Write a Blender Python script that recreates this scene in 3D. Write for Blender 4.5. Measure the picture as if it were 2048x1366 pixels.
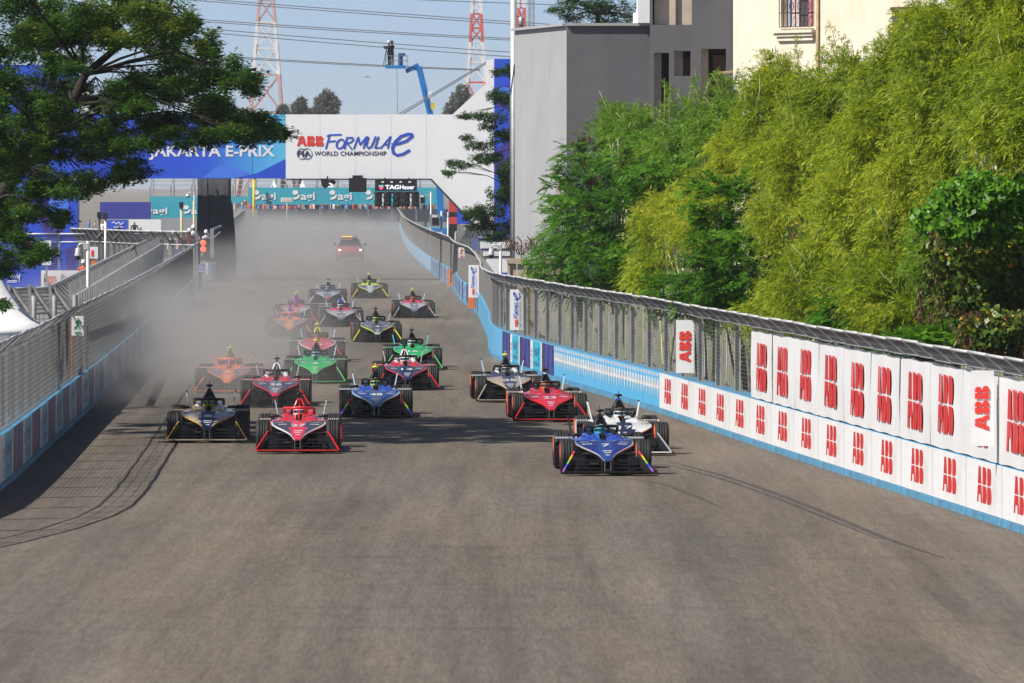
import bpy, bmesh, math, random
import numpy as np
from mathutils import Vector, Matrix

for _o in list(bpy.data.objects):
    bpy.data.objects.remove(_o)
SC = bpy.context.scene
COL = SC.collection
R = math.radians

# ------------------------------------------------------------------ camera, sky, sun, exposure
CAM_H = 5.4            # the photographer stands on a stand 5.4 m above the track
FPX = 14200.0          # focal length in photograph pixels (2048 wide): a 250 mm lens
HOR = 369.0            # horizon row in the photograph
cam_data = bpy.data.cameras.new('camera')
cam_data.sensor_width = 36.0
cam_data.lens = FPX / 2048.0 * 36.0
cam_data.clip_start = 1.0
cam_data.clip_end = 20000.0
cam = bpy.data.objects.new('camera', cam_data)
COL.objects.link(cam)
cam.location = (0, 0, CAM_H)
cam.rotation_euler = (R(90) - math.atan((683 - HOR) / FPX), 0, 0)
SC.camera = cam

SUN_EL, SUN_AZ = 46.0, 30.0     # sun stands to the left, a little behind the camera
sdir = Vector((-math.cos(R(SUN_AZ)) * math.cos(R(SUN_EL)), -math.sin(R(SUN_AZ)) * math.cos(R(SUN_EL)), math.sin(R(SUN_EL))))
sun_data = bpy.data.lights.new('sun', 'SUN')
sun_data.energy = 4.8
sun_data.angle = R(0.53)
sun_data.color = (1.0, 0.95, 0.87)
sun = bpy.data.objects.new('sun', sun_data)
COL.objects.link(sun)
sun.rotation_euler = sdir.to_track_quat('Z', 'Y').to_euler()
sun.location = (-60, -20, 90)

world = bpy.data.worlds.new('World')
SC.world = world
world.use_nodes = True
_nt = world.node_tree
_nt.nodes.clear()
_sky = _nt.nodes.new('ShaderNodeTexSky')
_sky.sky_type = 'NISHITA'
_sky.sun_disc = False
_sky.sun_elevation = R(SUN_EL)
_sky.sun_rotation = math.atan2(sdir.x, sdir.y)
_sky.altitude = 0
_sky.air_density = 0.34
_sky.dust_density = 0.58
_sky.ozone_density = 1.4
_bg = _nt.nodes.new('ShaderNodeBackground')
_bg.inputs['Strength'].default_value = 0.11
_wo = _nt.nodes.new('ShaderNodeOutputWorld')
_nt.links.new(_sky.outputs[0], _bg.inputs[0])
_nt.links.new(_bg.outputs[0], _wo.inputs[0])

SC.view_settings.view_transform = 'Standard'
SC.view_settings.look = 'None'
SC.view_settings.exposure = 0.32
SC.view_settings.gamma = 1.0
SC.view_settings.use_curve_mapping = False
SC.render.engine = 'CYCLES'
SC.cycles.use_denoising = True
SC.cycles.max_bounces = 6
SC.cycles.diffuse_bounces = 3
SC.cycles.glossy_bounces = 2
SC.cycles.transmission_bounces = 2
SC.cycles.volume_bounces = 1
SC.cycles.transparent_max_bounces = 8
SC.cycles.caustics_reflective = False
SC.cycles.caustics_refractive = False

# ------------------------------------------------------------------ helpers
def at(px, py, Y):
    """the point at depth Y that stands on photograph pixel (px, py)"""
    return Vector(((px - 1024) * Y / FPX, Y, CAM_H - (py - HOR) * Y / FPX))

def ground(px, py):
    Y = FPX * CAM_H / (py - HOR)
    return Vector(((px - 1024) * Y / FPX, Y, 0.0))

class MB:
    """collects shapes and links them as one mesh object"""
    def __init__(self):
        self.v, self.f, self.m, self.s = [], [], [], []

    def add(self, vs, fs, mi=0, smooth=False):
        b = len(self.v)
        self.v.extend(tuple(p) for p in vs)
        for q in fs:
            self.f.append(tuple(i + b for i in q)); self.m.append(mi); self.s.append(smooth)
        return self

    def box(self, c, s, mi=0, M=None):
        x, y, z = s[0] / 2, s[1] / 2, s[2] / 2
        vs = [Vector((sx * x, sy * y, sz * z)) for sx in (-1, 1) for sy in (-1, 1) for sz in (-1, 1)]
        if M is not None:
            vs = [M @ p for p in vs]
        c = Vector(c)
        return self.add([p + c for p in vs], [(0, 1, 3, 2), (4, 6, 7, 5), (0, 4, 5, 1), (2, 3, 7, 6), (0, 2, 6, 4), (1, 5, 7, 3)], mi)

    def span(self, x0, x1, y0, y1, z0, z1, mi=0):
        return self.box(((x0 + x1) / 2, (y0 + y1) / 2, (z0 + z1) / 2), (x1 - x0, y1 - y0, z1 - z0), mi)

    def bar(self, p, q, w, h=None, mi=0, up=(0, 0, 1)):
        p, q = Vector(p), Vector(q)
        h = w if h is None else h
        d = (q - p).normalized()
        u = Vector(up)
        if abs(d.dot(u)) > 0.98:
            u = Vector((0, 1, 0)) if abs(d.y) < 0.9 else Vector((1, 0, 0))
        a = d.cross(u).normalized() * (w / 2)
        b = a.cross(d).normalized() * (h / 2)
        vs = [o + e for o in (p, q) for e in (-a - b, a - b, a + b, -a + b)]
        return self.add(vs, [(0, 1, 2, 3)[::-1], (4, 5, 6, 7), (0, 1, 5, 4), (1, 2, 6, 5), (2, 3, 7, 6), (3, 0, 4, 7)], mi)

    def tube(self, pts, r, n=6, mi=0, cap=True, smooth=True):
        pts = [Vector(p) for p in pts]
        rs = list(r) if hasattr(r, '__len__') else [r] * len(pts)
        ref = None
        vs, fs = [], []
        for i, p in enumerate(pts):
            d = (pts[min(i + 1, len(pts) - 1)] - pts[max(i - 1, 0)]).normalized()
            if ref is None:
                ref = Vector((0, 0, 1)) if abs(d.z) < 0.9 else Vector((1, 0, 0))
            a = d.cross(ref).normalized()
            b = a.cross(d).normalized()
            ref = b
            for k in range(n):
                t = 2 * math.pi * k / n
                vs.append(p + (a * math.cos(t) + b * math.sin(t)) * rs[i])
        for i in range(len(pts) - 1):
            for k in range(n):
                k2 = (k + 1) % n
                fs.append((i * n + k, i * n + k2, (i + 1) * n + k2, (i + 1) * n + k))
        if cap:
            fs.append(tuple(range(n))[::-1]); fs.append(tuple((len(pts) - 1) * n + k for k in range(n)))
        return self.add(vs, fs, mi, smooth)

    def loft(self, rings, mi=0, smooth=True, cap=True, closed=True):
        n = len(rings[0])
        vs = [p for r_ in rings for p in r_]
        fs = []
        for i in range(len(rings) - 1):
            for k in range(n if closed else n - 1):
                k2 = (k + 1) % n
                fs.append((i * n + k, i * n + k2, (i + 1) * n + k2, (i + 1) * n + k))
        if cap and closed:
            fs.append(tuple(range(n))[::-1]); fs.append(tuple((len(rings) - 1) * n + k for k in range(n)))
        return self.add(vs, fs, mi, smooth)

    def lathe(self, prof, n=24, axis='X', mi=0, c=(0, 0, 0), smooth=True):
        """prof: (along, radius)"""
        c = Vector(c)
        rings = []
        for (a, r) in prof:
            ring = []
            for k in range(n):
                t = 2 * math.pi * k / n
                u, w = r * math.cos(t), r * math.sin(t)
                ring.append(c + (Vector((a, u, w)) if axis == 'X' else Vector((u, a, w)) if axis == 'Y' else Vector((u, w, a))))
            rings.append(ring)
        return self.loft(rings, mi, smooth, cap=True)

    def poly(self, pts, mi=0):
        return self.add(pts, [tuple(range(len(pts)))], mi)

    def prism(self, pts, d, mi=0):
        """extrude the flat 3-D outline pts by vector d"""
        d = Vector(d); n = len(pts)
        pts = [Vector(p) for p in pts]
        fs = [tuple(range(n)), tuple(range(2 * n - 1, n - 1, -1))]
        for k in range(n):
            k2 = (k + 1) % n
            fs.append((k2, k, k + n, k2 + n))
        return self.add(pts + [p + d for p in pts], fs, mi)

    def mesh(self, name, mats=()):
        me = bpy.data.meshes.new(name)
        me.from_pydata(self.v, [], self.f)
        for m in mats:
            me.materials.append(m)
        if self.f:
            me.polygons.foreach_set('material_index', self.m)
            me.polygons.foreach_set('use_smooth', self.s)
        me.update()
        return me

    def build(self, name, mats, parent=None, loc=None):
        if not isinstance(mats, (list, tuple)):
            mats = [mats]
        return obj(name, self.mesh(name, mats), parent, loc)

def obj(name, data, parent=None, loc=None, rz=None, M=None):
    o = bpy.data.objects.new(name, data)
    COL.objects.link(o)
    if parent is not None:
        o.parent = parent
    if loc is not None:
        o.location = loc
    if rz is not None:
        o.rotation_euler = (0, 0, rz)
    if M is not None:
        o.matrix_local = M
    return o

def tag(o, label=None, cat=None, group=None, kind=None):
    for k, v in (('label', label), ('category', cat), ('group', group), ('kind', kind)):
        if v:
            o[k] = v
    return o

def empty(name, label, cat, loc=(0, 0, 0), rz=0.0, group=None):
    o = bpy.data.objects.new(name, None)
    COL.objects.link(o)
    o.location = loc
    o.rotation_euler = (0, 0, rz)
    return tag(o, label, cat, group)

def frame(o, x, y, z):
    """matrix with origin o and axes x, y, z"""
    x, y, z = Vector(x).normalized(), Vector(y).normalized(), Vector(z).normalized()
    return Matrix(((x.x, y.x, z.x, o[0]), (x.y, y.y, z.y, o[1]), (x.z, y.z, z.z, o[2]), (0, 0, 0, 1)))

# ------------------------------------------------------------------ materials
MATS = {}
def mat(name, col, rough=0.6, metal=0.0, var=0.12, scale=3.0, streak=0.0, spec=0.5, coat=0.0, emit=None, estr=0.0, bump=0.0, bscale=40.0, dirt=None, dirt_amt=0.0):
    """procedural: the colour is varied by two octaves of noise, optional grime colour and relief"""
    if name in MATS:
        return MATS[name]
    m = bpy.data.materials.new(name)
    m.use_nodes = True
    nt = m.node_tree
    N, L = nt.nodes, nt.links
    b = N['Principled BSDF']
    b.inputs['Roughness'].default_value = rough
    b.inputs['Metallic'].default_value = metal
    b.inputs['Specular IOR Level'].default_value = spec
    b.inputs['Coat Weight'].default_value = coat
    b.inputs['Coat Roughness'].default_value = 0.08
    if var > 0 or dirt is not None:
        tc = N.new('ShaderNodeTexCoord')
        nz = N.new('ShaderNodeTexNoise')
        nz.inputs['Scale'].default_value = scale
        nz.inputs['Detail'].default_value = 5
        nz.inputs['Roughness'].default_value = 0.62
        L.new(tc.outputs['Object'], nz.inputs['Vector'])
        mr = N.new('ShaderNodeMapRange')
        mr.inputs['From Min'].default_value = 0.3
        mr.inputs['From Max'].default_value = 0.7
        mr.inputs['To Min'].default_value = 1 - var
        mr.inputs['To Max'].default_value = 1 + var
        L.new(nz.outputs['Fac'], mr.inputs['Value'])
        mx = N.new('ShaderNodeVectorMath'); mx.operation = 'SCALE'
        mx.inputs[0].default_value = col
        L.new(mr.outputs['Result'], mx.inputs['Scale'])
        out = mx.outputs[0]
        if dirt is not None:
            n2 = N.new('ShaderNodeTexNoise'); n2.inputs['Scale'].default_value = scale * 0.45; n2.inputs['Detail'].default_value = 8
            n2.inputs['Roughness'].default_value = 0.7
            L.new(tc.outputs['Object'], n2.inputs['Vector'])
            r2 = N.new('ShaderNodeMapRange'); r2.inputs['From Min'].default_value = 0.45; r2.inputs['From Max'].default_value = 0.72
            r2.inputs['To Max'].default_value = dirt_amt
            L.new(n2.outputs['Fac'], r2.inputs['Value'])
            mm = N.new('ShaderNodeMixRGB'); mm.inputs[2].default_value = (*dirt, 1)
            L.new(r2.outputs['Result'], mm.inputs[0]); L.new(out, mm.inputs[1])
            out = mm.outputs[0]
        if streak > 0:      # rain streaks running down the wall
            mp = N.new('ShaderNodeMapping'); mp.inputs['Scale'].default_value = (2.2, 2.2, .12); L.new(tc.outputs['Object'], mp.inputs['Vector'])
            n3 = N.new('ShaderNodeTexNoise'); n3.inputs['Scale'].default_value = 1.0; n3.inputs['Detail'].default_value = 6; n3.inputs['Roughness'].default_value = .65; L.new(mp.outputs[0], n3.inputs['Vector'])
            r3 = N.new('ShaderNodeMapRange'); r3.inputs['From Min'].default_value = .35; r3.inputs['From Max'].default_value = .68; r3.inputs['To Min'].default_value = 1 + streak * .4; r3.inputs['To Max'].default_value = 1 - streak
            L.new(n3.outputs['Fac'], r3.inputs['Value'])
            m3 = N.new('ShaderNodeVectorMath'); m3.operation = 'SCALE'; L.new(out, m3.inputs[0]); L.new(r3.outputs['Result'], m3.inputs['Scale']); out = m3.outputs[0]
        L.new(out, b.inputs['Base Color'])
    else:
        b.inputs['Base Color'].default_value = (*col, 1)
    if bump > 0:
        tc = N.new('ShaderNodeTexCoord')
        nb = N.new('ShaderNodeTexNoise'); nb.inputs['Scale'].default_value = bscale; nb.inputs['Detail'].default_value = 4
        L.new(tc.outputs['Object'], nb.inputs['Vector'])
        bp = N.new('ShaderNodeBump'); bp.inputs['Strength'].default_value = bump; bp.inputs['Distance'].default_value = 0.02
        L.new(nb.outputs['Fac'], bp.inputs['Height']); L.new(bp.outputs[0], b.inputs['Normal'])
    if emit is not None:
        b.inputs['Emission Color'].default_value = (*emit, 1)
        b.inputs['Emission Strength'].default_value = estr
    MATS[name] = m
    return m

# ------------------------------------------------------------------ paths
class Path:
    def __init__(self, pts, step=1.0):
        P = [Vector((p[0], p[1], 0)) for p in pts]
        out = []
        for i in range(len(P) - 1):
            p0, p1, p2, p3 = P[max(i - 1, 0)], P[i], P[i + 1], P[min(i + 2, len(P) - 1)]
            n = max(2, int((p2 - p1).length / step))
            # centripetal-like tangents, scaled by chord so unequal spacing does not overshoot
            def tan(a, b, c):
                l1, l2 = (b - a).length or 1, (c - b).length or 1
                return ((b - a) / l1 * l2 + (c - b) / l2 * l1) / (l1 + l2)
            l = (p2 - p1).length
            t1 = tan(p0, p1, p2) * l if i > 0 else (p2 - p1)
            t2 = tan(p1, p2, p3) * l if i < len(P) - 2 else (p2 - p1)
            for k in range(n):
                t = k / n
                h1, h2, h3, h4 = 2*t**3-3*t**2+1, t**3-2*t**2+t, -2*t**3+3*t**2, t**3-t**2
                out.append(p1 * h1 + t1 * h2 + p2 * h3 + t2 * h4)
        out.append(P[-1])
        self.p = out
        self.s = [0.0]
        for a, b in zip(out, out[1:]):
            self.s.append(self.s[-1] + (b - a).length)
        self.L = self.s[-1]

    def pos(self, s):
        s = min(max(s, 0.0), self.L)
        i = int(np.searchsorted(self.s, s, side='right')) - 1
        i = min(max(i, 0), len(self.p) - 2)
        t = (s - self.s[i]) / (self.s[i + 1] - self.s[i])
        return self.p[i].lerp(self.p[i + 1], t)

    def tan(self, s):
        return (self.pos(s + 0.5) - self.pos(s - 0.5)).normalized()

    def s_at_y(self, Y):
        ys = [p.y for p in self.p]
        return float(np.interp(Y, ys, self.s))

    def x_at_y(self, Y):
        return float(np.interp(Y, [p.y for p in self.p], [p.x for p in self.p]))

# ------------------------------------------------------------------ lettering (flat print)
def abb_polys():
    """three block letters cut by one level and several upright slits; height 1, width 2.6"""
    P = []
    for s in (0, 1):
        f = (lambda q: [(0.95 - x, y) for x, y in q][::-1]) if s else (lambda q: q)
        P.append(f([(0.16, .518), (.455, .518), (.455, 1), (.29, 1)]))
        P.append(f([(0, 0), (.25, 0), (.32, .22), (.455, .22), (.455, .482), (.148, .482)]))
    for x0 in (1.0, 1.84):
        P.append([(x0, .518), (x0 + .33, .518), (x0 + .33, 1), (x0, 1)])
        P.append([(x0, 0), (x0 + .33, 0), (x0 + .33, .482), (x0, .482)])
        up = [(x0 + .37, .518)] + [(x0 + .50 + .20 * math.cos(t), .759 + .241 * math.sin(t)) for t in np.linspace(-math.pi / 2, math.pi / 2, 9)] + [(x0 + .37, 1)]
        lo = [(x0 + .37, 0)] + [(x0 + .52 + .235 * math.cos(t), .241 + .241 * math.sin(t)) for t in np.linspace(-math.pi / 2, math.pi / 2, 9)] + [(x0 + .37, .482)]
        P += [up, lo]
    return P

def stroke(pts, w):
    """a pen stroke as quads with bevelled joints"""
    out = []
    for i, (a, b) in enumerate(zip(pts, pts[1:])):
        a, b = Vector((*a, 0)), Vector((*b, 0))
        d = (b - a)
        if d.length < 1e-6: continue
        d = d.normalized(); n = Vector((-d.y, d.x, 0)) * w / 2; e = d * w * 0.28
        out.append([tuple((p.x, p.y)) for p in (a - e - n, b + e - n, b + e + n, a - e + n)])
    return out

def script_polys(w=0.11):
    """the slanted hand-drawn word FORMULA with the big looped e; height about 1, width about 6"""
    def arc(cx, cy, rx, ry, a0, a1, n=14):
        return [(cx + rx * math.cos(R(a)), cy + ry * math.sin(R(a))) for a in np.linspace(a0, a1, n)]
    L = [
        (0.0, [[(0, -.05), (.05, 1.0)], [(-.12, .93), (.05, 1.02), (.85, 1.05)], [(.03, .5), (.55, .55)]]),
        (.68, [arc(.28, .32, .27, .36, 60, 420, 18)]),
        (1.32, [[(0, -.05), (.0, .8)], [(0, .8), (.38, .82), (.5, .64), (.36, .44), (.02, .36)], [(.12, .36), (.55, -.1)]]),
        (2.0, [[(0, -.05), (.12, .85), (.38, .25), (.72, .9), (.68, -.02)]]),
        (2.85, [[(0, .85), (-.02, .2), (.16, -.02), (.36, .12), (.5, .9)]]),
        (3.5, [[(.05, .88), (0, .0), (.45, .02)]]),
        (3.92, [[(0, .0), (.5, .9), (.5, -.02)], [(.12, .25), (.5, .3)]]),
    ]
    P = []
    for x0, strokes in L:
        for s in strokes:
            P += stroke([(x0 + x + .22 * y, y) for x, y in s], w)
    e = [(4.75, .28), (5.2, .34), (5.75, .56), (6.15, .92), (6.12, 1.08), (5.85, 1.1), (5.35, .92), (4.95, .5), (4.75, .05), (4.82, -.4), (5.1, -.58), (5.5, -.48), (5.95, -.18)]
    P += stroke(e, w * 1.75)
    return P

def print2d(polys, name, material, O, ux, uy, scale=1.0, parent=None, sx=None):
    """flat printed shapes: 2-D polygons laid on the plane O + ux*x + uy*y"""
    ux, uy, O = Vector(ux), Vector(uy), Vector(O)
    sx = scale if sx is None else sx
    mb = MB(); nn = ux.cross(uy).normalized()
    for i, q in enumerate(polys):
        mb.poly([O + ux * (x * sx) + uy * (y * scale) + nn * (.0012 * (i % 12)) for x, y in q])
    return mb.build(name, material, parent)

_TXT = {}
def text_mesh(s, material, bold=0.0, spacing=1.0):
    key = (s, material.name, bold, spacing)
    if key in _TXT:
        return _TXT[key]
    cu = bpy.data.curves.new('lettering', 'FONT')
    cu.body = s
    cu.size = 1.0
    cu.offset = bold
    cu.space_character = spacing
    cu.resolution_u = 3
    o = bpy.data.objects.new('lettering', cu)
    COL.objects.link(o)
    dg = bpy.context.evaluated_depsgraph_get()
    me = bpy.data.meshes.new_from_object(o.evaluated_get(dg))
    bpy.data.objects.remove(o)
    bpy.data.curves.remove(cu)
    me.materials.clear()
    me.materials.append(material)
    xs = [v.co.x for v in me.vertices]; ys = [v.co.y for v in me.vertices]
    x0, x1, y0, y1 = min(xs), max(xs), min(ys), max(ys)
    for v in me.vertices:           # unit: height of the word = 1, origin at its lower left corner
        v.co.x = (v.co.x - x0) / (y1 - y0); v.co.y = (v.co.y - y0) / (y1 - y0)
    _TXT[key] = (me, (x1 - x0) / (y1 - y0))
    return _TXT[key]

def text(s, material, O, ux, uy, h, w=None, parent=None, name='lettering', bold=0.0, spacing=1.0):
    """a word with lower left corner O, height h and (optional) width w"""
    me, asp = text_mesh(s, material, bold, spacing)
    sx = h if w is None else w / asp
    ux, uy = Vector(ux).normalized(), Vector(uy).normalized()
    n = ux.cross(uy)
    M = frame(O, ux, uy, n) @ Matrix.Diagonal((sx, h, 1, 1))
    return obj(name, me, parent, M=M)

def leaf_mesh(name, base, tip, side, width, tint, material, bend=None):
    """many diamond leaves at once; base, tip: (n,3), side: (n,3) unit, width: (n,)"""
    n = len(base)
    mid = base * 0.55 + tip * 0.45
    if bend is not None:
        mid = mid + bend
    w = side * (width[:, None] / 2)
    V = np.stack([base, mid - w, tip, mid + w], axis=1).reshape(-1, 3).astype(np.float32)
    me = bpy.data.meshes.new(name)
    me.vertices.add(4 * n)
    me.vertices.foreach_set('co', V.ravel())
    me.loops.add(4 * n)
    me.loops.foreach_set('vertex_index', np.arange(4 * n, dtype=np.int32))
    me.polygons.add(n)
    me.polygons.foreach_set('loop_start', np.arange(0, 4 * n, 4, dtype=np.int32))
    me.polygons.foreach_set('loop_total', np.full(n, 4, dtype=np.int32))
    a = me.attributes.new('tint', 'FLOAT', 'POINT')
    a.data.foreach_set('value', np.repeat(tint, 4).astype(np.float32))
    me.materials.append(material)
    me.update(calc_edges=True)
    return me

def leaf_mat(name, ramp, rough=0.5, trans=0.25):
    """leaf colour picked leaf by leaf along a ramp; thin leaves let some light through"""
    if name in MATS:
        return MATS[name]
    m = bpy.data.materials.new(name); m.use_nodes = True
    nt = m.node_tree; N, L = nt.nodes, nt.links
    b = N['Principled BSDF']; out = N['Material Output']
    at_ = N.new('ShaderNodeAttribute'); at_.attribute_name = 'tint'
    cr = N.new('ShaderNodeValToRGB')
    els = cr.color_ramp.elements
    while len(els) < len(ramp): els.new(0.5)
    for e, (p, c) in zip(els, ramp):
        e.position = p; e.color = (*c, 1)
    L.new(at_.outputs['Fac'], cr.inputs[0])
    L.new(cr.outputs[0], b.inputs['Base Color'])
    b.inputs['Roughness'].default_value = rough
    b.inputs['Specular IOR Level'].default_value = 0.35
    t = N.new('ShaderNodeBsdfTranslucent'); L.new(cr.outputs[0], t.inputs[0])
    mx = N.new('ShaderNodeMixShader'); mx.inputs[0].default_value = trans
    L.new(b.outputs[0], mx.inputs[1]); L.new(t.outputs[0], mx.inputs[2]); L.new(mx.outputs[0], out.inputs['Surface'])
    MATS[name] = m
    return m
# ------------------------------------------------------------------ ground and track
WALL_R = Path([(9.6, 88), (7.9, 110), (4.95, 148), (3.4, 169), (1.3, 194), (-0.40, 218), (-0.85, 250), (-1.3, 286), (-1.62, 305), (-2.35, 329), (-3.0, 366), (-4.35, 412), (-7.5, 536), (-13.2, 830)])
WALL_L = Path([(-12.2, 94), (-10.2, 104), (-9.2, 112), (-8.93, 118), (-9.02, 124.5), (-9.28, 136), (-9.57, 147), (-10.35, 178), (-12.4, 250), (-15.0, 336)])
WALL_L2 = Path([(-16.55, 395), (-20.2, 500), (-31.2, 832)])

def asphalt():
    m = bpy.data.materials.new('asphalt'); m.use_nodes = True
    nt = m.node_tree; N, L = nt.nodes, nt.links
    b = N['Principled BSDF']; b.inputs['Roughness'].default_value = 0.82; b.inputs['Specular IOR Level'].default_value = 0.3
    g = N.new('ShaderNodeNewGeometry')
    def noise(scale, vec, detail=5, rough=0.6):
        mp = N.new('ShaderNodeMapping'); mp.inputs['Scale'].default_value = vec
        mp.inputs['Rotation'].default_value = (0, 0, R(2.5))
        L.new(g.outputs['Position'], mp.inputs['Vector'])
        n = N.new('ShaderNodeTexNoise'); n.inputs['Scale'].default_value = scale; n.inputs['Detail'].default_value = detail; n.inputs['Roughness'].default_value = rough
        L.new(mp.outputs[0], n.inputs['Vector'])
        return n.outputs['Fac']
    def rng(v, a, b_, lo, hi):
        r_ = N.new('ShaderNodeMapRange'); r_.inputs['From Min'].default_value = a; r_.inputs['From Max'].default_value = b_
        r_.inputs['To Min'].default_value = lo; r_.inputs['To Max'].default_value = hi
        L.new(v, r_.inputs['Value']); return r_.outputs['Result']
    def mul(a, b_):
        n = N.new('ShaderNodeMath'); n.operation = 'MULTIPLY'; L.new(a, n.inputs[0]); L.new(b_, n.inputs[1]); return n.outputs[0]
    f = rng(noise(0.9, (1, 0.035, 1)), 0.34, 0.66, 0.84, 1.15)            # long streaks laid by the paver and by tyres
    f = mul(f, rng(noise(0.22, (1, 0.14, 1), 4), 0.3, 0.7, 0.80, 1.18))  # broad patches
    f = mul(f, rng(noise(3.2, (1, 0.022, 1), 3), 0.36, 0.64, 0.90, 1.08))   # narrow tyre streaks
    f = mul(f, rng(noise(9.0, (1, 0.06, 1), 4, 0.75), 0.36, 0.64, 0.88, 1.11))  # coarse aggregate
    f = mul(f, rng(noise(22.0, (1, 0.05, 1), 3, 0.8), 0.38, 0.62, 0.85, 1.15))  # fine aggregate
    f = mul(f, rng(noise(0.5, (0.35, 1.2, 1), 6, 0.7), 0.56, 0.66, 1.0, 0.86))  # worn darker bands across the road
    f = mul(f, rng(noise(1.5, (1, 0.02, 1), 2, 0.4), 0.62, 0.70, 1.0, 0.80))  # rubbered lines
    tint = N.new('ShaderNodeValToRGB')
    tint.color_ramp.elements[0].color = (0.124, 0.110, 0.092, 1); tint.color_ramp.elements[1].color = (0.155, 0.127, 0.094, 1)
    L.new(rng(noise(0.35, (1, 0.1, 1), 5), 0.35, 0.65, 0, 1), tint.inputs[0])
    sc = N.new('ShaderNodeVectorMath'); sc.operation = 'SCALE'
    L.new(tint.outputs[0], sc.inputs[0]); L.new(f, sc.inputs['Scale'])
    L.new(sc.outputs[0], b.inputs['Base Color'])
    return m

M_ASPH = asphalt()
M_EARTH = mat('dusty_ground', (0.19, 0.17, 0.14), 0.95, var=0.25, scale=0.3)
tag(MB().poly([(-4000, -200, -.02), (4000, -200, -.02), (4000, 9000, -.02), (-4000, 9000, -.02)]).build('ground', M_EARTH), kind='structure')
pl = [(p.x - .2, p.y, 0) for p in WALL_L.p] + [(p.x - .2, p.y, 0) for p in WALL_L2.p]
pr = [(p.x + .2, p.y, 0) for p in WALL_R.p]
tr = MB()
NP = 140
lx = np.interp(np.linspace(60, 836, NP), [p[1] for p in pl], [p[0] for p in pl]); rx = np.interp(np.linspace(60, 836, NP), [p[1] for p in pr], [p[0] for p in pr])
ys = np.linspace(60, 836, NP)
vs = []
for k in range(NP):
    vs += [(lx[k], ys[k], 0.0), (rx[k], ys[k], 0.0)]
tr.add(vs, [(2 * k, 2 * k + 1, 2 * k + 3, 2 * k + 2) for k in range(NP - 1)])
tag(tr.build('race_track', M_ASPH), kind='structure')
tag(MB().poly([(-60, 150, -.01), (-9, 150, -.01), (-15, 340, -.01), (-16, 396, -.01), (-60, 700, -.01)]).build('pit_lane', mat('pit_asphalt', (0.12, 0.115, 0.105), 0.9, var=0.2, scale=0.5)), kind='structure')

M_LINE = mat('road_paint', (0.34, 0.33, 0.31), 0.7, var=0.35, scale=1.5)
def line(px0, py0, px1, py1, w, n=12):
    a, b = ground(px0, py0), ground(px1, py1)
    mb = MB()
    d = (b - a).normalized(); s = Vector((-d.y, d.x, 0)) * w / 2
    z = Vector((0, 0, .004))
    mb.poly([a - s + z, b - s + z, b + s + z, a + s + z])
    tag(mb.build('painted_line', M_LINE), kind='structure')
line(640, 546.5, 872, 545, .7); line(470, 637, 700, 638.5, .4); line(800, 641, 946, 643, .35); line(428, 566, 575, 588, .18)

M_TYRE_MARK = mat('tyre_rubber_marks', (0.062, 0.056, 0.05), 0.85, var=0.4, scale=2.0)
def tyre_mark(pts, w):
    mb = MB(); P = [ground(*p) for p in pts]
    pp = Path([(p.x, p.y) for p in P][::-1], 1.0).p
    vs, fs = [], []
    for i, p in enumerate(pp):
        d = (pp[min(i + 1, len(pp) - 1)] - pp[max(i - 1, 0)]).normalized(); s = Vector((-d.y, d.x, 0)) * (w / 2) * min(1, .25 + min(i, len(pp) - 1 - i) / 8)
        vs += [p - s + Vector((0, 0, .004)), p + s + Vector((0, 0, .004))]
    fs = [(2 * i, 2 * i + 1, 2 * i + 3, 2 * i + 2) for i in range(len(pp) - 1)]
    tag(mb.add(vs, fs).build('tyre_mark', M_TYRE_MARK), kind='structure')
tyre_mark([(1345, 925), (1440, 950), (1545, 985), (1660, 1030), (1780, 1080), (1890, 1117)], .13)
tyre_mark([(1335, 930), (1425, 953), (1528, 987), (1640, 1031), (1755, 1078)], .09)
tyre_mark([(1225, 955), (1290, 962), (1370, 985), (1450, 1018)], .08)

# ------------------------------------------------------------------ barrier blocks with printed panels
M_BLUE = mat('barrier_blue_paint', (0.10, 0.36, 0.62), 0.55, var=0.12, scale=2, dirt=(.12, .11, .10), dirt_amt=.35)
M_FOOT = mat('barrier_foot_blue', (0.09, 0.30, 0.47), 0.6, var=0.25, scale=3, dirt=(.10, .08, .06), dirt_amt=.6)
M_WHITE = mat('white_print', (0.80, 0.80, 0.80), 0.45, streak=.06, var=0.05, scale=1.2, dirt=(.50, .47, .42), dirt_amt=.5)
M_RED = mat('red_print', (0.62, 0.028, 0.024), 0.45, var=0.08)
M_NAVY = mat('navy_print', (0.026, 0.03, 0.115), 0.45, var=0.1)
M_PURP = mat('purple_print', (0.045, 0.055, 0.30), 0.45, var=0.1)
M_CYAN = mat('cyan_print', (0.035, 0.42, 0.62), 0.45, var=0.08)
M_CYAND = mat('deep_cyan_print', (0.03, 0.20, 0.36), 0.45, var=0.1)
M_SKYB = mat('sky_blue_print', (0.09, 0.42, 0.72), 0.45, var=0.06)
M_PALEB = mat('pale_blue_print', (0.28, 0.48, 0.66), 0.5, var=0.06)
M_ORNG = mat('orange_paint', (0.80, 0.20, 0.035), 0.5, var=0.08)
M_SEAM = mat('panel_seam', (.5, .5, .5), .6, var=.1)
BL = 4.0
H_WALL = 0.96

_blk = MB().span(0, BL - .03, 0, .42, .11, H_WALL).mesh('block', [M_BLUE])
_ft = MB()
for k in range(4):
    _ft.span(k * 1.0 + .03, k * 1.0 + .95, -.03, .45, 0, .11)
_ft = _ft.mesh('block_foot', [M_FOOT])

def flat(mb, x0, x1, z0, z1, y, mi=0):
    mb.add([(x0, y, z0), (x1, y, z0), (x1, y, z1), (x0, y, z1)], [(0, 1, 2, 3)], mi)

def blob(mb, pts, y, mi):
    mb.poly([(x, y, z) for x, z in pts], mi)

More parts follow.
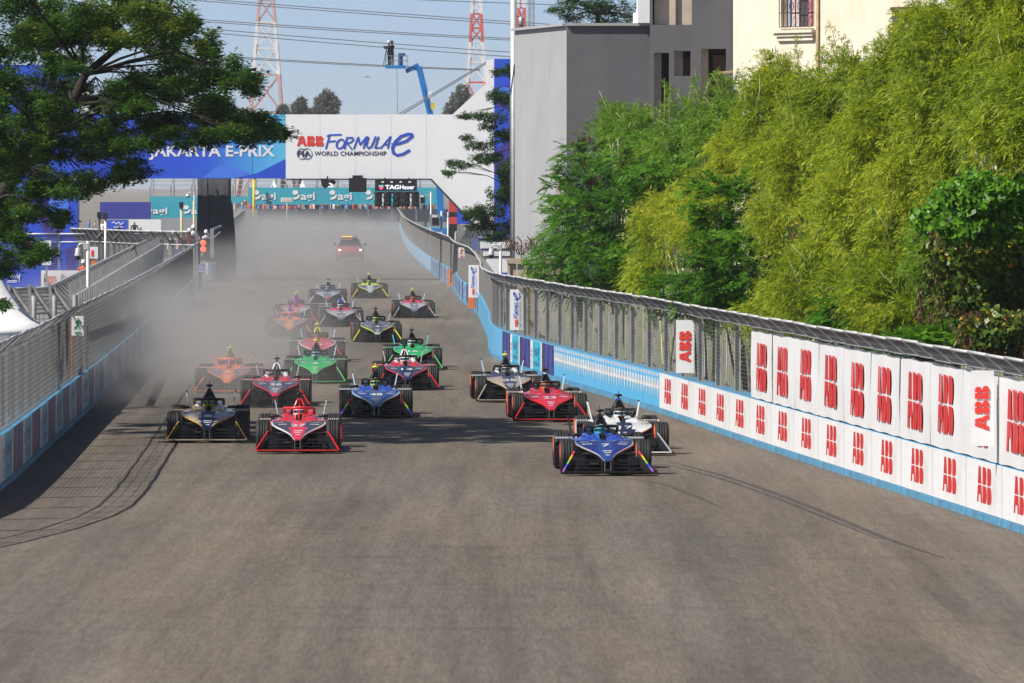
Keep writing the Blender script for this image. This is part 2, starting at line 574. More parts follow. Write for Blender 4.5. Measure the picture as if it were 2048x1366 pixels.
def panel_meshes(mirror):
    """printed sheets in block coordinates: x along the wall, y<0 towards the track, z up.
    mirror: on the wall whose x axis runs right to left as seen from the track"""
    X = (lambda x: BL - .02 - x) if mirror else (lambda x: x)
    W = BL - .03
    z0, z1, y = .13, H_WALL - .012, -.012
    D = {}
    def sheet(mats):
        mb = MB(); mb.span(.005, W - .005, y, 0, z0, z1); return mb
    def finish(mb, name, mats):
        return mb.mesh(name, mats)
    def poly(mb, pts, mi, yy=-.016):
        q = [(X(x), yy, z) for x, z in pts]
        mb.poly(q[::-1] if mirror else q, mi)
    # white sheet with three red block letters
    a = sheet(0)
    D['W'] = (finish(a, 'panel', [M_WHITE]), None)
    b = MB()
    for q in abb_polys():
        poly(b, [(1.2 + x * .62, .28 + z * .58) for x, z in q], 0)
    D['W'] = (D['W'][0], finish(b, 'lettering', [M_RED]))
    # navy sheet with two upright purple shapes
    a = sheet(0)
    b = MB()
    poly(b, [(.9, z0 + .01), (1.5, z0 + .01), (2.2, z1 - .01), (1.2, z1 - .01)], 0)
    poly(b, [(2.4, z0 + .2), (3.1, z0 + .01), (3.6, z0 + .01), (3.3, z1 - .01), (2.6, z1 - .01)], 0)
    D['N'] = (finish(a, 'panel', [M_NAVY]), finish(b, 'print', [M_PURP]))
    # white and cyan sheet: upright red word, scribbled line, deep bar
    a = sheet(0)
    b = MB()
    poly(b, [(.85, z0), (3.55, z0), (3.55, z1), (.85, z1)], 0)
    poly(b, [(1.3, z0 + .12), (3.1, z0 + .12), (3.1, z0 + .24), (1.3, z0 + .24)], 1, -.02)
    for q in script_polys(.12):
        poly(b, [(1.25 + .31 * x, z0 + .42 + .22 * z) for x, z in q], 1, -.02 - .0012 * (len(b.f) % 12))
    for k in range(2):
        poly(b, [(.34, z0 + .34 + k * .13), (.54, z0 + .34 + k * .13), (.54, z0 + .44 + k * .13), (.34, z0 + .44 + k * .13)], 2, -.02)
    for k in range(3):
        poly(b, [(.36, z0 + .06 + k * .08), (.52, z0 + .06 + k * .08), (.52, z0 + .11 + k * .08), (.36, z0 + .11 + k * .08)], 1, -.02)
    D['C'] = (finish(a, 'panel', [M_WHITE]), finish(b, 'print', [M_CYAN, M_CYAND, M_RED]))
    # sky blue sheet with the white batik border hanging like drips
    a = sheet(0); b = MB(); rnd = random.Random(4)
    n = 6
    for k in range(n):
        c = (k + .5) * W / n; h = W / n / 2
        poly(b, [(c - h * .25, z1 - .01), (c - h * .25, z1 - .1), (c + h * .25, z1 - .1), (c + h * .25, z1 - .01)], 0)
        poly(b, [(c - h * .95, z1 - .01), (c - h * .95, z1 - .1), (c - h * .55, z1 - .1), (c - h * .55, z1 - .01)], 0)
        poly(b, [(c - h * .62, z1 - .2), (c, z1 - .33), (c + h * .62, z1 - .2), (c, z1 - .12)], 0)
        poly(b, [(c - h * .98, z1 - .34), (c - h * .6, z1 - .42), (c - h * .3, z1 - .3), (c - h * .62, z1 - .23)], 0)
        poly(b, [(c + h * .98, z1 - .34), (c + h * .6, z1 - .42), (c + h * .3, z1 - .3), (c + h * .62, z1 - .23)], 0)
        poly(b, [(c - h * .55, z1 - .36), (c, z1 - .45), (c + h * .55, z1 - .36), (c, z1 - .29)], 0, -.017)
        d = .56 + .03 * ((k * 7) % 3)
        poly(b, [(c - h * .30, z1 - .42), (c - h * .12, z1 - d + .03), (c, z1 - d), (c + h * .12, z1 - d + .03), (c + h * .30, z1 - .42)], 0, -.018)
    D['D'] = (finish(a, 'panel', [M_SKYB]), finish(b, 'print', [M_WHITE]))
    # plain pale blue sheet with lighter upright bands
    a = sheet(0); b = MB()
    for x in (.5, 1.7, 2.9):
        poly(b, [(x, z0), (x + .25, z0), (x + .25, z1), (x, z1)], 0)
    D['L'] = (finish(a, 'panel', [M_SKYB]), finish(b, 'print', [M_PALEB]))
    D['P'] = (finish(sheet(0), 'panel', [M_PALEB]), None)
    return D

def barrier(name, label, path, side, kinds, s0=0.0, s1=None):
    """a row of concrete blocks; side +1: track lies to the left of the path direction, -1: to the right"""
    root = empty(name, label, 'barrier', path.pos(s0))
    PM = panel_meshes(False)
    inv = root.location
    s = s0; s1 = path.L if s1 is None else s1
    while s + BL <= s1 + .01:
        p, q = path.pos(s), path.pos(s + BL)
        t = (q - p).normalized()
        nrm = Vector((-t.y, t.x, 0)) * side        # towards the track
        if side > 0:                                # local x must run so that x cross z = -y faces the track
            M = frame(q - inv, -t, -nrm, (0, 0, 1))
        else:
            M = frame(p - inv, t, -nrm, (0, 0, 1))
        b = obj('block', _blk, root, M=M)
        f = obj('block_foot', _ft, b)
        k = kinds((p.y + q.y) / 2, int(round((s - s0) / BL)))
        if k:
            pm, pr_ = PM[k]
            o = obj('panel', pm, root, M=M)
            if pr_ is not None:
                obj('lettering' if k == 'W' else 'print', pr_, o)
        s += BL
    return root

def kinds_right(Y, i):
    if Y < 169.5: return 'W'
    if Y < 194: return 'D'
    if Y < 217: return 'C' if i % 2 == 0 else 'N'
    if Y < 287: return 'L'
    if Y < 430: return 'C' if i % 2 == 0 else 'N'
    return 'P'
def kinds_left(Y, i):
    if Y < 126: return 'W'
    return 'C' if i % 2 == 0 else 'N'
barrier('barrier_wall', 'blue concrete barrier with white panels and red letters along the sunlit right edge of the track', WALL_R, 1, kinds_right)
barrier('barrier_wall', 'shaded blue concrete barrier with cyan and navy panels along the left edge of the track', WALL_L, -1, kinds_left)
barrier('barrier_wall', 'hazy concrete barrier beyond the pit exit opening on the left', WALL_L2, -1, lambda Y, i: 'P')

# orange and light blue ends of offset blocks
def end_block(px0, px1, pyb, h, mat_, label, name='barrier_end_block', depth=1.6):
    a, b = ground(px0, pyb), ground(px1, pyb)
    mb = MB()
    mb.span(a.x, b.x, a.y, a.y + depth, .10, h, 0)
    mb.span(a.x - .02, b.x + .02, a.y - .02, a.y + depth + .02, 0, .10, 1)
    mb.span(a.x + .1, b.x - .1, a.y + .2, a.y + depth - .2, h, h + .03, 0)
    o = mb.build(name, [mat_, M_FOOT])
    return tag(o, label, 'concrete block')
end_block(894, 916, 577, .97, M_ORNG, 'orange painted concrete block end in the right barrier, the farther one')
end_block(936, 951, 622, 1.0, M_ORNG, 'orange painted concrete block end in the right barrier, under the vertical banner')
end_block(413, 430, 563, 1.08, M_SKYB, 'light blue concrete block at the pit exit opening on the left')

# ------------------------------------------------------------------ debris fences
M_GALV = mat('galvanised_steel', (0.42, 0.42, 0.41), 0.45, metal=0.6, var=0.2, scale=4)
M_POST = mat('fence_post_grey', (0.40, 0.395, 0.38), 0.7, var=0.2, scale=3, dirt=(.2, .19, .16), dirt_amt=.5)
M_WIRE = mat('fence_wire', (0.17, 0.165, 0.155), 0.6, metal=0.2, var=0.15, scale=6)
M_RAIL = mat('fence_rail', (0.55, 0.55, 0.54), 0.55, metal=0.3, var=0.12, scale=5)
M_NET = mat('overhang_net', (0.20, 0.20, 0.205), 0.55, metal=0.3, var=0.2, scale=6)
F_TOP = 2.42

def wire(mb, p, q, r):
    """open four-sided wire"""
    p, q = Vector(p), Vector(q); d = (q - p).normalized()
    u = Vector((0, 0, 1)) if abs(d.z) < .9 else Vector((0, 1, 0))
    a = d.cross(u).normalized() * r; b = a.cross(d).normalized() * r
    mb.add([p - a, p - b, p + a, p + b, q - a, q - b, q + a, q + b], [(0, 1, 5, 4), (1, 2, 6, 5), (2, 3, 7, 6), (3, 0, 4, 7)])

def fence_meshes(dh, dv, r, lean, rise, top=F_TOP, z0=H_WALL, length=BL, netstep=.11):
    m = MB()
    z = z0 + .03
    while z < top:
        wire(m, (0, 0, z), (length, 0, z), r); z += dh
    x = 0.0
    while x < length:
        wire(m, (x, 0, z0 - .02), (x, 0, top), r); x += dv
    mesh_me = m.mesh('mesh_panel', [M_WIRE])
    p = MB()                                     # post: web, two flanges, base plate, bent head
    p.span(-.05, .05, .03, .05, 0, top + .02); p.span(-.05, .05, .15, .17, 0, top - .1); p.span(-.012, .012, .05, .15, 0, top - .05)
    p.span(-.10, .10, .05, .28, z0 - .01, z0 + .03)
    p.bar((0, .045, top), (0, -lean, top + rise), .05, .06)
    post_me = p.mesh('post', [M_POST])
    o = MB()                                     # overhang bay: top rail, lower rail, dense net
    a, b = Vector((0, -.02, top + .02)), Vector((0, -lean, top + rise))
    L_ = Vector((length / 2, 0, 0))
    nn = max(2, int((b - a).length / netstep))
    for k in range(nn + 1):
        c = a.lerp(b, k / nn); wire(o, c, c + L_, r * 1.3)
    x = 0.0
    while x < length / 2:
        wire(o, a + Vector((x, 0, 0)), b + Vector((x, 0, 0)), r * 1.3); x += netstep
    over_me = o.mesh('overhang_net', [M_NET])
    f = MB()
    f.tube([b + Vector((.03, 0, 0)), b + L_ - Vector((.03, 0, 0))], .028, 6)
    f.tube([a, a + L_], .02, 5)
    f.bar(a + Vector((.03, 0, 0)), b + Vector((.03, 0, 0)), .05, .04); f.bar(a + L_ - Vector((.03, 0, 0)), b + L_ - Vector((.03, 0, 0)), .03, .03)
    rail_me = f.mesh('overhang_frame', [M_RAIL])
    return mesh_me, post_me, over_me, rail_me, length

FM_NEAR = fence_meshes(.085, .40, .0042, .34, .30)
FM_LEFT = fence_meshes(.10, .28, .0048, .34, .30)
FM_FAR = fence_meshes(.15, .3, .010, .34, .30, netstep=.12)

def fence(name, label, path, side, s0, s1, FM_of, off=.06, base=0.0, ztop=0.0, skip=lambda Y: False):
    root = empty(name, label, 'fence', path.pos(s0))
    s = s0; rnd = random.Random(len(label))
    while s + BL <= s1 + .01:
        p, q = path.pos(s), path.pos(s + BL)
        t = (q - p).normalized(); nrm = Vector((-t.y, t.x, 0)) * side
        FM = FM_of((p.y + q.y) / 2)
        o = (q if side > 0 else p) - nrm * off - root.location
        x = -t if side > 0 else t
        M = frame(o, x, -nrm, (0, 0, 1))
        if not skip(p.y):
            obj('mesh_panel', FM[0], root, M=M)
            obj('post', FM[1], root, M=M)
            for k in (0, 1):
                dz = rnd.uniform(-.012, .012)
                M2 = M @ Matrix.Translation((k * BL / 2, 0, dz)) @ Matrix.Rotation(R(rnd.uniform(-.3, .3)), 4, 'Y')
                fr = obj('overhang_frame', FM[3], root, M=M2)
                obj('overhang_net', FM[2], fr)
        s += BL
    return root
_fm = lambda Y: FM_NEAR if Y < 300 else FM_FAR
fence('debris_fence', 'long grey wire debris fence on top of the right barrier', WALL_R, 1, 0, WALL_R.L, _fm)
fence('debris_fence', 'shaded grey wire debris fence on top of the left barrier', WALL_L, -1, 0, WALL_L.L, lambda Y: FM_LEFT)
fence('debris_fence', 'debris fence running into the dust beyond the red signal light', WALL_L2, -1, 0, WALL_L2.L, _fm)

# stained precast concrete wall seen through the right fence
M_CONC = mat('mossy_concrete', (0.24, 0.24, 0.17), 0.85, var=0.25, scale=1.2, dirt=(.09, .16, .035), dirt_amt=1.0)
M_CONC2 = mat('concrete_post', (0.46, 0.44, 0.40), 0.85, var=0.2, scale=2.5, dirt=(.18, .16, .12), dirt_amt=.6)
root = empty('concrete_wall', 'weathered mossy concrete panel wall just behind the right fence', 'wall', (0, 0, 0))
_pn = MB(); 
for k in range(4): _pn.span(.08, 2.32, -.03, .03, k * .55 + .005, k * .55 + .545)
_pn = _pn.mesh('wall_panel', [M_CONC])
_ps = MB(); _ps.span(-.09, .09, -.12, .12, 0, 2.32); _ps.span(-.11, .11, -.14, .14, 2.32, 2.38); _ps = _ps.mesh('wall_post', [M_CONC2])
s, s1 = WALL_R.s_at_y(96), WALL_R.s_at_y(262)
while s < s1:
    p, q = WALL_R.pos(s), WALL_R.pos(s + 2.4); t = (q - p).normalized(); n = Vector((t.y, -t.x, 0))
    M = frame(p + n * 1.7, t, Vector((-t.y, t.x, 0)), (0, 0, 1))
    obj('wall_panel', _pn, root, M=M); obj('wall_post', _ps, root, M=M)
    s += 2.4
# ------------------------------------------------------------------ single-seat electric racing cars
# car axes: x to the driver's left as seen from the front = picture right, y forward, z up; wheelbase 2.97 m, width 1.70 m
M_CARBON = mat('carbon_black', (0.012, 0.012, 0.014), 0.32, var=0.2, scale=6, coat=0.2)
M_TYRE = mat('tyre_rubber', (0.016, 0.016, 0.017), 0.75, var=0.25, scale=12, bump=.15, bscale=60)
M_RIM = mat('wheel_rim', (0.05, 0.05, 0.055), 0.3, metal=0.8, var=0.1)
M_ARM = mat('suspension_arm', (0.09, 0.09, 0.095), 0.35, metal=0.5, var=0.1)
M_ALU = mat('bare_aluminium', (0.55, 0.55, 0.56), 0.35, metal=0.9, var=0.1)
M_ORMARK = mat('tyre_orange_mark', (0.75, 0.12, 0.03), 0.6, var=0.1)

def paint(name, c):
    dark = max(c) < .1
    return mat('paint_' + name, c, .42 if dark else .3, var=0.05, scale=2.5, coat=.12 if dark else .5, spec=.3 if dark else .5)
PT = {k: paint(k, v) for k, v in {
    'black': (.012, .012, .014), 'navy': (.012, .022, .075), 'blue': (.024, .055, .25), 'deepblue': (.013, .022, .17), 'red': (.62, .018, .022), 'crimson': (.58, .022, .055),
    'pinkred': (.66, .045, .085), 'white': (.78, .78, .77), 'grey': (.14, .145, .17), 'slate': (.055, .06, .095), 'champagne': (.40, .33, .25), 'gold': (.62, .38, .08),
    'green': (.02, .42, .09), 'mint': (.10, .55, .16), 'orange': (.90, .20, .015), 'yellow': (.75, .78, .02), 'lime': (.55, .68, .04), 'silver': (.38, .40, .43), 'purple': (.16, .05, .26),
    'cyan': (.05, .52, .62), 'ice': (.45, .62, .78), 'brightblue': (.022, .07, .45), 'violet': (.25, .06, .55), 'steel': (.055, .10, .26), 'amber': (.80, .42, .03)}.items()}
M_VISOR = mat('mirrored_visor', (.03, .10, .16), 0.06, metal=0.85, var=0.0)
M_SUIT = mat('race_suit', (.05, .05, .06), 0.8, var=0.2, scale=8)
M_GLASSD = mat('dark_glass', (.01, .012, .015), 0.08, var=0.0)

def ring_sym(y, pts):
    """closed ring at station y from the right half outline (x,z) top centre to bottom centre"""
    right = [(x, z) for x, z in pts]
    left = [(-x, z) for x, z in pts[::-1] if x > 1e-4]
    return [Vector((x, y, z)) for x, z in right + left]

def tyre_mesh(rad, w, name):
    mb = MB()
    h = w / 2
    prof = [(-h * .78, rad * .66), (-h * .97, rad * .74), (-h, rad * .86), (-h * .88, rad * .965), (-h * .62, rad * .995)]
    for g in (-.36, 0.0, .36):
        prof += [(h * (g - .045), rad), (h * (g - .03), rad - .012), (h * (g + .03), rad - .012), (h * (g + .045), rad)]
    prof += [(h * .62, rad * .995), (h * .88, rad * .965), (h, rad * .86), (h * .97, rad * .74), (h * .78, rad * .66)]
    mb.lathe(prof, 36, 'X', 0)
    tm = mb.mesh('tyre', [M_TYRE])
    rm = MB()
    for s in (-1, 1):
        rm.lathe([(s * h * .55, .02), (s * h * .80, .05), (s * h * .70, rad * .55), (s * h * .99, rad * .66), (s * h * .99, rad * .70), (s * h * .85, rad * .71)], 24, 'X', 0)
        for k in range(8):
            t = 2 * math.pi * k / 8
            rm.bar((s * h * .78, .05 * math.cos(t), .05 * math.sin(t)), (s * h * .78, rad * .6 * math.cos(t), rad * .6 * math.sin(t)), .03, .03)
    rm2 = rm.mesh('rim', [M_RIM])
    om = MB()
    for s in (-1, 1):
        om.lathe([(s * (h * 1.0 + .001), rad * .825), (s * (h * 1.0 + .002), rad * .842)], 30, 'X', 0)
    return tm, rm2, om.mesh('sidewall_band', [M_ORMARK])
TY_F = tyre_mesh(.325, .275, 'f')
TY_R = tyre_mesh(.345, .32, 'r')

# stations of the front deck: y, half width, z centre, z edge
DECK = [(2.38, .062, .300, .292), (2.30, .085, .325, .312), (2.15, .115, .362, .345), (2.0, .155, .398, .378), (1.85, .215, .435, .412), (1.7, .295, .470, .446),
        (1.55, .385, .503, .480), (1.4, .465, .533, .512), (1.25, .520, .558, .538), (1.1, .545, .578, .556), (.9, .555, .598, .570), (.7, .555, .612, .578)]

def deck_mesh():
    """swept nose deck; slots: 0 centre field, 1 outer fields, 2 tip, 3 edge trim, 4 underside"""
    mb = MB()
    F = [0, .28, .55, .78, .94, 1.0]
    rows = []
    for (y, hw, zc, ze) in DECK:
        row = []
        for f in [-q for q in F[:0:-1]] + F:
            z = ze + (zc - ze) * (1 - abs(f) ** 1.6)
            row.append(Vector((f * hw, y, z)))
        rows.append(row)
    n = len(rows[0])
    vs = [p for r_ in rows for p in r_]
    for i in range(len(rows) - 1):
        for k in range(n - 1):
            c = abs((k + .5) - (n - 1) / 2)
            mi = 2 if i < 2 else (3 if c > 4 else (1 if (c > 1.2 + max(0, 6 - i) * .5) else 0))
            mb.add([rows[i][k], rows[i][k + 1], rows[i + 1][k + 1], rows[i + 1][k]], [(0, 1, 2, 3)], mi, True)
    # rim and underside
    for i in range(len(rows) - 1):
        for s in (0, n - 1):
            a, b = rows[i][s], rows[i + 1][s]
            d = Vector((0, 0, -.022))
            mb.add([a, b, b + d, a + d], [(0, 1, 2, 3)], 3)
    fr = rows[0]; mb.add(fr + [p + Vector((0, .0, -.03)) for p in fr], [(k, k + 1, n + k + 1, n + k) for k in range(n - 1)], 2)
    for i in range(len(rows) - 1):
        a, b, c, e = rows[i][0], rows[i][-1], rows[i + 1][-1], rows[i + 1][0]
        d = Vector((0, 0, -.022)); mb.add([a + d, b + d, c + d, e + d], [(0, 1, 2, 3)], 4)
    me = mb.mesh('nose_deck', [])
    return me

def hull_mesh():
    """carbon monocoque below the deck and the sidepods; slots: 0 carbon, 1 shoulder paint, 2 flank paint"""
    mb = MB()
    st = []
    for (y, hw, zt, zb) in [(2.28, .05, .29, .22), (2.0, .10, .37, .20), (1.6, .16, .45, .16), (1.1, .24, .55, .10), (.7, .30, .59, .07)]:
        st.append(ring_sym(y, [(0, zt), (hw * .8, zt - .01), (hw, (zt + zb) / 2), (hw * .85, zb), (0, zb)]))
    mb.loft(st, 0)
    # sidepods with raised shoulders beside the cockpit
    side = []
    for (y, xi, xo, zt, zsh, zb) in [(.72, .28, .56, .595, .60, .09), (.45, .29, .58, .60, .66, .07), (.1, .30, .60, .60, .71, .06), (-.4, .30, .61, .585, .73, .06), (-.9, .25, .56, .55, .70, .06),
                                     (-1.4, .18, .42, .50, .62, .07), (-1.9, .12, .30, .42, .52, .10), (-2.25, .08, .2, .36, .44, .14)]:
        side.append((y, xi, xo, zt, zsh, zb))
    for s in (-1, 1):
        rings = []
        for (y, xi, xo, zt, zsh, zb) in side:
            q = [(xi * .2, zsh - .02), (xi, zsh), (xi + (xo - xi) * .35, zsh - (zsh - zt) * .75), (xo - .05, zt), (xo, zt - .05), (xo - .02, (zt + zb) / 2), (xo - .10, zb), (xi * .2, zb)]
            rings.append([Vector((s * x, y, z)) for x, z in q])
        n = 8
        for i in range(len(rings) - 1):
            for k in range(n):
                k2 = (k + 1) % n
                mi = 1 if k in (0, 1, 2) else 2 if k in (3, 4) else 0
                q = [rings[i][k], rings[i][k2], rings[i + 1][k2], rings[i + 1][k]]
                mb.add(q if s > 0 else q[::-1], [(0, 1, 2, 3)], mi, True)
        mb.poly(rings[0] if s < 0 else rings[0][::-1], 0); mb.poly(rings[-1], 0)
    mb.box((0, -.3, .045), (1.2, 3.4, .03), 0)
    mb.box((0, -1.95, .06), (1.0, .7, .03), 0)
    return mb.mesh('hull', [])

def cockpit_mesh():
    """headrest pads and dark opening around the driver; slots 0 carbon 1 pad"""
    mb = MB()
    for s in (-1, 1):
        r_ = []
        for (y, x0, x1, z0, z1) in [(.42, .17, .26, .58, .635), (.2, .19, .30, .58, .70), (-.15, .19, .31, .58, .765), (-.55, .16, .29, .58, .79), (-.75, .1, .24, .58, .78)]:
            r_.append([Vector((s * x, y, z)) for x, z in ((x0, z0), (x0, z1 - .02), (x0 + .02, z1), (x1 - .03, z1 - .01), (x1, z1 - .06), (x1, z0))])
        mb.loft(r_ if s > 0 else [q[::-1] for q in r_], 1)
    mb.loft([ring_sym(y, [(0, z), (.18, z - .02), (.2, .5), (0, .5)]) for y, z in ((.55, .605), (.40, .63), (.36, .60))], 0)
    mb.box((0, -.75, .66), (.5, .18, .22), 0)
    return mb.mesh('cockpit_surround', [])

def halo_mesh():
    mb = MB()
    mb.bar((0, .50, .61), (0, .30, .842), .028, .07, 0, up=(0, 1, 0))
    pts = []
    for t in np.linspace(-1, 1, 25):
        a = t * math.pi * .78
        x = .305 * math.sin(a) * (1.0 if abs(t) < .7 else 1.0)
        y = -.12 + .42 * math.cos(a)
        z = .852 - .03 * (1 - math.cos(a)) * .5 - max(0, abs(t) - .62) * .42
        pts.append((math.copysign(min(abs(x) if abs(a) < math.pi / 2 else .305, .305), x), y if abs(a) < math.pi / 2 else -.12 - (abs(a) - math.pi / 2) * .5, z))
    mb.tube(pts, .031, 8)
    return mb.mesh('halo', [])

def cover_mesh():
    """engine cover with the tall triangular roll hoop; slots 0 main, 1 spine"""
    mb = MB()
    st = []
    for (y, ztop, hw0, zb, wt) in [(-.60, 1.02, .205, .74, .032), (-.68, 1.06, .22, .70, .036), (-.95, 1.04, .22, .66, .034), (-1.3, .93, .20, .60, .03), (-1.7, .76, .16, .52, .026), (-2.1, .60, .11, .42, .022), (-2.4, .48, .06, .38, .02)]:
        zm = zb + (ztop - zb) * .5
        st.append(ring_sym(y, [(0, ztop), (wt, ztop - .01), (wt + (hw0 - wt) * .5, zm), (hw0, zb), (hw0 * .9, zb - .1), (0, zb - .1)]))
    n = len(st[0])
    for i in range(len(st) - 1):
        for k in range(n):
            k2 = (k + 1) % n
            mi = 1 if (k in (0, n - 1)) else 0
            mb.add([st[i][k], st[i][k2], st[i + 1][k2], st[i + 1][k]], [(0, 1, 2, 3)], mi, True)
    mb.poly(st[0][::-1], 0)
    mb.box((0, -1.9, .72), (.012, .9, .3), 0, Matrix.Rotation(R(14), 3, 'X'))
    return mb.mesh('engine_cover', [])

def hoop_mesh():
    """painted front arch of the roll hoop"""
    mb = MB()
    mb.tube([(-.125, -.50, .76), (-.095, -.53, .86), (-.055, -.56, .965), (-.022, -.575, 1.005), (.022, -.575, 1.005), (.055, -.56, .965), (.095, -.53, .86), (.125, -.50, .76)], .021, 8)
    mb.bar((0, -.57, .78), (0, -.585, 1.0), .016, .03)
    return mb.mesh('roll_hoop_arch', [])

def wing_mesh():
    """low front wing with flaps, pylons and suspension; slots 0 carbon, 1 trim, 2 aluminium"""
    mb = MB()
    for (x0, x1, y0, y1, z, th, mi) in [(-.83, .83, 2.18, 2.52, .075, .022, 0), (-.62, -.10, 2.02, 2.18, .135, .018, 0), (.10, .62, 2.02, 2.18, .135, .018, 0), (-.60, -.14, 1.95, 2.06, .20, .016, 0), (.14, .60, 1.95, 2.06, .20, .016, 0)]:
        mb.span(x0, x1, y0, y1, z - th / 2, z + th / 2, mi)
    mb.span(-.83, .83, 2.515, 2.535, .062, .086, 1)
    for s in (-1, 1):
        mb.span(s * .055 - .012, s * .055 + .012, 2.0, 2.34, .07, .27, 0)
        mb.span(s * .055 - .005, s * .055 + .005, 2.34, 2.352, .08, .27, 2)
        mb.span(s * .10 - .01, s * .10 + .01, 2.05, 2.28, .07, .25, 0)
        mb.prism([(s * .60, 2.05, .10), (s * .835, 2.42, .06), (s * .60, 1.92, .36)], (s * .008, 0, 0), 0)
        for (z0, z1, y0, y1) in ((.20, .22, 1.55, 1.45), (.38, .40, 1.6, 1.5), (.40, .41, 1.25, 1.40), (.22, .22, 1.2, 1.40), (.47, .30, 1.42, 1.5)):
            mb.bar((s * .13, y0, z0 if z0 > .3 else z0), (s * .60, y1, z1), .05, .018, 3)
        mb.box((s * .36, 2.0, .27), (.34, .02, .035), 0)
        mb.box((s * .50, 1.66, .25), (.2, .22, .16), 0)
        mb.prism([(s * .54, 1.05, .08), (s * .54, .85, .5), (s * .54, .6, .5), (s * .54, .6, .08)], (s * .02, 0, 0), 0)
        mb.box((s * .46, .9, .30), (.16, .04, .34), 0)
    mb.box((0, 2.36, .10), (.07, .05, .06), 0)
    return mb.mesh('front_wing', [])

def strip_mesh(s, rainbow):
    """slanted endplate edge; five equal pieces so that it can carry several colours"""
    mb = MB()
    a, b = Vector((s * .60, 1.90, .435)), Vector((s * .838, 2.44, .075))
    for k in range(5):
        mb.bar(a.lerp(b, k / 5), a.lerp(b, (k + 1) / 5), .025, .018, k if rainbow else 0)
    return mb.mesh('endplate', [])

def fairing_mesh(s):
    """panel ahead of and over the rear wheel; slots 0 carbon 1 upper edge 2 front plate"""
    mb = MB()
    mb.span(min(s * .50, s * .855), max(s * .50, s * .855), -1.18, -.95, .575, .605, 1)
    q = [(s * .84, -.86, .10), (s * .84, -1.05, .58), (s * .84, -1.2, .58), (s * .84, -1.2, .10)]
    mb.prism(q, (s * .012, 0, 0), 2)
    mb.prism([(s * .60, -.93, .08), (s * .84, -.90, .08), (s * .84, -1.0, .45), (s * .60, -1.0, .45)], (0, -.02, 0), 0)
    mb.span(min(s * .55, s * .85), max(s * .55, s * .85), -1.9, -.8, .05, .075, 0)
    return mb.mesh('wheel_fairing', [])

def fin_mesh(s):
    mb = MB()
    mb.prism([(s * .43, -1.95, .50), (s * .43, -2.35, .45), (s * .53, -2.38, .93), (s * .525, -2.22, .95)], (s * .022, 0, .004), 0)
    mb.box((s * .53, -2.29, .955), (.035, .17, .02), 1)
    return mb.mesh('rear_fin', [])

def mirror_mesh(s):
    mb = MB()
    mb.loft([[Vector((s * .50 + dx * k, y, .69 + dz * k)) for dx, dz in ((-.09, -.03), (.09, -.03), (.10, 0), (.09, .03), (-.09, .03), (-.10, 0))] for y, k in ((.38, .6), (.35, 1), (.28, 1))], 0)
    mb.bar((s * .30, .2, .66), (s * .46, .31, .68), .02, .02, 0)
    return mb.mesh('mirror', [])

def pod_mesh():
    mb = MB()
    mb.box((0, -.70, 1.075), (.03, .06, .06), 0)
    mb.loft([[Vector((x * k, y, 1.115 + z * k)) for x, z in ((-.075, -.012), (0, -.03), (.075, -.012), (.07, .02), (0, .028), (-.07, .02))] for y, k in ((-.63, .7), (-.66, 1), (-.74, 1), (-.78, .6))], 0)
    mb.tube([(0, -.74, 1.13), (0, -.75, 1.21)], .007, 5)
    return mb.mesh('camera_pod', [])

DECK_ME, HULL_ME, COCK_ME, HALO_ME, COV_ME, HOOP_ME, WING_ME, POD_ME = deck_mesh(), hull_mesh(), cockpit_mesh(), halo_mesh(), cover_mesh(), hoop_mesh(), wing_mesh(), pod_mesh()
STRIP_ME = {(s, r_): strip_mesh(s, r_) for s in (-1, 1) for r_ in (0, 1)}
FAIR_ME = {s: fairing_mesh(s) for s in (-1, 1)}; FIN_ME = {s: fin_mesh(s) for s in (-1, 1)}; MIR_ME = {s: mirror_mesh(s) for s in (-1, 1)}
SLOTS = {DECK_ME: 5, HULL_ME: 3, COCK_ME: 2, HALO_ME: 1, COV_ME: 2, HOOP_ME: 1, WING_ME: 4, POD_ME: 1}
for d in (FAIR_ME, ): 
    for m_ in d.values(): SLOTS[m_] = 3
for m_ in FIN_ME.values(): SLOTS[m_] = 2
for m_ in MIR_ME.values(): SLOTS[m_] = 1
for (s_, r_), m_ in STRIP_ME.items(): SLOTS[m_] = 5 if r_ else 1
for m_, n_ in SLOTS.items():
    for _ in range(n_): m_.materials.append(M_CARBON)

def part(name, me, parent, mats, loc=None):
    """a part that shares its mesh with the other cars but wears its own paint"""
    o = obj(name, me, parent, loc)
    for i, m_ in enumerate(mats):
        o.material_slots[i].link = 'OBJECT'
        o.material_slots[i].material = m_
    return o

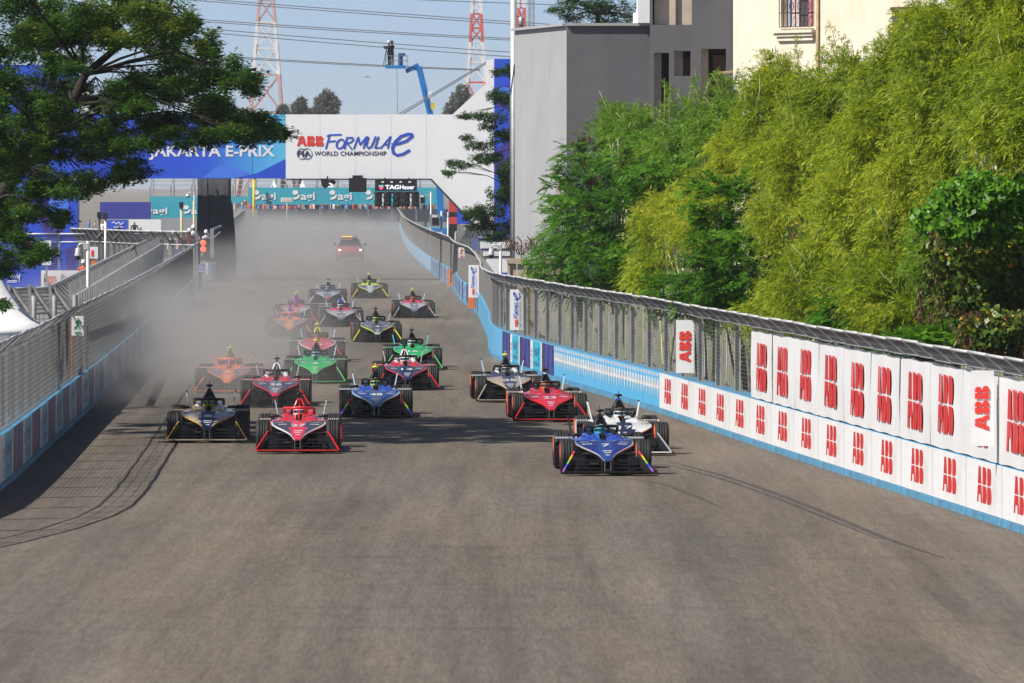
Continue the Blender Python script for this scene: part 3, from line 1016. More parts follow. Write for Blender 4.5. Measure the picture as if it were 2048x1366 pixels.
# driver: one continuous seated body, with a helmet
def driver_mesh():
    mb = MB()
    rings = []
    for (y, z, hx, hy) in [(-.10, .20, .17, .10), (-.22, .30, .18, .11), (-.33, .42, .20, .11), (-.38, .52, .215, .10), (-.38, .575, .19, .085), (-.36, .61, .08, .065), (-.34, .65, .06, .06), (-.32, .69, .075, .085), (-.31, .75, .08, .095), (-.32, .81, .065, .08), (-.33, .835, .02, .03)]:
        rings.append([Vector((hx * math.cos(t), y + hy * math.sin(t), z)) for t in np.linspace(0, 2 * math.pi, 12, endpoint=False)])
    mb.loft(rings, 0)
    for s in (-1, 1):
        mb.tube([(s * .17, -.37, .53), (s * .19, -.18, .44), (s * .14, .08, .47), (s * .12, .2, .50)], [.06, .052, .045, .04], 8)
    return mb.mesh('person', [M_SUIT])
def helmet_mesh():
    """slots 0 shell, 1 second colour, 2 visor"""
    mb = MB()
    n, m = 20, 12
    c = Vector((0, -.31, .745))
    rows = []
    for i in range(m + 1):
        ph = math.pi * (i / m) * .9
        rows.append([c + Vector((.128 * math.sin(ph) * math.sin(t), .150 * math.sin(ph) * math.cos(t), .128 * math.cos(ph) * (1.0 if ph < 1.6 else .95))) for t in np.linspace(0, 2 * math.pi, n, endpoint=False)])
    for i in range(m):
        for k in range(n):
            k2 = (k + 1) % n
            t = 2 * math.pi * (k + .5) / n
            front = math.cos(t)
            mi = 0
            if 5 <= i <= 6 and front > .3: mi = 2
            elif i < 3 and abs(math.sin(t)) < .5: mi = 1
            elif i >= 8 and front > .2: mi = 1
            mb.add([rows[i][k], rows[i + 1][k], rows[i + 1][k2], rows[i][k2]], [(0, 1, 2, 3)], mi, True)
    me = mb.mesh('helmet', [])
    for _ in range(3): me.materials.append(M_CARBON)
    return me
DRV_ME, HEL_ME = driver_mesh(), helmet_mesh()

RAINBOW = [mat('rainbow_%d' % i, c, .35, var=0) for i, c in enumerate([(.75, .05, .06), (.85, .55, .03), (.2, .6, .06), (.05, .1, .7), (.42, .12, .65)])]
_no = [0]
def race_car(px, py, yaw, label, deck, outer, tip, trim, shoulder, flank, cover, spine, hoop, halo, strip, pod, fairing, fin, helmet, dlabel, wing_trim='black', pads='black', num=None, numcol='white', side_text=None, steer=0.0):
    p = ground(px, py)
    yaw += random.Random(px * 7 + int(py)).uniform(-.9, .9)
    # py is where the front tyres touch: put the front axle there
    d = Vector((math.sin(R(yaw)), -math.cos(R(yaw)), 0))       # driving direction, towards the camera
    c = p - d * 1.45
    # x axis of the car = picture right, y axis = driving direction would mirror; so x = picture left
    root = empty('racing_car', label, 'racing car', c, math.atan2(d.y, d.x) - math.pi / 2, 'racing cars on the straight')
    g = lambda k: PT[k] if isinstance(k, str) else k
    dk = part('nose_deck', DECK_ME, root, [g(deck), g(outer), g(tip), g(trim), M_CARBON])
    part('hull', HULL_ME, root, [M_CARBON, g(shoulder), g(flank)])
    part('cockpit_surround', COCK_ME, root, [M_CARBON, g(pads)])
    part('halo', HALO_ME, root, [g(halo)])
    part('engine_cover', COV_ME, root, [g(cover), g(spine)])
    part('roll_hoop_arch', HOOP_ME, root, [g(hoop)])
    part('front_wing', WING_ME, root, [M_CARBON, g(wing_trim), M_ALU, M_ARM])
    part('camera_pod', POD_ME, root, [g(pod)])
    for s in (-1, 1):
        if strip == 'rainbow':
            part('endplate', STRIP_ME[(s, 1)], root, RAINBOW)
        else:
            part('endplate', STRIP_ME[(s, 0)], root, [g(strip)])
        part('wheel_fairing', FAIR_ME[s], root, [M_CARBON, g(fairing[0]), g(fairing[1])])
        part('rear_fin', FIN_ME[s], root, [g(fin[0]), g(fin[1])])
        part('mirror', MIR_ME[s], root, [g('black')])
        for (TY, y, x, r_) in ((TY_F, 1.45, .71, .325), (TY_R, -1.52, .69, .345)):
            w = obj('wheel', TY[0], root, (s * x, y, r_ - .004))
            if y > 0: w.rotation_euler = (0, 0, R(steer))
            obj('rim', TY[1], w); obj('sidewall_band', TY[2], w)
    # number and sponsor words on the deck (they read from the front, so text runs along -x)
    nd = Vector((0, -.985, .17)).normalized()
    if num:
        o = text(num, PT[numcol], (.07 * len(num), 1.52, .515), (-1, 0, 0), (0, -.985, .172), .26, .13 * len(num) + .03, dk, 'number', bold=.02)
    for k, (y, wd) in enumerate([(1.86, .20), (1.98, .14), (2.14, .09)]):
        z = np.interp(-y, [-q[0] for q in DECK], [q[2] for q in DECK]) + .006
        if k < 2 or num: 
            mb = MB(); rnd = random.Random(px + k); x = -wd / 2
            while x < wd / 2 - .02:
                w_ = rnd.uniform(.012, .03); mb.add([(x, y, z), (x + w_, y, z), (x + w_, y - .055, z + .014), (x, y - .055, z + .014)], [(0, 1, 2, 3)]); x += w_ + .01
            mb.build('sponsor_lettering', PT[numcol], dk)
    mb = MB(); rnd = random.Random(px * 3 + 1)
    for s in (-1, 1):
        for (y, x0, x1) in ((1.30, .24, .42), (1.05, .30, .48), (.85, .16, .26)):
            x = x0
            while x < x1 - .02:
                w_ = rnd.uniform(.012, .03); zf = lambda xx, yy: float(np.interp(-yy, [-q[0] for q in DECK], [q[3] + (q[2] - q[3]) * (1 - min(1, abs(xx) / q[1]) ** 1.6) for q in DECK])) + .006
                mb.add([(s * x, y, zf(x, y)), (s * (x + w_), y, zf(x + w_, y)), (s * (x + w_), y - .07, zf(x + w_, y - .07)), (s * x, y - .07, zf(x, y - .07))], [(0, 1, 2, 3)]); x += w_ + .009
    mb.build('sponsor_lettering', PT[numcol if deck != 'silver' else 'navy'], dk)
    mb = MB()
    for s in (-1, 1):
        for k in range(6):
            x = s * (.60 + k * .04); mb.add([(x, -.948, .578), (x + .025, -.948, .578), (x + .025, -.948, .602), (x, -.948, .602)], [(0, 1, 2, 3)])
    mb.build('fairing_lettering', PT['white' if fairing[0] != 'white' else 'navy'], root)
    if side_text:
        for s in (1, -1):
            text(side_text, PT['white'], (s * .853, -.9 if s < 0 else -1.18, .33), (0, -1, 0) if s < 0 else (0, 1, 0), (0, 0, 1), .14, .26, root, 'lettering', bold=.02)
    # the driver sits inside: a person of their own
    dr = obj('person', DRV_ME)
    dr.matrix_world = root.matrix_basis.copy() if False else Matrix.Translation(c) @ Matrix.Rotation(root.rotation_euler.z, 4, 'Z')
    tag(dr, dlabel, 'person', 'drivers in the cars')
    part('helmet', HEL_ME, dr, [g(helmet[0]), g(helmet[1]), M_VISOR])
    return root

B = 'black'
race_car(1211, 948, 2.2, 'blue racing car with rainbow endplates leading the pack by the right wall', 'blue', 'deepblue', 'blue', 'silver', 'brightblue', 'deepblue', B, B, B, B, 'rainbow', B, ('silver', B), ('black', 'black'), ('cyan', 'ice'),
         'driver in light blue helmet in the leading blue car', num='7', pads=B)
race_car(1252, 908, 2.6, 'white and black racing car tucked behind the leading blue car', 'navy', 'white', 'navy', 'white', 'white', 'white', B, 'brightblue', B, B, 'silver', B, ('white', 'white'), ('white', 'black'), ('white', 'red'),
         'driver in white and red helmet in the white and black car', wing_trim='white', num='17')
race_car(1099, 842, 2.6, 'red racing car with dark halo near the right wall', 'crimson', 'red', 'crimson', 'red', 'red', 'red', B, 'ice', B, B, 'red', B, ('white', 'red'), ('ice', 'black'), ('orange', 'cyan'),
         'driver in orange helmet in the red car near the right wall', wing_trim='red', side_text='NI', num='23')
race_car(1019, 803, 2.6, 'black and champagne racing car with yellow camera near the blue wall', 'slate', 'champagne', 'slate', 'champagne', 'slate', B, B, B, B, B, 'champagne', 'yellow', ('silver', B), ('ice', 'black'), ('champagne', 'white'),
         'driver in cream helmet in the champagne car by the blue wall', wing_trim='champagne', pads='white', side_text='1O', num='25')
race_car(752, 835, 2.0, 'blue racing car with yellow camera in the middle of the track', 'steel', 'blue', 'steel', 'ice', 'brightblue', 'deepblue', B, B, B, B, 'rainbow', 'yellow', ('silver', B), ('ice', 'black'), ('lime', 'white'),
         'driver in yellow-green helmet in the blue car mid-track', num='48', pads=B)
race_car(596, 904, 1.2, 'bright red racing car with red halo at the front left', 'pinkred', 'slate', 'pinkred', 'white', 'red', 'red', B, B, 'red', 'red', 'red', B, (B, 'red'), ('silver', 'red'), ('white', 'champagne'),
         'driver in white helmet under the red halo', wing_trim='red', pads='red', num='27')
race_car(415, 883, 1.0, 'black and gold racing car nearest the left wall', 'navy', 'champagne', 'navy', 'gold', 'gold', 'slate', B, B, B, B, 'gold', B, ('gold', B), ('ice', 'black'), ('yellow', 'lime'),
         'driver in yellow and green helmet in the black and gold car', wing_trim='champagne', pads='white', side_text='1O', num='1')
race_car(551, 813, 1.2, 'grey and red racing car with white roll hoop behind the bright red car', 'grey', 'slate', 'crimson', 'crimson', 'red', 'slate', B, 'brightblue', 'white', B, 'red', B, ('red', B), ('silver', 'black'), ('black', 'white'),
         'driver in dark helmet between white headrests behind the bright red car', pads='white', num='36')
race_car(813, 779, 2.0, 'red and navy racing car with white roll hoop ahead of a green car', 'navy', 'slate', 'navy', 'crimson', 'red', 'red', B, B, 'white', B, 'red', B, ('red', B), ('silver', 'black'), ('white', 'cyan'),
         'driver in white helmet in the red and navy car', pads='white', num='13')
race_car(826, 739, 2.0, 'clear bright green racing car with black camera on the right of the track', 'green', 'green', 'mint', 'mint', 'green', 'green', B, B, B, B, 'mint', B, ('green', B), ('cyan', 'black'), ('white', 'champagne'),
         'driver in white helmet in the clear green car', wing_trim='green', num='16')
race_car(630, 766, 1.4, 'green racing car with yellow camera fading into the dust', 'green', 'green', 'mint', 'mint', 'green', 'green', B, B, B, B, 'mint', 'yellow', ('green', B), ('ice', 'black'), ('ice', 'white'),
         'driver in pale helmet in the dusty green car', wing_trim='green', num='9')
race_car(634, 724, 1.4, 'red and white racing car with yellow hoop hidden behind the dusty green car', 'red', 'pinkred', 'red', 'white', 'red', 'white', B, B, 'yellow', B, 'red', 'yellow', ('white', 'red'), ('ice', 'black'), ('red', 'white'),
         'driver in red helmet in the car with the yellow hoop', num='51')
race_car(456, 785, 1.2, 'orange racing car nearest the camera, half hidden in dust on the left', 'orange', 'grey', 'orange', 'orange', 'orange', 'slate', 'orange', 'slate', B, 'orange', 'orange', 'yellow', ('orange', B), ('orange', 'black'), ('violet', 'ice'),
         'driver in violet helmet in the nearer orange car', wing_trim='orange', num='5')
race_car(579, 674, 1.4, 'orange racing car with purple hoop farther back in the dust', 'orange', 'grey', 'orange', 'orange', 'orange', 'slate', 'deepblue', 'deepblue', 'violet', 'orange', 'orange', B, ('orange', B), ('ice', 'black'), ('violet', 'ice'),
         'driver in violet helmet in the farther orange car', num='8')
race_car(591, 645, 1.4, 'purple and pink racing car with yellow camera behind the farther orange car', 'pinkred', 'silver', 'pinkred', 'silver', 'crimson', 'crimson', 'crimson', 'purple', 'purple', 'purple', 'pinkred', 'yellow', ('pinkred', B), ('silver', 'black'), ('violet', 'ice'),
         'driver in the purple and pink car in the dust', num='3')
race_car(682, 653, 1.6, 'grey racing car with blue engine cover in the dusty middle of the pack', 'grey', 'silver', 'grey', 'grey', 'red', 'slate', 'deepblue', 'brightblue', 'brightblue', B, 'silver', B, ('silver', B), ('ice', 'red'), ('white', 'black'),
         'driver in the grey car with the blue engine cover', num='33')
race_car(655, 610, 1.6, 'grey and white racing car with red wing edge at the back of the left lane', 'slate', 'silver', 'crimson', 'silver', 'slate', 'slate', B, 'ice', B, B, 'white', B, ('silver', B), ('ice', 'black'), ('ice', 'white'),
         'driver in the grey and white car at the back', wing_trim='white', num='58')
race_car(754, 684, 1.8, 'dark grey racing car with lime edges in mid track', 'slate', 'grey', 'silver', 'lime', 'grey', 'slate', B, B, B, B, 'yellow', B, ('slate', B), ('silver', 'black'), ('lime', 'ice'),
         'driver in lime helmet in the lime-edged car', num='4')
race_car(740, 596, 1.7, 'grey and lime racing car at the very back of the pack', 'silver', 'grey', 'silver', 'lime', 'lime', 'slate', B, B, B, B, 'yellow', 'yellow', ('slate', B), ('lime', 'black'), ('lime', 'white'),
         'driver in the lime and grey car at the very back', num='94')
race_car(828, 635.5, 1.7, 'grey and red racing car with yellow camera alone at the back right', 'grey', 'silver', 'grey', 'grey', 'red', 'slate', B, B, B, B, 'silver', 'yellow', ('slate', B), ('ice', 'red'), ('orange', 'white'),
         'driver in orange helmet in the grey and red car', num='2')

# ------------------------------------------------------------------ red safety car
def safety_car(px, py):
    p = ground(px, py)
    root = empty('safety_car', 'red safety car with amber roof lights following through the dust', 'car', p + Vector((0, 1.0, 0)), math.pi + R(1.6))
    root.scale = (1, 1, 1.14)
    mr = mat('safety_car_red', (.42, .012, .02), .25, var=.04, coat=.6); mk = M_CARBON
    mb = MB(); st = []
    for (y, hw, zt, zb) in [(2.42, .70, .62, .28), (2.30, .86, .74, .22), (1.9, .95, .82, .2), (1.2, .98, .88, .2), (.7, .98, .93, .2), (-1.6, .98, .97, .2), (-2.2, .93, .98, .25), (-2.5, .82, .93, .3)]:
        st.append(ring_sym(y, [(0, zt + .02), (hw * .6, zt + .015), (hw * .92, zt - .05), (hw, zt - .22), (hw * .99, zb + .1), (hw * .93, zb), (0, zb)]))
    mb.loft(st, 0); mb.build('body', mr, root)
    mb = MB()
    st = [ring_sym(y, [(0, z1), (h1 * .8, z1 - .015), (h1, z1 - .06), (h0, .90), (0, .90)]) for y, z1, h1, h0 in ((.75, .95, .80, .86), (.1, 1.30, .66, .86), (-.3, 1.40, .62, .86), (-1.1, 1.38, .60, .85), (-1.9, 1.12, .66, .84), (-2.2, .98, .7, .82))]
    n = len(st[0])
    for i in range(len(st) - 1):
        for k in range(n):
            k2 = (k + 1) % n
            mb.add([st[i][k], st[i][k2], st[i + 1][k2], st[i + 1][k]], [(0, 1, 2, 3)], 0 if (i in (2,) and k in (0, 1, n - 1, n - 2)) else 1, True)
    mb.build('cabin', [mr, M_GLASSD], root)
    MB().span(-.55, .55, 2.33, 2.45, .30, .50).build('grille', mk, root)
    hl = mat('headlight_lit', (.9, .9, .9), .3, var=0, emit=(1, .97, .92), estr=4.0)
    for s in (-1, 1):
        h = MB()
        for dx, dz in ((-.05, .03), (.05, .03), (-.05, -.03), (.05, -.03)):
            h.box((s * .74 + dx, 2.34, .67 + dz), (.085, .06, .045), 0, Matrix.Rotation(s * R(-12), 3, 'Z'))
        h.build('headlight', hl, root)
        m_ = MB(); m_.loft([[Vector((s * 1.08 + x * k, y, 1.0 + z * k)) for x, z in ((-.1, -.07), (.1, -.06), (.1, .06), (-.1, .07))] for y, k in ((.5, .7), (.44, 1), (.38, 1))], 0); m_.bar((s * .9, .45, .95), (s * 1.0, .43, .98), .04, .04); m_.build('mirror', mk, root)
        for y in (1.5, -1.45):
            w = MB(); w.lathe([(-.13, .2), (-.14, .30), (-.12, .345), (.12, .345), (.14, .30), (.13, .2)], 24, 'X'); o = w.build('wheel', M_TYRE, root, (s * .86, y, .343))
    lb = MB(); lb.box((0, -.45, 1.44), (1.1, .22, .03), 0); lb.box((0, -.45, 1.52), (1.16, .26, .02), 0); lb.build('light_bar', mk, root)
    am = mat('amber_lamp', (.9, .5, .05), .4, var=0, emit=(1.0, .50, .06), estr=1.4)
    for k in range(5):
        MB().box((.28 + .13 - k * .16 + .1, -.34, 1.485), (.13, .1, .06), 0).build('amber_lamp', am, root)
safety_car(699, 521)
# ------------------------------------------------------------------ start gantry
M_GWHITE = mat('gantry_white_print', (0.86, 0.86, 0.86), 0.5, var=0.03, scale=.6)
M_GBLUE = mat('gantry_blue_print', (0.025, 0.085, 0.62), 0.5, var=0.10, scale=.25)
M_GPURP = mat('gantry_purple_print', (0.055, 0.04, 0.30), 0.5, var=0.08)
M_GLB = mat('gantry_light_blue_print', (0.07, 0.20, 0.78), 0.5, var=0.08)
M_GCYAN = mat('gantry_cyan_print', (0.06, 0.42, 0.74), 0.5, var=0.08)
M_CLOTH = mat('black_cloth', (0.05, 0.052, 0.06), 0.9, var=0.2, scale=1.2)
M_BLKBOX = mat('black_plastic', (0.012, 0.012, 0.013), 0.6, var=0.15)
M_TXTNAVY = mat('dark_navy_print', (0.03, 0.04, 0.10), 0.5, var=0)
M_TXTBLUE = mat('blue_print', (0.035, 0.09, 0.55), 0.5, var=0)
M_TXTRED = mat('bright_red_print', (0.78, 0.045, 0.03), 0.5, var=0)
M_PWHITE = mat('plain_white', (0.80, 0.80, 0.80), 0.5, var=0.03)
GY = 400.0
def gradient_mat(name, stops, x0, x1):
    """print whose own colour runs from left to right"""
    m = bpy.data.materials.new(name); m.use_nodes = True
    N, L = m.node_tree.nodes, m.node_tree.links
    tc = N.new('ShaderNodeTexCoord'); sp = N.new('ShaderNodeSeparateXYZ'); mr = N.new('ShaderNodeMapRange'); cr = N.new('ShaderNodeValToRGB')
    L.new(tc.outputs['Object'], sp.inputs[0]); L.new(sp.outputs['X'], mr.inputs['Value'])
    mr.inputs['From Min'].default_value = x0; mr.inputs['From Max'].default_value = x1
    els = cr.color_ramp.elements
    while len(els) < len(stops): els.new(.5)
    for e, (p, c) in zip(els, stops): e.position = p; e.color = (*c, 1)
    L.new(mr.outputs[0], cr.inputs[0]); L.new(cr.outputs[0], N['Principled BSDF'].inputs['Base Color'])
    N['Principled BSDF'].inputs['Roughness'].default_value = .5
    return m
def P(px, py, Y=GY): return at(px, py, Y)
def pxpoly(pts, Y): return [at(x, y, Y) for x, y in pts]
def zg(Y): return HOR + FPX * CAM_H / Y      # pixel row of the ground at depth Y

gan = empty('start_gantry', 'blue and white start gantry spanning the straight', 'gantry', (at(571, 0, GY).x, GY, 0))
G0 = Vector(gan.location)
def gpart(name, pts, m_, depth=1.8, Y=GY):
    mb = MB(); mb.prism([p - G0 for p in pxpoly(pts, Y)], (0, depth, 0)); return mb.build(name, m_, gan)
gb = zg(GY) 
m_beam = gradient_mat('gantry_beam_print', [(0, (.02, .06, .58)), (.62, (.03, .11, .66)), (.82, (.07, .32, .76)), (1, (.12, .52, .80))], at(155, 0, GY).x - G0.x, 0.0)
beam = gpart('beam_left', [(155, 357), (571, 357), (571, 229), (155, 229)], m_beam)
leg_l = gpart('leg_panel', [(-90, gb), (155, gb), (155, 130), (-90, 130)], M_GBLUE)
gpart('brace', [(155.5, 229), (225, 229), (155.5, 165)], M_GWHITE, 1.6)
beam_r = gpart('beam_right', [(571.3, 357), (862, 357), (988, 492), (988, 118), (972, 121), (972, 167), (905, 229), (571.3, 229)], M_GWHITE)
gpart('leg_post', [(976, gb), (988, gb), (988, 492.5), (976, 479)], M_GWHITE)
leg_r = gpart('leg_panel', [(988.4, gb), (1085, gb), (1085, 118), (988.4, 118)], M_GBLUE)
gpart('soffit_trim', [(571, 360), (861, 360), (985, 493), (988, 493), (988, 488), (863, 357.3), (571, 357.3)], M_CLOTH, 1.9, GY - .06)
def gprint(pts, m_, parent, dy=.012):
    mb = MB(); mb.poly([p - G0 - Vector((0, dy, 0)) for p in pxpoly(pts, GY)]); return mb.build('print', m_, parent)
def gellipse(cx, cy, rx, ry, m_, parent, a0=0, a1=360, dy=.012):
    return gprint([(cx + rx * math.cos(R(a)), cy + ry * math.sin(R(a))) for a in np.linspace(a1, a0, 26)], m_, parent, dy)
gprint([(515, 346), (571, 318), (571, 356.5), (470, 356.5)], M_GBLUE, beam)
gprint([(405, 356), (440, 330), (500, 345), (480, 356)], M_GLB, beam)
# curved petals on the tall side panels
gprint([(0, 190), (60, 150), (130, 200), (70, 230)], M_GPURP, leg_l); gprint([(20, 250), (90, 225), (110, 262), (40, 285)], M_GPURP, leg_l)
gprint([(-10, 330), (60, 300), (80, 340), (20, 370)], M_GLB, leg_l); gellipse(105, 420, 30, 55, M_GPURP, leg_l, 0, 360); gellipse(118, 408, 20, 40, M_GLB, leg_l, 0, 360, .02)
gellipse(20, 430, 42, 36, M_GPURP, leg_l); gellipse(30, 500, 60, 22, M_GLB, leg_l); gprint([(60, 480), (150, 470), (152, 520), (90, 540)], M_GPURP, leg_l)
gprint([(989, 137), (1020, 143), (989, 150)], M_GPURP, leg_r); gprint([(989, 175), (1030, 168), (1030, 210), (989, 215)], M_GPURP, leg_r); gellipse(1010, 188, 16, 14, M_GLB, leg_r, 0, 360, .02)
gprint([(989, 300), (1040, 270), (1060, 330), (989, 350)], M_GPURP, leg_r)
def gtext(s, px, py, h, w, m_, parent, bold=.0, sp=1.0):
    text(s, m_, P(px, py) - G0 - Vector((0, .02, 0)), (1, 0, 0), (0, 0, 1), h * GY / FPX, w * GY / FPX, parent, 'lettering', bold, sp)
gtext('JAKARTA E-PRIX', 298, 320, 29, 252, M_PWHITE, beam, .025)
U = GY / FPX
print2d(abb_polys(), 'lettering', M_TXTRED, P(594, 292) - G0 - Vector((0, .02, 0)), (1, 0, 0), (0, 0, 1), 20 * U, beam_r, sx=53 / 2.6 * U)
print2d(script_polys(.12), 'lettering', M_TXTBLUE, P(652, 296) - G0 - Vector((0, .02, 0)), (1, 0, 0), (0, 0, 1), 25.5 * U, beam_r, sx=28 * U)
gtext('WORLD CHAMPIONSHIP', 629, 311.5, 9, 144, M_TXTNAVY, beam_r, .012, 1.05)
gtext('FIA', 596, 313, 11, 26, M_TXTNAVY, beam_r, .03)
mb = MB()
for cx in (604, 614):
    mb2 = [(cx + 10 * math.cos(a), 307.5 + 10.5 * math.sin(a)) for a in np.linspace(0, 2 * math.pi, 25)]
    for a, b in zip(mb2, mb2[1:]):
        mb.bar(P(*a) - G0 - Vector((0, .02, 0)), P(*b) - G0 - Vector((0, .02, 0)), .02, .02)
mb.build('emblem_ring', M_TXTNAVY, beam_r)
m_seam = mat('fabric_seam', (.79, .79, .795), .6, var=0)
for px in (640, 711, 782, 853):
    gprint([(px - .35, 356.5), (px + .35, 356.5), (px + .35, 229.5), (px - .35, 229.5)], m_seam, beam_r, .008)
for px in (225, 295, 365, 435, 505):
    gprint([(px - .35, 356.5), (px + .35, 356.5), (px + .35, 229.5), (px - .35, 229.5)], M_GBLUE, beam, .008)
# draped support tower on the left with its cable
dr = MB(); Yt = 404.0
prof = [(0, 386, 470), (1.2, 390, 470), (2.6, 393, 468), (3.2, 394, 466), (4.1, 395, 464), (4.5, 395, 460), (5.9, 395, 460)]
rg = []
rnd = random.Random(3)
for (z, a, b) in prof:
    x0, x1 = at(a, 0, Yt).x - G0.x, at(b, 0, Yt).x - G0.x
    n = 12
    ring = [Vector((x0 + (x1 - x0) * k / n, Yt - GY + .03 * math.sin(k * 1.3 + z), z)) for k in range(n + 1)] + [Vector((x1, Yt - GY + 1.7, z)), Vector((x0, Yt - GY + 1.7, z))]
    rg.append(ring)
dr.loft(rg, 0); dr.build('draped_tower', M_CLOTH, gan)
dr = MB(); dr.tube([P(415, 357, Yt - .3) - G0, P(416, 385, Yt - .4) - G0, P(416, 420, Yt - .35) - G0, P(419, 450, Yt - .4) - G0, P(422, 470, Yt - .4) - G0], .045, 6); dr.build('cable', M_BLKBOX, gan)
# truss and lifting lines seen on top
# ------------------------------------------------------------------ things hanging from the beam
lb = empty('start_light_board', 'black start light board with ten unlit lamps hanging from the gantry', 'signal', P(750, 413, GY - .9))
L0 = Vector(lb.location)
Q = lambda px, py, d=0.0: P(px, py, GY - .9) - L0 - Vector((0, d, 0))
def lbox(px0, py0, px1, py1, d0, d1, m_, name):
    a, b = Q(px0, py1), Q(px1, py0); return MB().span(a.x, b.x, -d1, -d0, a.z, b.z).build(name, m_, lb)
scr = lbox(750, 359, 834, 382, -.25, 0, M_BLKBOX, 'screen')
fr = MB(); a, b = Q(749, 413), Q(838, 383); fr.span(a.x, b.x, -.05, .25, a.z, b.z); fr.build('lamp_panel', M_BLKBOX, lb)
m_led = mat('led_text', (.8, .8, .9), .4, var=0, emit=(.75, .78, 1.0), estr=.9)
text('TAG', m_led, Q(770.5, 378.5, .02), (1, 0, 0), (0, 0, 1), 8.5 * U, 28 * U, scr, 'lettering', .03)
text('Heuer', m_led, Q(800, 378.5, .02), (1, 0, 0), (0, 0, 1), 8.5 * U, 29 * U, scr, 'lettering', .012)
sh = MB(); sh.poly([Q(758, 370, .02), Q(767, 370, .02), Q(767, 376, .02), Q(762.5, 380, .02), Q(758, 376, .02)][::-1]); sh.build('logo', mat('shield_pink', (.75, .08, .22), .4, var=0, emit=(.8, .1, .25), estr=.5), scr)
sh = MB(); sh.poly([Q(758, 370, .026), Q(767, 370, .026), Q(767, 373, .026), Q(758, 373, .026)][::-1]); sh.build('logo', mat('shield_teal', (.1, .5, .45), .4, var=0, emit=(.1, .5, .45), estr=.5), scr)
m_lamp = mat('unlit_lamp', (.10, .10, .105), .35, var=.1); m_tc = mat('teal_strip', (.08, .5, .6), .5, var=.1)
for k in range(5):
    cx = 756.5 + k * 18.6
    for j, cy in enumerate((391, 404)):
        mb = MB(); c = Q(cx, cy, .05)
        mb.lathe([(-.06, .13), (-.02, .16), (.05, .165), (.06, .02)], 18, 'Y', 0, c); mb.build('lamp', m_lamp, lb)
        mb = MB(); mb.tube([c + Vector((.17 * math.cos(t), -.10, .17 * math.sin(t))) for t in np.linspace(.1, math.pi - .1, 10)], .035, 5); mb.build('lamp_hood', M_BLKBOX, lb)
    if k < 4:
        a, b = Q(cx + 7.6, 411), Q(cx + 11, 388)
        MB().span(a.x, b.x, -.075, -.05, a.z, b.z).build('panel_strip', [M_PWHITE, m_tc, m_lamp, M_PWHITE][k], lb)
for k in range(4):
    a, b = Q(763 + k * 18, 365.5), Q(768 + k * 18, 362.5); MB().span(a.x, b.x, -.03, -.005, a.z, b.z).build('status_lamp', M_PWHITE, lb)
for px in (770, 818):
    mb = MB(); mb.bar(Q(px, 359, -.1), Q(px, 355, -.1), .06); mb.build('hanger', M_BLKBOX, lb)
bx = MB(); a, b = P(698, 384, GY - .5), P(733, 356, GY - .5); bx.span(a.x, b.x, a.y - .3, a.y + .3, a.z, b.z); bx.span(a.x + .05, b.x - .05, a.y - .33, a.y - .3, a.z + .05, b.z - .05); bx.span(a.x + .2, b.x - .2, a.y - .1, a.y + .1, b.z, b.z + .15)
tag(bx.build('display_box', M_BLKBOX), 'plain black box hanging from the gantry between camera and light board', 'box')
cm = empty('broadcast_camera', 'black remote camera bundle hanging under the middle of the gantry', 'camera', P(655, 365, GY - .5))
C0 = Vector(cm.location); q = lambda x, y: P(x, y, GY - .5) - C0
mb = MB(); mb.loft([[q(641, 357) + Vector((0, d, 0)), q(657, 357) + Vector((0, d, 0)), q(658, 372) + Vector((0, d, 0)), q(650, 377.5) + Vector((0, d, 0)), q(644, 372) + Vector((0, d, 0))] for d in (-.2, .2)], 0, False); mb.build('housing', M_BLKBOX, cm)
mb = MB(); mb.tube([q(658, 360), q(664, 362), q(671, 366)], [.12, .13, .09], 8); mb.build('lens', M_BLKBOX, cm)
mb = MB(); mb.bar(q(655, 357), q(655, 352), .08); mb.bar(q(657, 368), q(662, 372), .07); mb.build('mount', M_BLKBOX, cm)

# ------------------------------------------------------------------ red signal at the pit exit
Yl = 393.0
sl = empty('signal_light', 'black signal with two lit red lamps at the pit exit', 'signal', at(405, 520, Yl))
S0 = Vector(sl.location); q = lambda x, y, d=0: at(x, y, Yl) - S0 - Vector((0, d, 0))
a, b = q(391, 521), q(420, 477); MB().span(a.x, b.x, -.0, .2, a.z, b.z).build('backboard', M_BLKBOX, sl)
m_rl = mat('red_lamp_lit', (.9, .1, .05), .4, var=0, emit=(1.0, .10, .03), estr=1.6)
for cy, m_ in ((485.5, m_rl), (498.5, m_rl), (511.5, m_lamp)):
    mb = MB(); mb.lathe([(0, .16), (-.03, .155), (-.06, .02)], 20, 'Y', 0, q(406.5, cy)); mb.build('lamp', m_, sl)
    mb = MB(); c = q(406.5, cy); mb.tube([c + Vector((.175 * math.cos(t), -.09, .175 * math.sin(t))) for t in np.linspace(.1, math.pi - .1, 10)], .012, 5); mb.build('lamp_hood', M_BLKBOX, sl)
mb = MB(); mb.span(q(396, 0).x, q(398, 0).x, .05, .15, -S0.z, q(0, 521).z); mb.span(q(413, 0).x, q(415, 0).x, .05, .15, -S0.z, q(0, 521).z); mb.build('stand', M_GALV, sl)
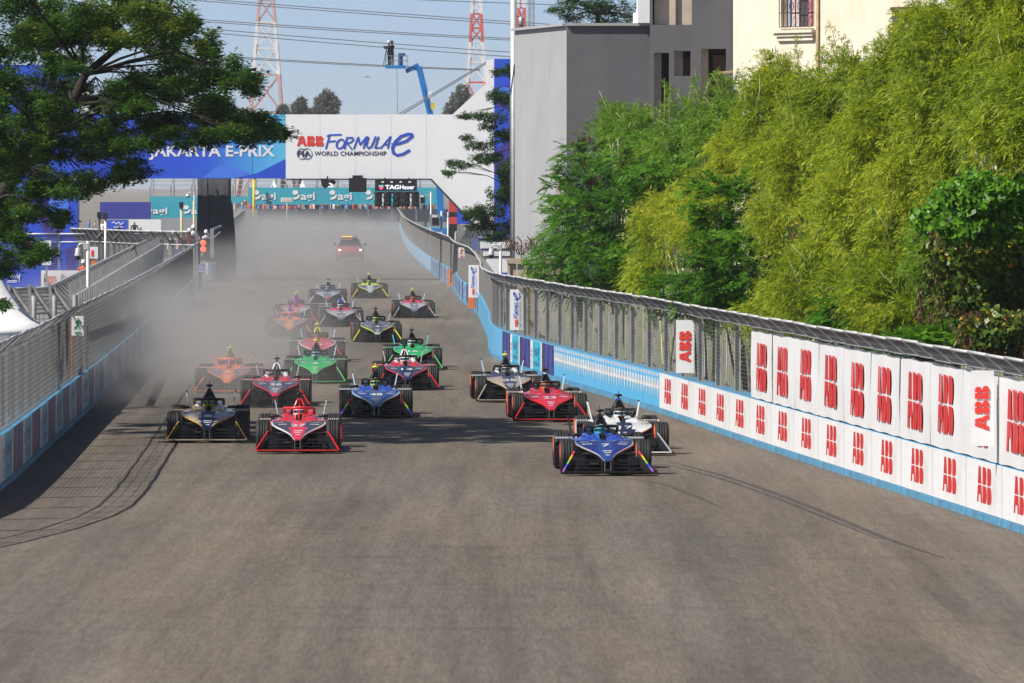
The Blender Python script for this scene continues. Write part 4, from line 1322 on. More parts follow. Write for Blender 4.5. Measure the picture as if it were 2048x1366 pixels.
# white and blue sponsor board below the signal, and a post with the fence end
bd = empty('sponsor_board', 'small white and blue board on the wall below the red signal', 'sign', at(391, 549, Yl - 1))
B0 = Vector(bd.location); q = lambda x, y, d=0: at(x, y, Yl - 1) - B0 - Vector((0, d, 0))
a, b = q(391, 549), q(416, 525); MB().span(a.x, b.x, 0, .1, -B0.z if False else a.z, b.z).build('board', M_PWHITE, bd)
a, b = q(395, 547.5), q(410, 526.5); MB().span(a.x, b.x, -.015, 0, a.z, b.z).build('blue_field', M_TXTBLUE, bd)
print2d(sum([stroke(s_, 1.3) for s_ in ([(398, -536), (400, -533.5), (402, -536.5), (405, -533), (408, -537)], [(400, -531), (401, -529)], [(399, -543), (408, -543)], [(400, -541), (401, -543)], [(404, -541), (405, -543)])], []), 'lettering', M_PWHITE,
        Vector((-1024 * (Yl - 1) / FPX, Yl - 1 - .03, CAM_H + HOR * (Yl - 1) / FPX)) - B0, (1, 0, 0), (0, 0, 1), (Yl - 1) / FPX, bd)
mb = MB(); 
for x in (393, 414): mb.span(q(x - .6, 0).x, q(x + .6, 0).x, .1, .2, -B0.z, q(0, 525).z)
mb.build('stand', M_GALV, bd)
pp = at(424, 0, 394.5)
mb = MB(); mb.span(pp.x - .1, pp.x + .1, 394.4, 394.6, 1.08, 2.95); mb.span(pp.x - .25, pp.x - .17, 394.4, 394.6, 1.08, 2.7); mb.bar((pp.x, 394.5, 2.9), (pp.x + .5, 394.9, 3.1), .1)
tag(mb.build('gate_post', M_GALV), 'steel gate posts standing on the light blue block', 'post')
mb = MB(); mb.loft([[Vector((pp.x - .2 + x * k, 394 + y, 1.1 + z)) for x, z in ((-.25, 0), (.25, 0), (.27, .2), (.12, .38), (-.15, .36), (-.27, .15))] for y, k in ((-.3, .6), (-.15, 1), (.15, 1), (.3, .6))], 0)
tag(mb.build('sandbag', mat('sandbag', (.42, .38, .31), .95, var=.2, scale=6)), 'pale sandbag lying on the light blue block', 'sandbag')
# ------------------------------------------------------------------ people (small): one continuous skinned body, helmet or cap as a child
def skin_person(name, joints, edges, zones):
    me = bpy.data.meshes.new(name + '_cage')
    me.from_pydata([j[0] for j in joints], edges, [])
    o = bpy.data.objects.new(name, me); COL.objects.link(o)
    o.modifiers.new('skin', 'SKIN'); sb = o.modifiers.new('sub', 'SUBSURF'); sb.levels = 1; sb.render_levels = 1
    sv = me.skin_vertices[0].data
    for v, j in zip(sv, joints): v.radius = (j[1], j[2] if len(j) > 2 else j[1])
    sv[0].use_root = True
    dg = bpy.context.evaluated_depsgraph_get()
    out = bpy.data.meshes.new_from_object(o.evaluated_get(dg))
    bpy.data.objects.remove(o); bpy.data.meshes.remove(me)
    out.materials.clear()
    for _ in range(3): out.materials.append(M_SUIT)
    for p in out.polygons:
        p.material_index = zones(p.center); p.use_smooth = True
    return out
def body_mesh(name, la, ra):
    J = [((0, 0, .95), .13, .10), ((0, 0, 1.2), .15, .10), ((0, 0, 1.40), .17, .10), ((0, 0, 1.50), .06), ((0, -.02, 1.62), .085, .10), ((0, -.01, 1.72), .07, .085),
         ((.10, 0, .88), .085), ((.11, -.02, .48), .06), ((.11, .02, .08), .045), ((.11, -.12, .04), .04), ((-.10, 0, .88), .085), ((-.11, -.02, .48), .06), ((-.11, .02, .08), .045), ((-.11, -.12, .04), .04),
         ((.20, 0, 1.42), .06), (la[0], .048), (la[1], .038), (la[2], .04, .02), ((-.20, 0, 1.42), .06), (ra[0], .048), (ra[1], .038), (ra[2], .04, .02)]
    E = [(0, 1), (1, 2), (2, 3), (3, 4), (4, 5), (0, 6), (6, 7), (7, 8), (8, 9), (0, 10), (10, 11), (11, 12), (12, 13), (2, 14), (14, 15), (15, 16), (16, 17), (2, 18), (18, 19), (19, 20), (20, 21)]
    hands = (Vector(la[2]), Vector(ra[2]))
    def zone(c):
        if c.z > 1.52 or min((c - h).length for h in hands) < .07: return 2
        return 1 if c.z < .93 else 0
    return skin_person(name, J, E, zone)
BODY = {'stand': body_mesh('stand', ((.27, .0, 1.15), (.26, -.08, .92), (.25, -.12, .84)), ((-.27, .0, 1.15), (-.26, -.08, .92), (-.25, -.12, .84))),
        'film': body_mesh('film', ((.26, -.15, 1.22), (.10, -.36, 1.38), (.06, -.42, 1.43)), ((-.26, -.12, 1.22), (-.12, -.34, 1.36), (-.08, -.42, 1.42)))}
hm = MB(); hm.lathe([(1.66, .115), (1.70, .118), (1.78, .105), (1.83, .06), (1.845, .01)], 14, 'Z', 0, (0, -.01, 0)); hm.lathe([(1.665, .14), (1.675, .14)], 14, 'Z', 0, (0, -.03, 0))
HAT = hm.mesh('helmet', [M_CARBON])
M_SKIN = mat('skin', (.30, .17, .11), .6, var=.1)
CL = {k: mat('cloth_' + k, c, .85, var=.15, scale=8) for k, c in {'orange': (.75, .12, .03), 'white': (.7, .7, .7), 'dark': (.03, .032, .04), 'blue': (.10, .22, .5), 'grey': (.25, .25, .26), 'red': (.55, .06, .06)}.items()}
def person(loc, rz, label, top='orange', legs='dark', hat='white', pose='stand', group=None):
    o = part('person', BODY[pose], None, [CL[top], CL[legs], M_SKIN], loc)
    o.rotation_euler = (0, 0, rz); tag(o, label, 'person', group)
    if hat: part('helmet', HAT, o, [CL[hat]])
    return o

# ------------------------------------------------------------------ end of the straight: wall, fence, crowd, teal banner, grandstand
FY = 842.0
M_GREYP = mat('grey_screen', (.30, .31, .32), .7, var=.08, scale=.5)
M_TEAL = mat('teal_print', (.045, .37, .47), .5, var=.06, scale=.3)
M_TEALP = mat('pale_teal_wall', (.16, .40, .48), .6, var=.08)
ew = empty('end_wall', 'grey panelled fence wall with pale blue foot closing the end of the straight', 'wall', (at(505, 0, FY).x, FY, 0))
W0 = Vector(ew.location)
x = at(470, 0, FY).x; x1 = at(880, 0, FY).x; k = 0
pan = MB().span(.02, 1.56, 0, .12, .45, 2.5).mesh('wall_panel', [M_GREYP]); pst = MB().span(-.04, .04, -.06, .1, 0, 3.3).mesh('fence_post', [M_GALV])
ftm = MB().span(0, 1.57, -.1, .3, 0, .45).mesh('wall_foot', [M_TEALP])
while x < x1:
    for me, nm in ((pan, 'wall_panel'), (pst, 'fence_post'), (ftm, 'wall_foot')): obj(nm, me, ew, (x - W0.x, 0, 0))
    x += 1.58
wk = MB().span(0, at(650, 0, FY).x - at(505, 0, FY).x, -.6, -.25, 0, .5).build('white_kerb', M_PWHITE, ew, (0, 0, 0))
# crowd behind it on a raised walkway
def crowd_mesh():
    rnd = random.Random(11); mb = MB()
    for k in range(420):
        x = rnd.uniform(at(480, 0, FY).x, at(880, 0, FY).x); y = FY + 2 + rnd.uniform(0, 6); z = 1.35 + (y - FY) * .05 + rnd.uniform(-.12, .15)
        mi = rnd.choice([0, 0, 1, 1, 2, 3, 3, 4, 4, 4, 5]); 
        mb.loft([[Vector((x + hx * math.cos(t), y + hy * math.sin(t), z + zz)) for t in np.linspace(0, 2 * math.pi, 7, endpoint=False)] for zz, hx, hy in ((0, .16, .12), (.9, .17, .12), (1.25, .22, .13), (1.42, .20, .11), (1.5, .06, .06))], mi)
        mb.lathe([(z + 1.5, .05), (z + 1.56, .10), (z + 1.66, .115), (z + 1.75, .08), (z + 1.78, .01)], 7, 'Z', 6 if rnd.random() < .6 else (7 if rnd.random() < .6 else 0), (x, y, 0))
    return mb
tag(crowd_mesh().build('crowd', [CL['white'], CL['dark'], CL['red'], CL['blue'], CL['grey'], CL['orange'], M_SKIN, mat('hair_black', (.02, .017, .015), .6, var=.1)]), 'far crowd of spectators behind the grey end wall', 'crowd', kind='stuff')
wlk = MB().span(at(470, 0, FY).x, at(885, 0, FY).x, FY + 1.2, FY + 9, 0, 1.3)
tag(wlk.build('viewing_platform', mat('platform_concrete', (.3, .3, .3), .9, var=.1)), 'low platform the far crowd stands on', 'platform')
# teal banner bridge with the repeated word
tb = empty('teal_banner', 'long teal banner with repeated white word above the far crowd', 'banner', (at(497, 0, FY + 4).x, FY - 1, 0))
T0 = Vector(tb.location); BY = FY - 1
a, b = at(497, 409, BY) - T0, at(880, 375, BY) - T0
sheet = MB().span(a.x, b.x, 0, .25, a.z, b.z).build('sheet', M_TEAL, tb)
for k in range(9):
    xx = a.x + (b.x - a.x) * k / 8; MB().bar((xx, .35, 0), (xx, .35, b.z + .3), .12).build('scaffold_leg', M_GALV, tb)
Ub = BY / FPX
def agi(px, py0, w, h, parent, org, Y, off=.06):
    """white drop mark and the word"""
    u = Y / FPX
    el = lambda cx, cy, rx, ry, rot=0: [(cx + rx * math.cos(t) * math.cos(rot) - ry * math.sin(t) * math.sin(rot), cy + rx * math.cos(t) * math.sin(rot) + ry * math.sin(t) * math.cos(rot)) for t in np.linspace(0, 2 * math.pi, 18, endpoint=False)]
    print2d([el(.13, .72, .13, .2), el(.17, .25, .17, .09, .7), el(.27, .42, .05, .14, -.2)], 'drop_mark', M_PWHITE, at(px, py0, Y) - org - Vector((0, off, 0)), (1, 0, 0), (0, 0, 1), h * 1.25 * u, parent, sx=w * u)
    text('agi', M_PWHITE, at(px + w * .36, py0 + h * .12, Y) - org - Vector((0, off, 0)), (1, 0, 0), (0, 0, 1), h * u, w * .64 * u, parent, 'lettering', .02)
for px in (507, 585, 659, 731):
    agi(px, 402, 45, 19, sheet, T0, BY)
# grandstand with rails behind
gs = empty('grandstand', 'pale empty grandstand frame with many rails beyond the end of the straight', 'grandstand', (at(300, 0, 900).x, 900, 0))
g0 = Vector(gs.location)
for k in range(7):
    z = 4.2 + k * .62; y = k * 1.6
    mb = MB(); mb.span(0, at(880, 0, 900).x - g0.x, y, y + .5, z - .09, z); o = mb.build('bench', mat('stand_plank', (.42, .43, .43), .7, var=.15, scale=.3), gs)
    mb = MB(); mb.span(0, at(880, 0, 900).x - g0.x, y + .9, y + .96, z + .34, z + .40); mb.build('rail', M_GALV, gs)
for k in range(15):
    xx = (at(880, 0, 900).x - g0.x) * k / 14
    mb = MB(); mb.bar((xx, 0, 0), (xx, 0, 5.2), .14); mb.bar((xx, 9.6, 0), (xx, 9.6, 9.3), .14); mb.bar((xx, 0, 4.0), (xx, 10.4, 8.0), .12); mb.build('frame', M_GALV, gs)
mb = MB(); mb.span(0, at(505, 0, 900).x - g0.x, -.3, -.2, 3.0, 3.9); mb.build('fascia', M_TEAL, gs)
for i, px in enumerate((548, 605, 661)):
    c = at(px, 374, FY + 3); mb = MB()
    mb.loft([[Vector((c.x + s_ * sx, c.y + s_ * sy, c.z - .1 + z)) for sx, sy in ((-1, -1), (1, -1), (1, 1), (-1, 1))] for z, s_ in ((-.1, .38), (.1, .36), (.45, .2), (.75, .1), (.95, .01))], 0, False)
    mb.bar((c.x, c.y, 0), (c.x, c.y, c.z), .08)
    tag(mb.build('pagoda_tent', M_PWHITE), ['small white pagoda tent peak above the teal banner, leftmost', 'small white pagoda tent peak above the teal banner, middle one', 'small white pagoda tent peak partly behind the hanging camera'][i], 'tent', 'tent peaks above the teal banner')
mb = MB(); c = at(508, 378, FY - 2); mb.tube([(c.x, c.y, 0), (c.x, c.y, c.z + 1.2)], .16, 10); mb.tube([(c.x, c.y, c.z + 1.2), (c.x, c.y, c.z + 1.3)], .2, 10)
tag(mb.build('yellow_post', mat('yellow_paint', (.75, .5, .02), .5, var=.1)), 'short yellow post at the left end of the teal banner', 'post')
mb = MB(); a, b = at(562, 404, FY - 3), at(585, 395.5, FY - 3); mb.span(a.x, b.x, a.y, a.y + .2, a.z, b.z)
for k in range(6): mb.span(a.x + .1 + k * .22, a.x + .22 + k * .22, a.y - .03, a.y, a.z + .08, b.z - .08, 1)
mb.bar(((a.x + b.x) / 2, a.y + .1, 0), ((a.x + b.x) / 2, a.y + .1, a.z), .1)
tag(mb.build('lamp_array', [M_PWHITE, mat('pale_lamp_glass', (.6, .58, .4), .3, var=.1)]), 'small white lamp array on a post before the teal banner', 'lamp')

# ------------------------------------------------------------------ lattice masts
M_TW = mat('mast_white', (.72, .70, .68), .6, var=.1, scale=.2); M_TR = mat('mast_red', (.62, .10, .07), .6, var=.12, scale=.2); M_TP = mat('mast_faded_red', (.50, .32, .30), .7, var=.15, scale=.2); M_TG = mat('mast_grey', (.25, .28, .32), .6, var=.1)
def mast(cx, levels, Y, label, tilt=0.0, th=.58):
    """levels: (row, half width px, material) from the ground up; each bay gets its legs, girts and cross braces"""
    base = at(cx, zg(Y), Y)
    root = empty('lattice_mast', label, 'mast', (base.x, Y, 0))
    for i in range(len(levels) - 1):
        (r0, h0, m_), (r1, h1, _) = levels[i], levels[i + 1]
        z0, z1 = at(cx, r0, Y).z, at(cx, r1, Y).z
        n = max(1, int(round(abs(r0 - r1) / (1.5 * (h0 + h1)))))
        mb = MB()
        for j in range(n):
            za, zb = z0 + (z1 - z0) * j / n, z0 + (z1 - z0) * (j + 1) / n
            wa, wb = (h0 + (h1 - h0) * j / n) * Y / FPX, (h0 + (h1 - h0) * (j + 1) / n) * Y / FPX
            c0 = [Vector((sx * wa, sy * wa, za)) for sx, sy in ((-1, -1), (1, -1), (1, 1), (-1, 1))]
            c1 = [Vector((sx * wb, sy * wb, zb)) for sx, sy in ((-1, -1), (1, -1), (1, 1), (-1, 1))]
            for k in range(4):
                k2 = (k + 1) % 4
                mb.bar(c0[k], c1[k], th); mb.bar(c1[k], c1[k2], th * .6); mb.bar(c0[k], c1[k2], th * .5); mb.bar(c0[k2], c1[k], th * .5)
        mb.build('bay', m_, root)
    return root
mast(533, [(zg(1500), 62, M_TP), (225, 31, M_TP), (150, 26, M_TW), (45, 17.5, M_TP), (0, 13.5, M_TW), (-120, 9, M_TW)], 1500, 'tall faded white lattice mast left of the boom lift')
mast(953, [(zg(1500), 40, M_TR), (165, 18, M_TW), (85, 12.5, M_TR), (28, 9.5, M_TW), (-120, 6, M_TW)], 1500, 'tall red and white lattice mast behind the right end of the gantry', th=.62)
mast(1043, [(zg(1500), 20, M_TR), (16, 6, M_TW), (-100, 5, M_TW)], 1500, 'slim red and white mast beside the grey building')
mast(1063, [(zg(1900), 14, M_TG), (45, 5, M_TG), (-100, 4, M_TG)], 1900, 'faint grey mast beside the grey building', th=.35)
mb = MB(); 
for (x0, y0, x1_, y1_) in ((936, 88, 936, 168), (926, 150, 936, 170), (920, 138, 936, 138), (925, 168, 972, 168)): mb.bar(at(x0, y0, 1480), at(x1_, y1_, 1480), .16)
tag(mb.build('mast_gear', M_TW), 'thin white rods and arms beside the red and white mast', 'antenna')
# power lines
M_CABLE = mat('cable', (.12, .13, .15), .6, var=0)
def cable(pts, Y, r, label, Y2=None):
    mb = MB(); Y2 = Y2 or Y; n = 24
    (x0, y0), (x1_, y1_), sag = pts
    P0, P1 = at(x0, y0, Y), at(x1_, y1_, Y2)
    mb.tube([P0.lerp(P1, t) - Vector((0, 0, sag * Y / FPX * 4 * t * (1 - t))) for t in np.linspace(0, 1, n)], r, 4, cap=False)
    tag(mb.build('power_line', M_CABLE), label, 'cable', 'power lines across the sky')
for pts, lb_ in ([((330, -8), (1300, 62), 2), 'power line, topmost pair left of the mast'], [((330, -4), (1300, 66), 3), 'power line, topmost pair lower strand'], [((330, 34), (1300, 90), 4), 'power line, second pair'], [((330, 38), (1300, 93), 4), 'power line, second pair lower strand'],
                 [((330, 50), (1300, 122), 4), 'power line, single third strand'], [((330, 57), (1300, 132), 4), 'power line, single fourth strand'], [((330, 104), (960, 139), 3), 'power line, lowest pair'], [((330, 107), (960, 141), 3), 'power line, lowest pair lower strand'],
                 [((700, -6), (1300, 16), 1), 'power line, thick strand at the top right']):
    cable(pts, 1450, .085, lb_)
cable([(798, 228), (976, 122), 0], 402, .03, 'black stay cable rising to the gantry, left one', 401); cable([(806, 228), (978, 124), 0], 402, .03, 'black stay cable rising to the gantry, right one', 401)
# two birds or drones
mb = MB(); c = at(735, 154, 700); mb.bar(c + Vector((-.3, 0, 0)), c + Vector((.3, 0, .03)), .1, .06); mb.bar(c + Vector((-.6, 0, .02)), c + Vector((-.4, 0, .02)), .04, .02); mb.box(c, (.25, .3, .14))
tag(mb.build('drone', M_TG), 'tiny dark drone flying left of the boom', 'drone')

# ------------------------------------------------------------------ boom lift with two camera operators
LY = 520.0
M_LB = mat('lift_blue', (.02, .19, .52), .45, var=.12, scale=1.5); M_LD = mat('lift_dark_blue', (.02, .06, .25), .5, var=.1)
li = empty('boom_lift', 'blue boom lift reaching above the gantry', 'boom lift', (at(885, 0, LY).x, LY, 0))
l0 = Vector(li.location); q = lambda x, y, d=0.0: at(x, y, LY) - l0 + Vector((0, d, 0))
MB().bar(q(878, 300), q(838, 134), .38, .45).build('boom', M_LB, li)
MB().bar(q(882, 440), q(876, 290), .5, .6).build('lower_boom', M_LB, li)
mb = MB(); mb.bar(q(838, 130), q(812, 143), .3, .32); mb.bar(q(837, 137), q(812, 144), .12); mb.build('jib', M_LB, li)
mb = MB(); mb.bar(q(850, 178), q(861, 224), .4, .1, up=(0, 0, 1)); mb.build('hose_track', M_LD, li)
mb = MB(); mb.box(q(860, 190, -.26), (.3, .02, .5)); mb.box(q(866, 212, -.26), (.3, .02, .5), 1); mb.build('sticker', [M_PWHITE, mat('sticker_yellow', (.7, .55, .03), .5, var=0)], li)
mb = MB(); a, b = q(771, 137), q(811, 131); mb.span(a.x, b.x, -.6, .6, a.z, b.z); mb.build('basket_floor', M_LB, li)
mb = MB()
for px in (772, 784, 800, 815):
    for d in (-.58, .58): mb.bar(q(px, 131, d), q(px, 112, d), .035)
for py in (112, 121):
    for d in (-.58, .58): mb.bar(q(771, py, d), q(816, py, d), .035)
    for px in (771, 816): mb.bar(q(px, py, -.58), q(px, py, .58), .035)
mb.build('guard_rail', M_GALV, li)
mb = MB(); a, b = q(797, 131), q(806, 108); mb.span(a.x, b.x, -.45, -.05, a.z, b.z); a, b = q(797, 113), q(811, 107); mb.span(a.x, b.x, -.5, .2, a.z, b.z); mb.build('control_box', M_LD, li)
mb = MB(); mb.span(-1.2, 1.2, -1.3, 1.3, .5, 1.3); mb.span(-.9, .9, -1.6, 1.6, 1.35, 2.2)
for sx in (-1.2, 1.2):
    for sy in (-1.1, 1.1): mb.lathe([(-.18, .2), (-.2, .45), (.2, .45), (.18, .2)], 16, 'X', 1, (sx, sy, .45))
mb.build('chassis', [M_LB, M_TYRE], li)
mb = MB(); mb.tube([at(794, 137, LY), at(795, 228, LY)], .015, 4); tag(mb.build('safety_line', M_CABLE), 'thin line hanging from the lift basket', 'rope')
fl = at(780, 131, LY)
person((at(778, 0, LY).x, LY - .1, fl.z), R(-70), 'camera operator in dark clothes standing at the left rail of the lift basket', 'dark', 'dark', 'white', 'film')
person((at(784, 0, LY).x, LY + .25, fl.z), R(-40), 'second operator in dark clothes close behind in the lift basket', 'dark', 'dark', 'dark', 'film')
tc = empty('tripod_camera', 'small tripod camera at the left rail of the lift basket', 'camera', (at(773, 0, LY).x, LY - .3, fl.z)); 
MB().box((0, 0, 1.3), (.35, .18, .2)).build('body', M_BLKBOX, tc)
mb = MB(); [mb.bar((0, 0, 1.2), (.3 * math.cos(t), .3 * math.sin(t), 0), .035) for t in (0.3, 2.4, 4.5)]; mb.build('legs', M_BLKBOX, tc)

# ------------------------------------------------------------------ distant trees
def leaf_tree(name, label, base, trunk_h, blobs, n, leaf, wid, material, trunk_r, seed, flat_=.55, droop=.0, group=None, limbs=True, hang=0.0):
    """blobs: (x, y, z, rx, ry, rz) relative to base; leaves spread over each blob's volume, denser near its skin"""
    rng = np.random.default_rng(seed)
    root = empty(name, label, 'tree', base, 0, group)
    vol = np.array([b[3] * b[4] * b[5] for b in blobs]) ** .67
    cnt = np.maximum(20, (n * vol / vol.sum()).astype(int))
    Bs, Ts, Ss, Ws, Ti = [], [], [], [], []
    for b, c in zip(blobs, cnt):
        d = rng.normal(size=(c, 3)); d /= np.linalg.norm(d, axis=1)[:, None]
        r_ = rng.uniform(.25, 1, c) ** .45
        lump = 1 + .28 * np.sin(d[:, 0] * 5 + b[0] * 3) * np.cos(d[:, 1] * 4 + b[2]) 
        p = np.array(b[:3]) + d * (r_ * lump)[:, None] * np.array(b[3:6])
        out = d * np.array([1, 1, flat_]); 
        dirv = out + rng.normal(size=(c, 3)) * .6; dirv[:, 2] -= droop
        dirv /= np.linalg.norm(dirv, axis=1)[:, None]
        up = np.array([0, 0, 1.0]) + rng.normal(size=(c, 3)) * .45
        side = np.cross(dirv, up); side /= np.linalg.norm(side, axis=1)[:, None] + 1e-9
        ln = leaf * rng.uniform(.6, 1.3, c)
        Bs.append(p); Ts.append(p + dirv * ln[:, None]); Ss.append(side); Ws.append(ln * wid); Ti.append(np.clip(rng.normal(.5 + .12 * math.sin(b[0] * 2.1 + b[2]), .2, c), 0, 1))
    me = leaf_mesh('crown', np.concatenate(Bs), np.concatenate(Ts), np.concatenate(Ss), np.concatenate(Ws), np.concatenate(Ti), material)
    obj('crown', me, root)
    mb = MB(); rnd = random.Random(seed)
    top = Vector((0, 0, trunk_h))
    mb.tube([(0, 0, -.1), (.05, 0, trunk_h * .5), top], [trunk_r * 1.25, trunk_r, trunk_r * .8], 9)
    if limbs:
        for b in blobs:
            c = Vector(b[:3]); m_ = top.lerp(c, .5) + Vector((rnd.uniform(-.3, .3), rnd.uniform(-.3, .3), .12 * (c - top).length))
            m2 = top.lerp(c, .25) + Vector((0, 0, .09 * (c - top).length))
            rr = trunk_r * .55 * min(1, .35 + .5 * b[3] / 2)
            mb.tube([top - Vector((0, 0, .2)), m2, m_, c], [rr * 1.2, rr * .9, rr * .6, rr * .25], 7)
            for _ in range(3):
                e = c + Vector((rnd.uniform(-1, 1) * b[3], rnd.uniform(-1, 1) * b[4], rnd.uniform(-.4, .7) * b[5])) * .75
                mb.tube([m_, m_.lerp(e, .6) + Vector((0, 0, .1)), e], [rr * .45, rr * .28, rr * .08], 5)
    mb.build('trunk', M_BARK, root)
    return root
M_BARK = mat('bark', (.028, .022, .017), .9, var=.3, scale=5, bump=.4, bscale=20)
L_HAZED = leaf_mat('hazed_leaves', [(0, (.10, .11, .08)), (1, (.19, .20, .14))], trans=.2)  # lightened grey-green: distance haze is put into the leaf colour
def far_tree(cx, rows, Y, label, seed):
    base = at(cx, zg(Y), Y); u = Y / FPX; bl = []
    for (px, py, rx, rz) in rows:
        c = at(px, py, Y); bl.append((c.x - base.x, 0, c.z, rx * u, rx * u, rz * u))
    leaf_tree('casuarina_tree', label, base, at(cx, max(r_[1] for r_ in rows), Y).z, bl, 5200, .75, .30, L_HAZED, .35, seed, .7, .2, 'distant trees above the gantry')
far_tree(652, [(655, 190, 9, 8), (645, 203, 14, 10), (664, 207, 13, 12), (655, 222, 20, 14), (630, 225, 10, 7), (648, 240, 22, 12)], 1250, 'distant feathery tree above the gantry, the taller of the two by the banner', 5)
far_tree(600, [(603, 205, 8, 8), (597, 217, 12, 9), (607, 228, 14, 10), (590, 236, 14, 9), (600, 244, 18, 10)], 1250, 'distant feathery tree above the gantry, the shorter one by the left mast', 6)
far_tree(565, [(567, 222, 8, 9), (566, 236, 12, 9)], 1300, 'small distant tree at the foot of the left mast', 16)
far_tree(925, [(924, 182, 11, 11), (917, 200, 15, 13), (934, 202, 14, 14), (905, 216, 14, 10), (925, 224, 22, 14), (899, 230, 12, 8), (925, 245, 24, 12)], 1250, 'distant feathery tree behind the right flare of the gantry', 7)
# ------------------------------------------------------------------ signs on the fences
def hang_sign(px0, py0, px1, py1, Y, label, kind, group):
    o = at(px0, py1, Y); a = at(px1, py0, Y)
    w, h = a.x - o.x, a.z - o.z
    root = empty('hanging_sign', label, 'sign', o, R(-4), group)
    MB().span(0, w, 0, .03, 0, h).build('board', M_PWHITE, root)
    MB().span(w * .45, w * .55, .035, .08, .1, h + .05).build('bracket', M_GALV, root)
    up, lf = (0, 0, 1), (-1, 0, 0)
    if kind == 'abb':
        print2d(abb_polys(), 'lettering', M_TXTRED, (w * .80, -.008, h * .20), up, lf, w * .62, root, sx=h * .60 / 2.6)
    else:
        print2d(abb_polys(), 'lettering', M_TXTRED, (w * .56, -.008, h * .07), up, lf, w * .22, root, sx=h * .2 / 2.6)
        print2d(script_polys(.14), 'lettering', M_TXTBLUE, (w * .56, -.008, h * .29), up, lf, w * .28, root, sx=h * .104)
        text('FIA', M_TXTNAVY, (w * .80, -.008, h * .07), up, lf, w * .12, h * .10, root)
        text('WORLD CHAMPIONSHIP', M_TXTNAVY, (w * .76, -.008, h * .20), up, lf, w * .06, h * .5, root)
hang_sign(1020, 579, 1048, 660, 209, 'white vertical sign with blue script on the right fence, the nearer one', 'script', 'vertical signs on the right fence')
hang_sign(937, 530, 958, 595, 292, 'white vertical sign with blue script on the right fence above the orange block', 'script', 'vertical signs on the right fence')
hang_sign(1352, 640, 1389, 746, 160.6, 'white vertical sign with red letters alone on the bare wire fence', 'abb', 'vertical signs on the right fence')
hang_sign(1942, 741, 1988, 892, 112.4, 'white vertical sign with red letters in front of the long white banner', 'abb', 'vertical signs on the right fence')

# long white banner on the near part of the right fence
lbn = empty('fence_banner', 'long white banner with tall red letters strung along the right fence', 'banner', WALL_R.pos(WALL_R.s_at_y(149)))
l0_ = Vector(lbn.location); s = WALL_R.s_at_y(147.6); k = 0; rnd = random.Random(8)
M_BANN = mat('banner_vinyl', (0.70, 0.70, 0.70), 0.5, var=0.05, scale=1.0, dirt=(.5, .48, .44), dirt_amt=.35)
while s > 3:
    p, q = WALL_R.pos(s), WALL_R.pos(s - 3.92)
    t = (q - p).normalized(); n = Vector((t.y, -t.x, 0)); n = n if n.x < 0 else -n
    M = frame(p - l0_ + n * -.02, t, -n, (0, 0, 1))
    mb = MB(); rows = []
    nx, nz = 14, 5
    ph = rnd.uniform(0, 6)
    for j in range(nz + 1):
        z = .985 + 1.40 * j / nz
        rows.append([Vector((3.88 * i / nx, -.012 - .028 * (.5 + .5 * math.sin(i * .8 + ph + .35 * j)) * (1 - .5 * abs(2 * j / nz - 1)), z + .01 * math.sin(i * .9 + ph))) for i in range(nx + 1)])
    for j in range(nz):
        for i in range(nx): mb.add([rows[j][i], rows[j][i + 1], rows[j + 1][i + 1], rows[j + 1][i]], [(0, 1, 2, 3)], 0, True)
    me = mb.mesh('banner_panel', [M_BANN]); o = obj('banner_panel', me, lbn, M=M)
    mb = MB()
    dx, dz = rnd.uniform(-.08, .08), rnd.uniform(-.05, .05)
    for i, q_ in enumerate(abb_polys()):
        mb.poly([(1.0 + dx + x * .72, -.046, 1.20 + dz + z * .98) for x, z in q_], 0)
    mb.build('lettering', M_RED, o)
    s -= 3.92; k += 1

def exit_sign(px0, py0, px1, py1, Y, label, col, post=True, post_rows=None):
    o = at(px0, py1, Y); a = at(px1, py0, Y); w, h = a.x - o.x, a.z - o.z
    root = empty('exit_sign', label, 'sign', o)
    MB().span(0, w, 0, .02, 0, h).build('board', M_PWHITE, root)
    run = [[(.45, .62), (.55, .75), (.48, .60), (.40, .45), (.25, .40)], [(.48, .6), (.58, .47), (.66, .38)], [(.55, .75), (.70, .68), (.78, .72)], [(.53, .75), (.38, .70), (.32, .62)]]
    pl_ = sum([stroke(s_, .09) for s_ in run], []) + [[(.55 + .07 * math.cos(t), .86 + .06 * math.sin(t)) for t in np.linspace(0, 6.28, 10, endpoint=False)]]
    pl_ += [[(.22, .10), (.42, .22), (.42, .17), (.78, .22), (.82, .12), (.44, .10), (.44, .04)]]
    print2d(pl_, 'pictogram', col, (0, -.006, 0), (1, 0, 0), (0, 0, 1), h, root, sx=w)
    text('EXIT', col, (w * .2, -.006, h * .28), (1, 0, 0), (0, 0, 1), h * .08, w * .6, root)
    if post_rows:
        z0, z1 = at(px0, post_rows[2], Y).z - o.z, at(px0, post_rows[1], Y).z - o.z
        MB().span(-.08, .0, .03, .10, z0, z1).build('post', M_ORNG, root)
M_GRN = mat('green_print', (.02, .22, .06), .5, var=0)
exit_sign(143, 632, 167, 671, 160.5, 'green and white running man exit sign on the left fence', M_GRN, True, (0, 640, 757))
exit_sign(917, 495, 929, 515, 318, 'small white and red sign on the right fence beside the black tarp', M_TXTRED)
mb = MB(); a, b = at(904, 551, 352), at(917, 486, 352)
mb.prism([(a.x, 352, a.z), (b.x, 352, a.z + .3), (b.x, 352, b.z - .25), (a.x + .1, 352, b.z)], (0, .12, 0)); mb.bar((a.x - .05, 352, a.z - .4), (a.x - .05, 352, b.z + .2), .07)
tag(mb.build('black_tarp', M_CLOTH), 'black tarpaulin sheet on the right fence above the farther orange block', 'tarpaulin')

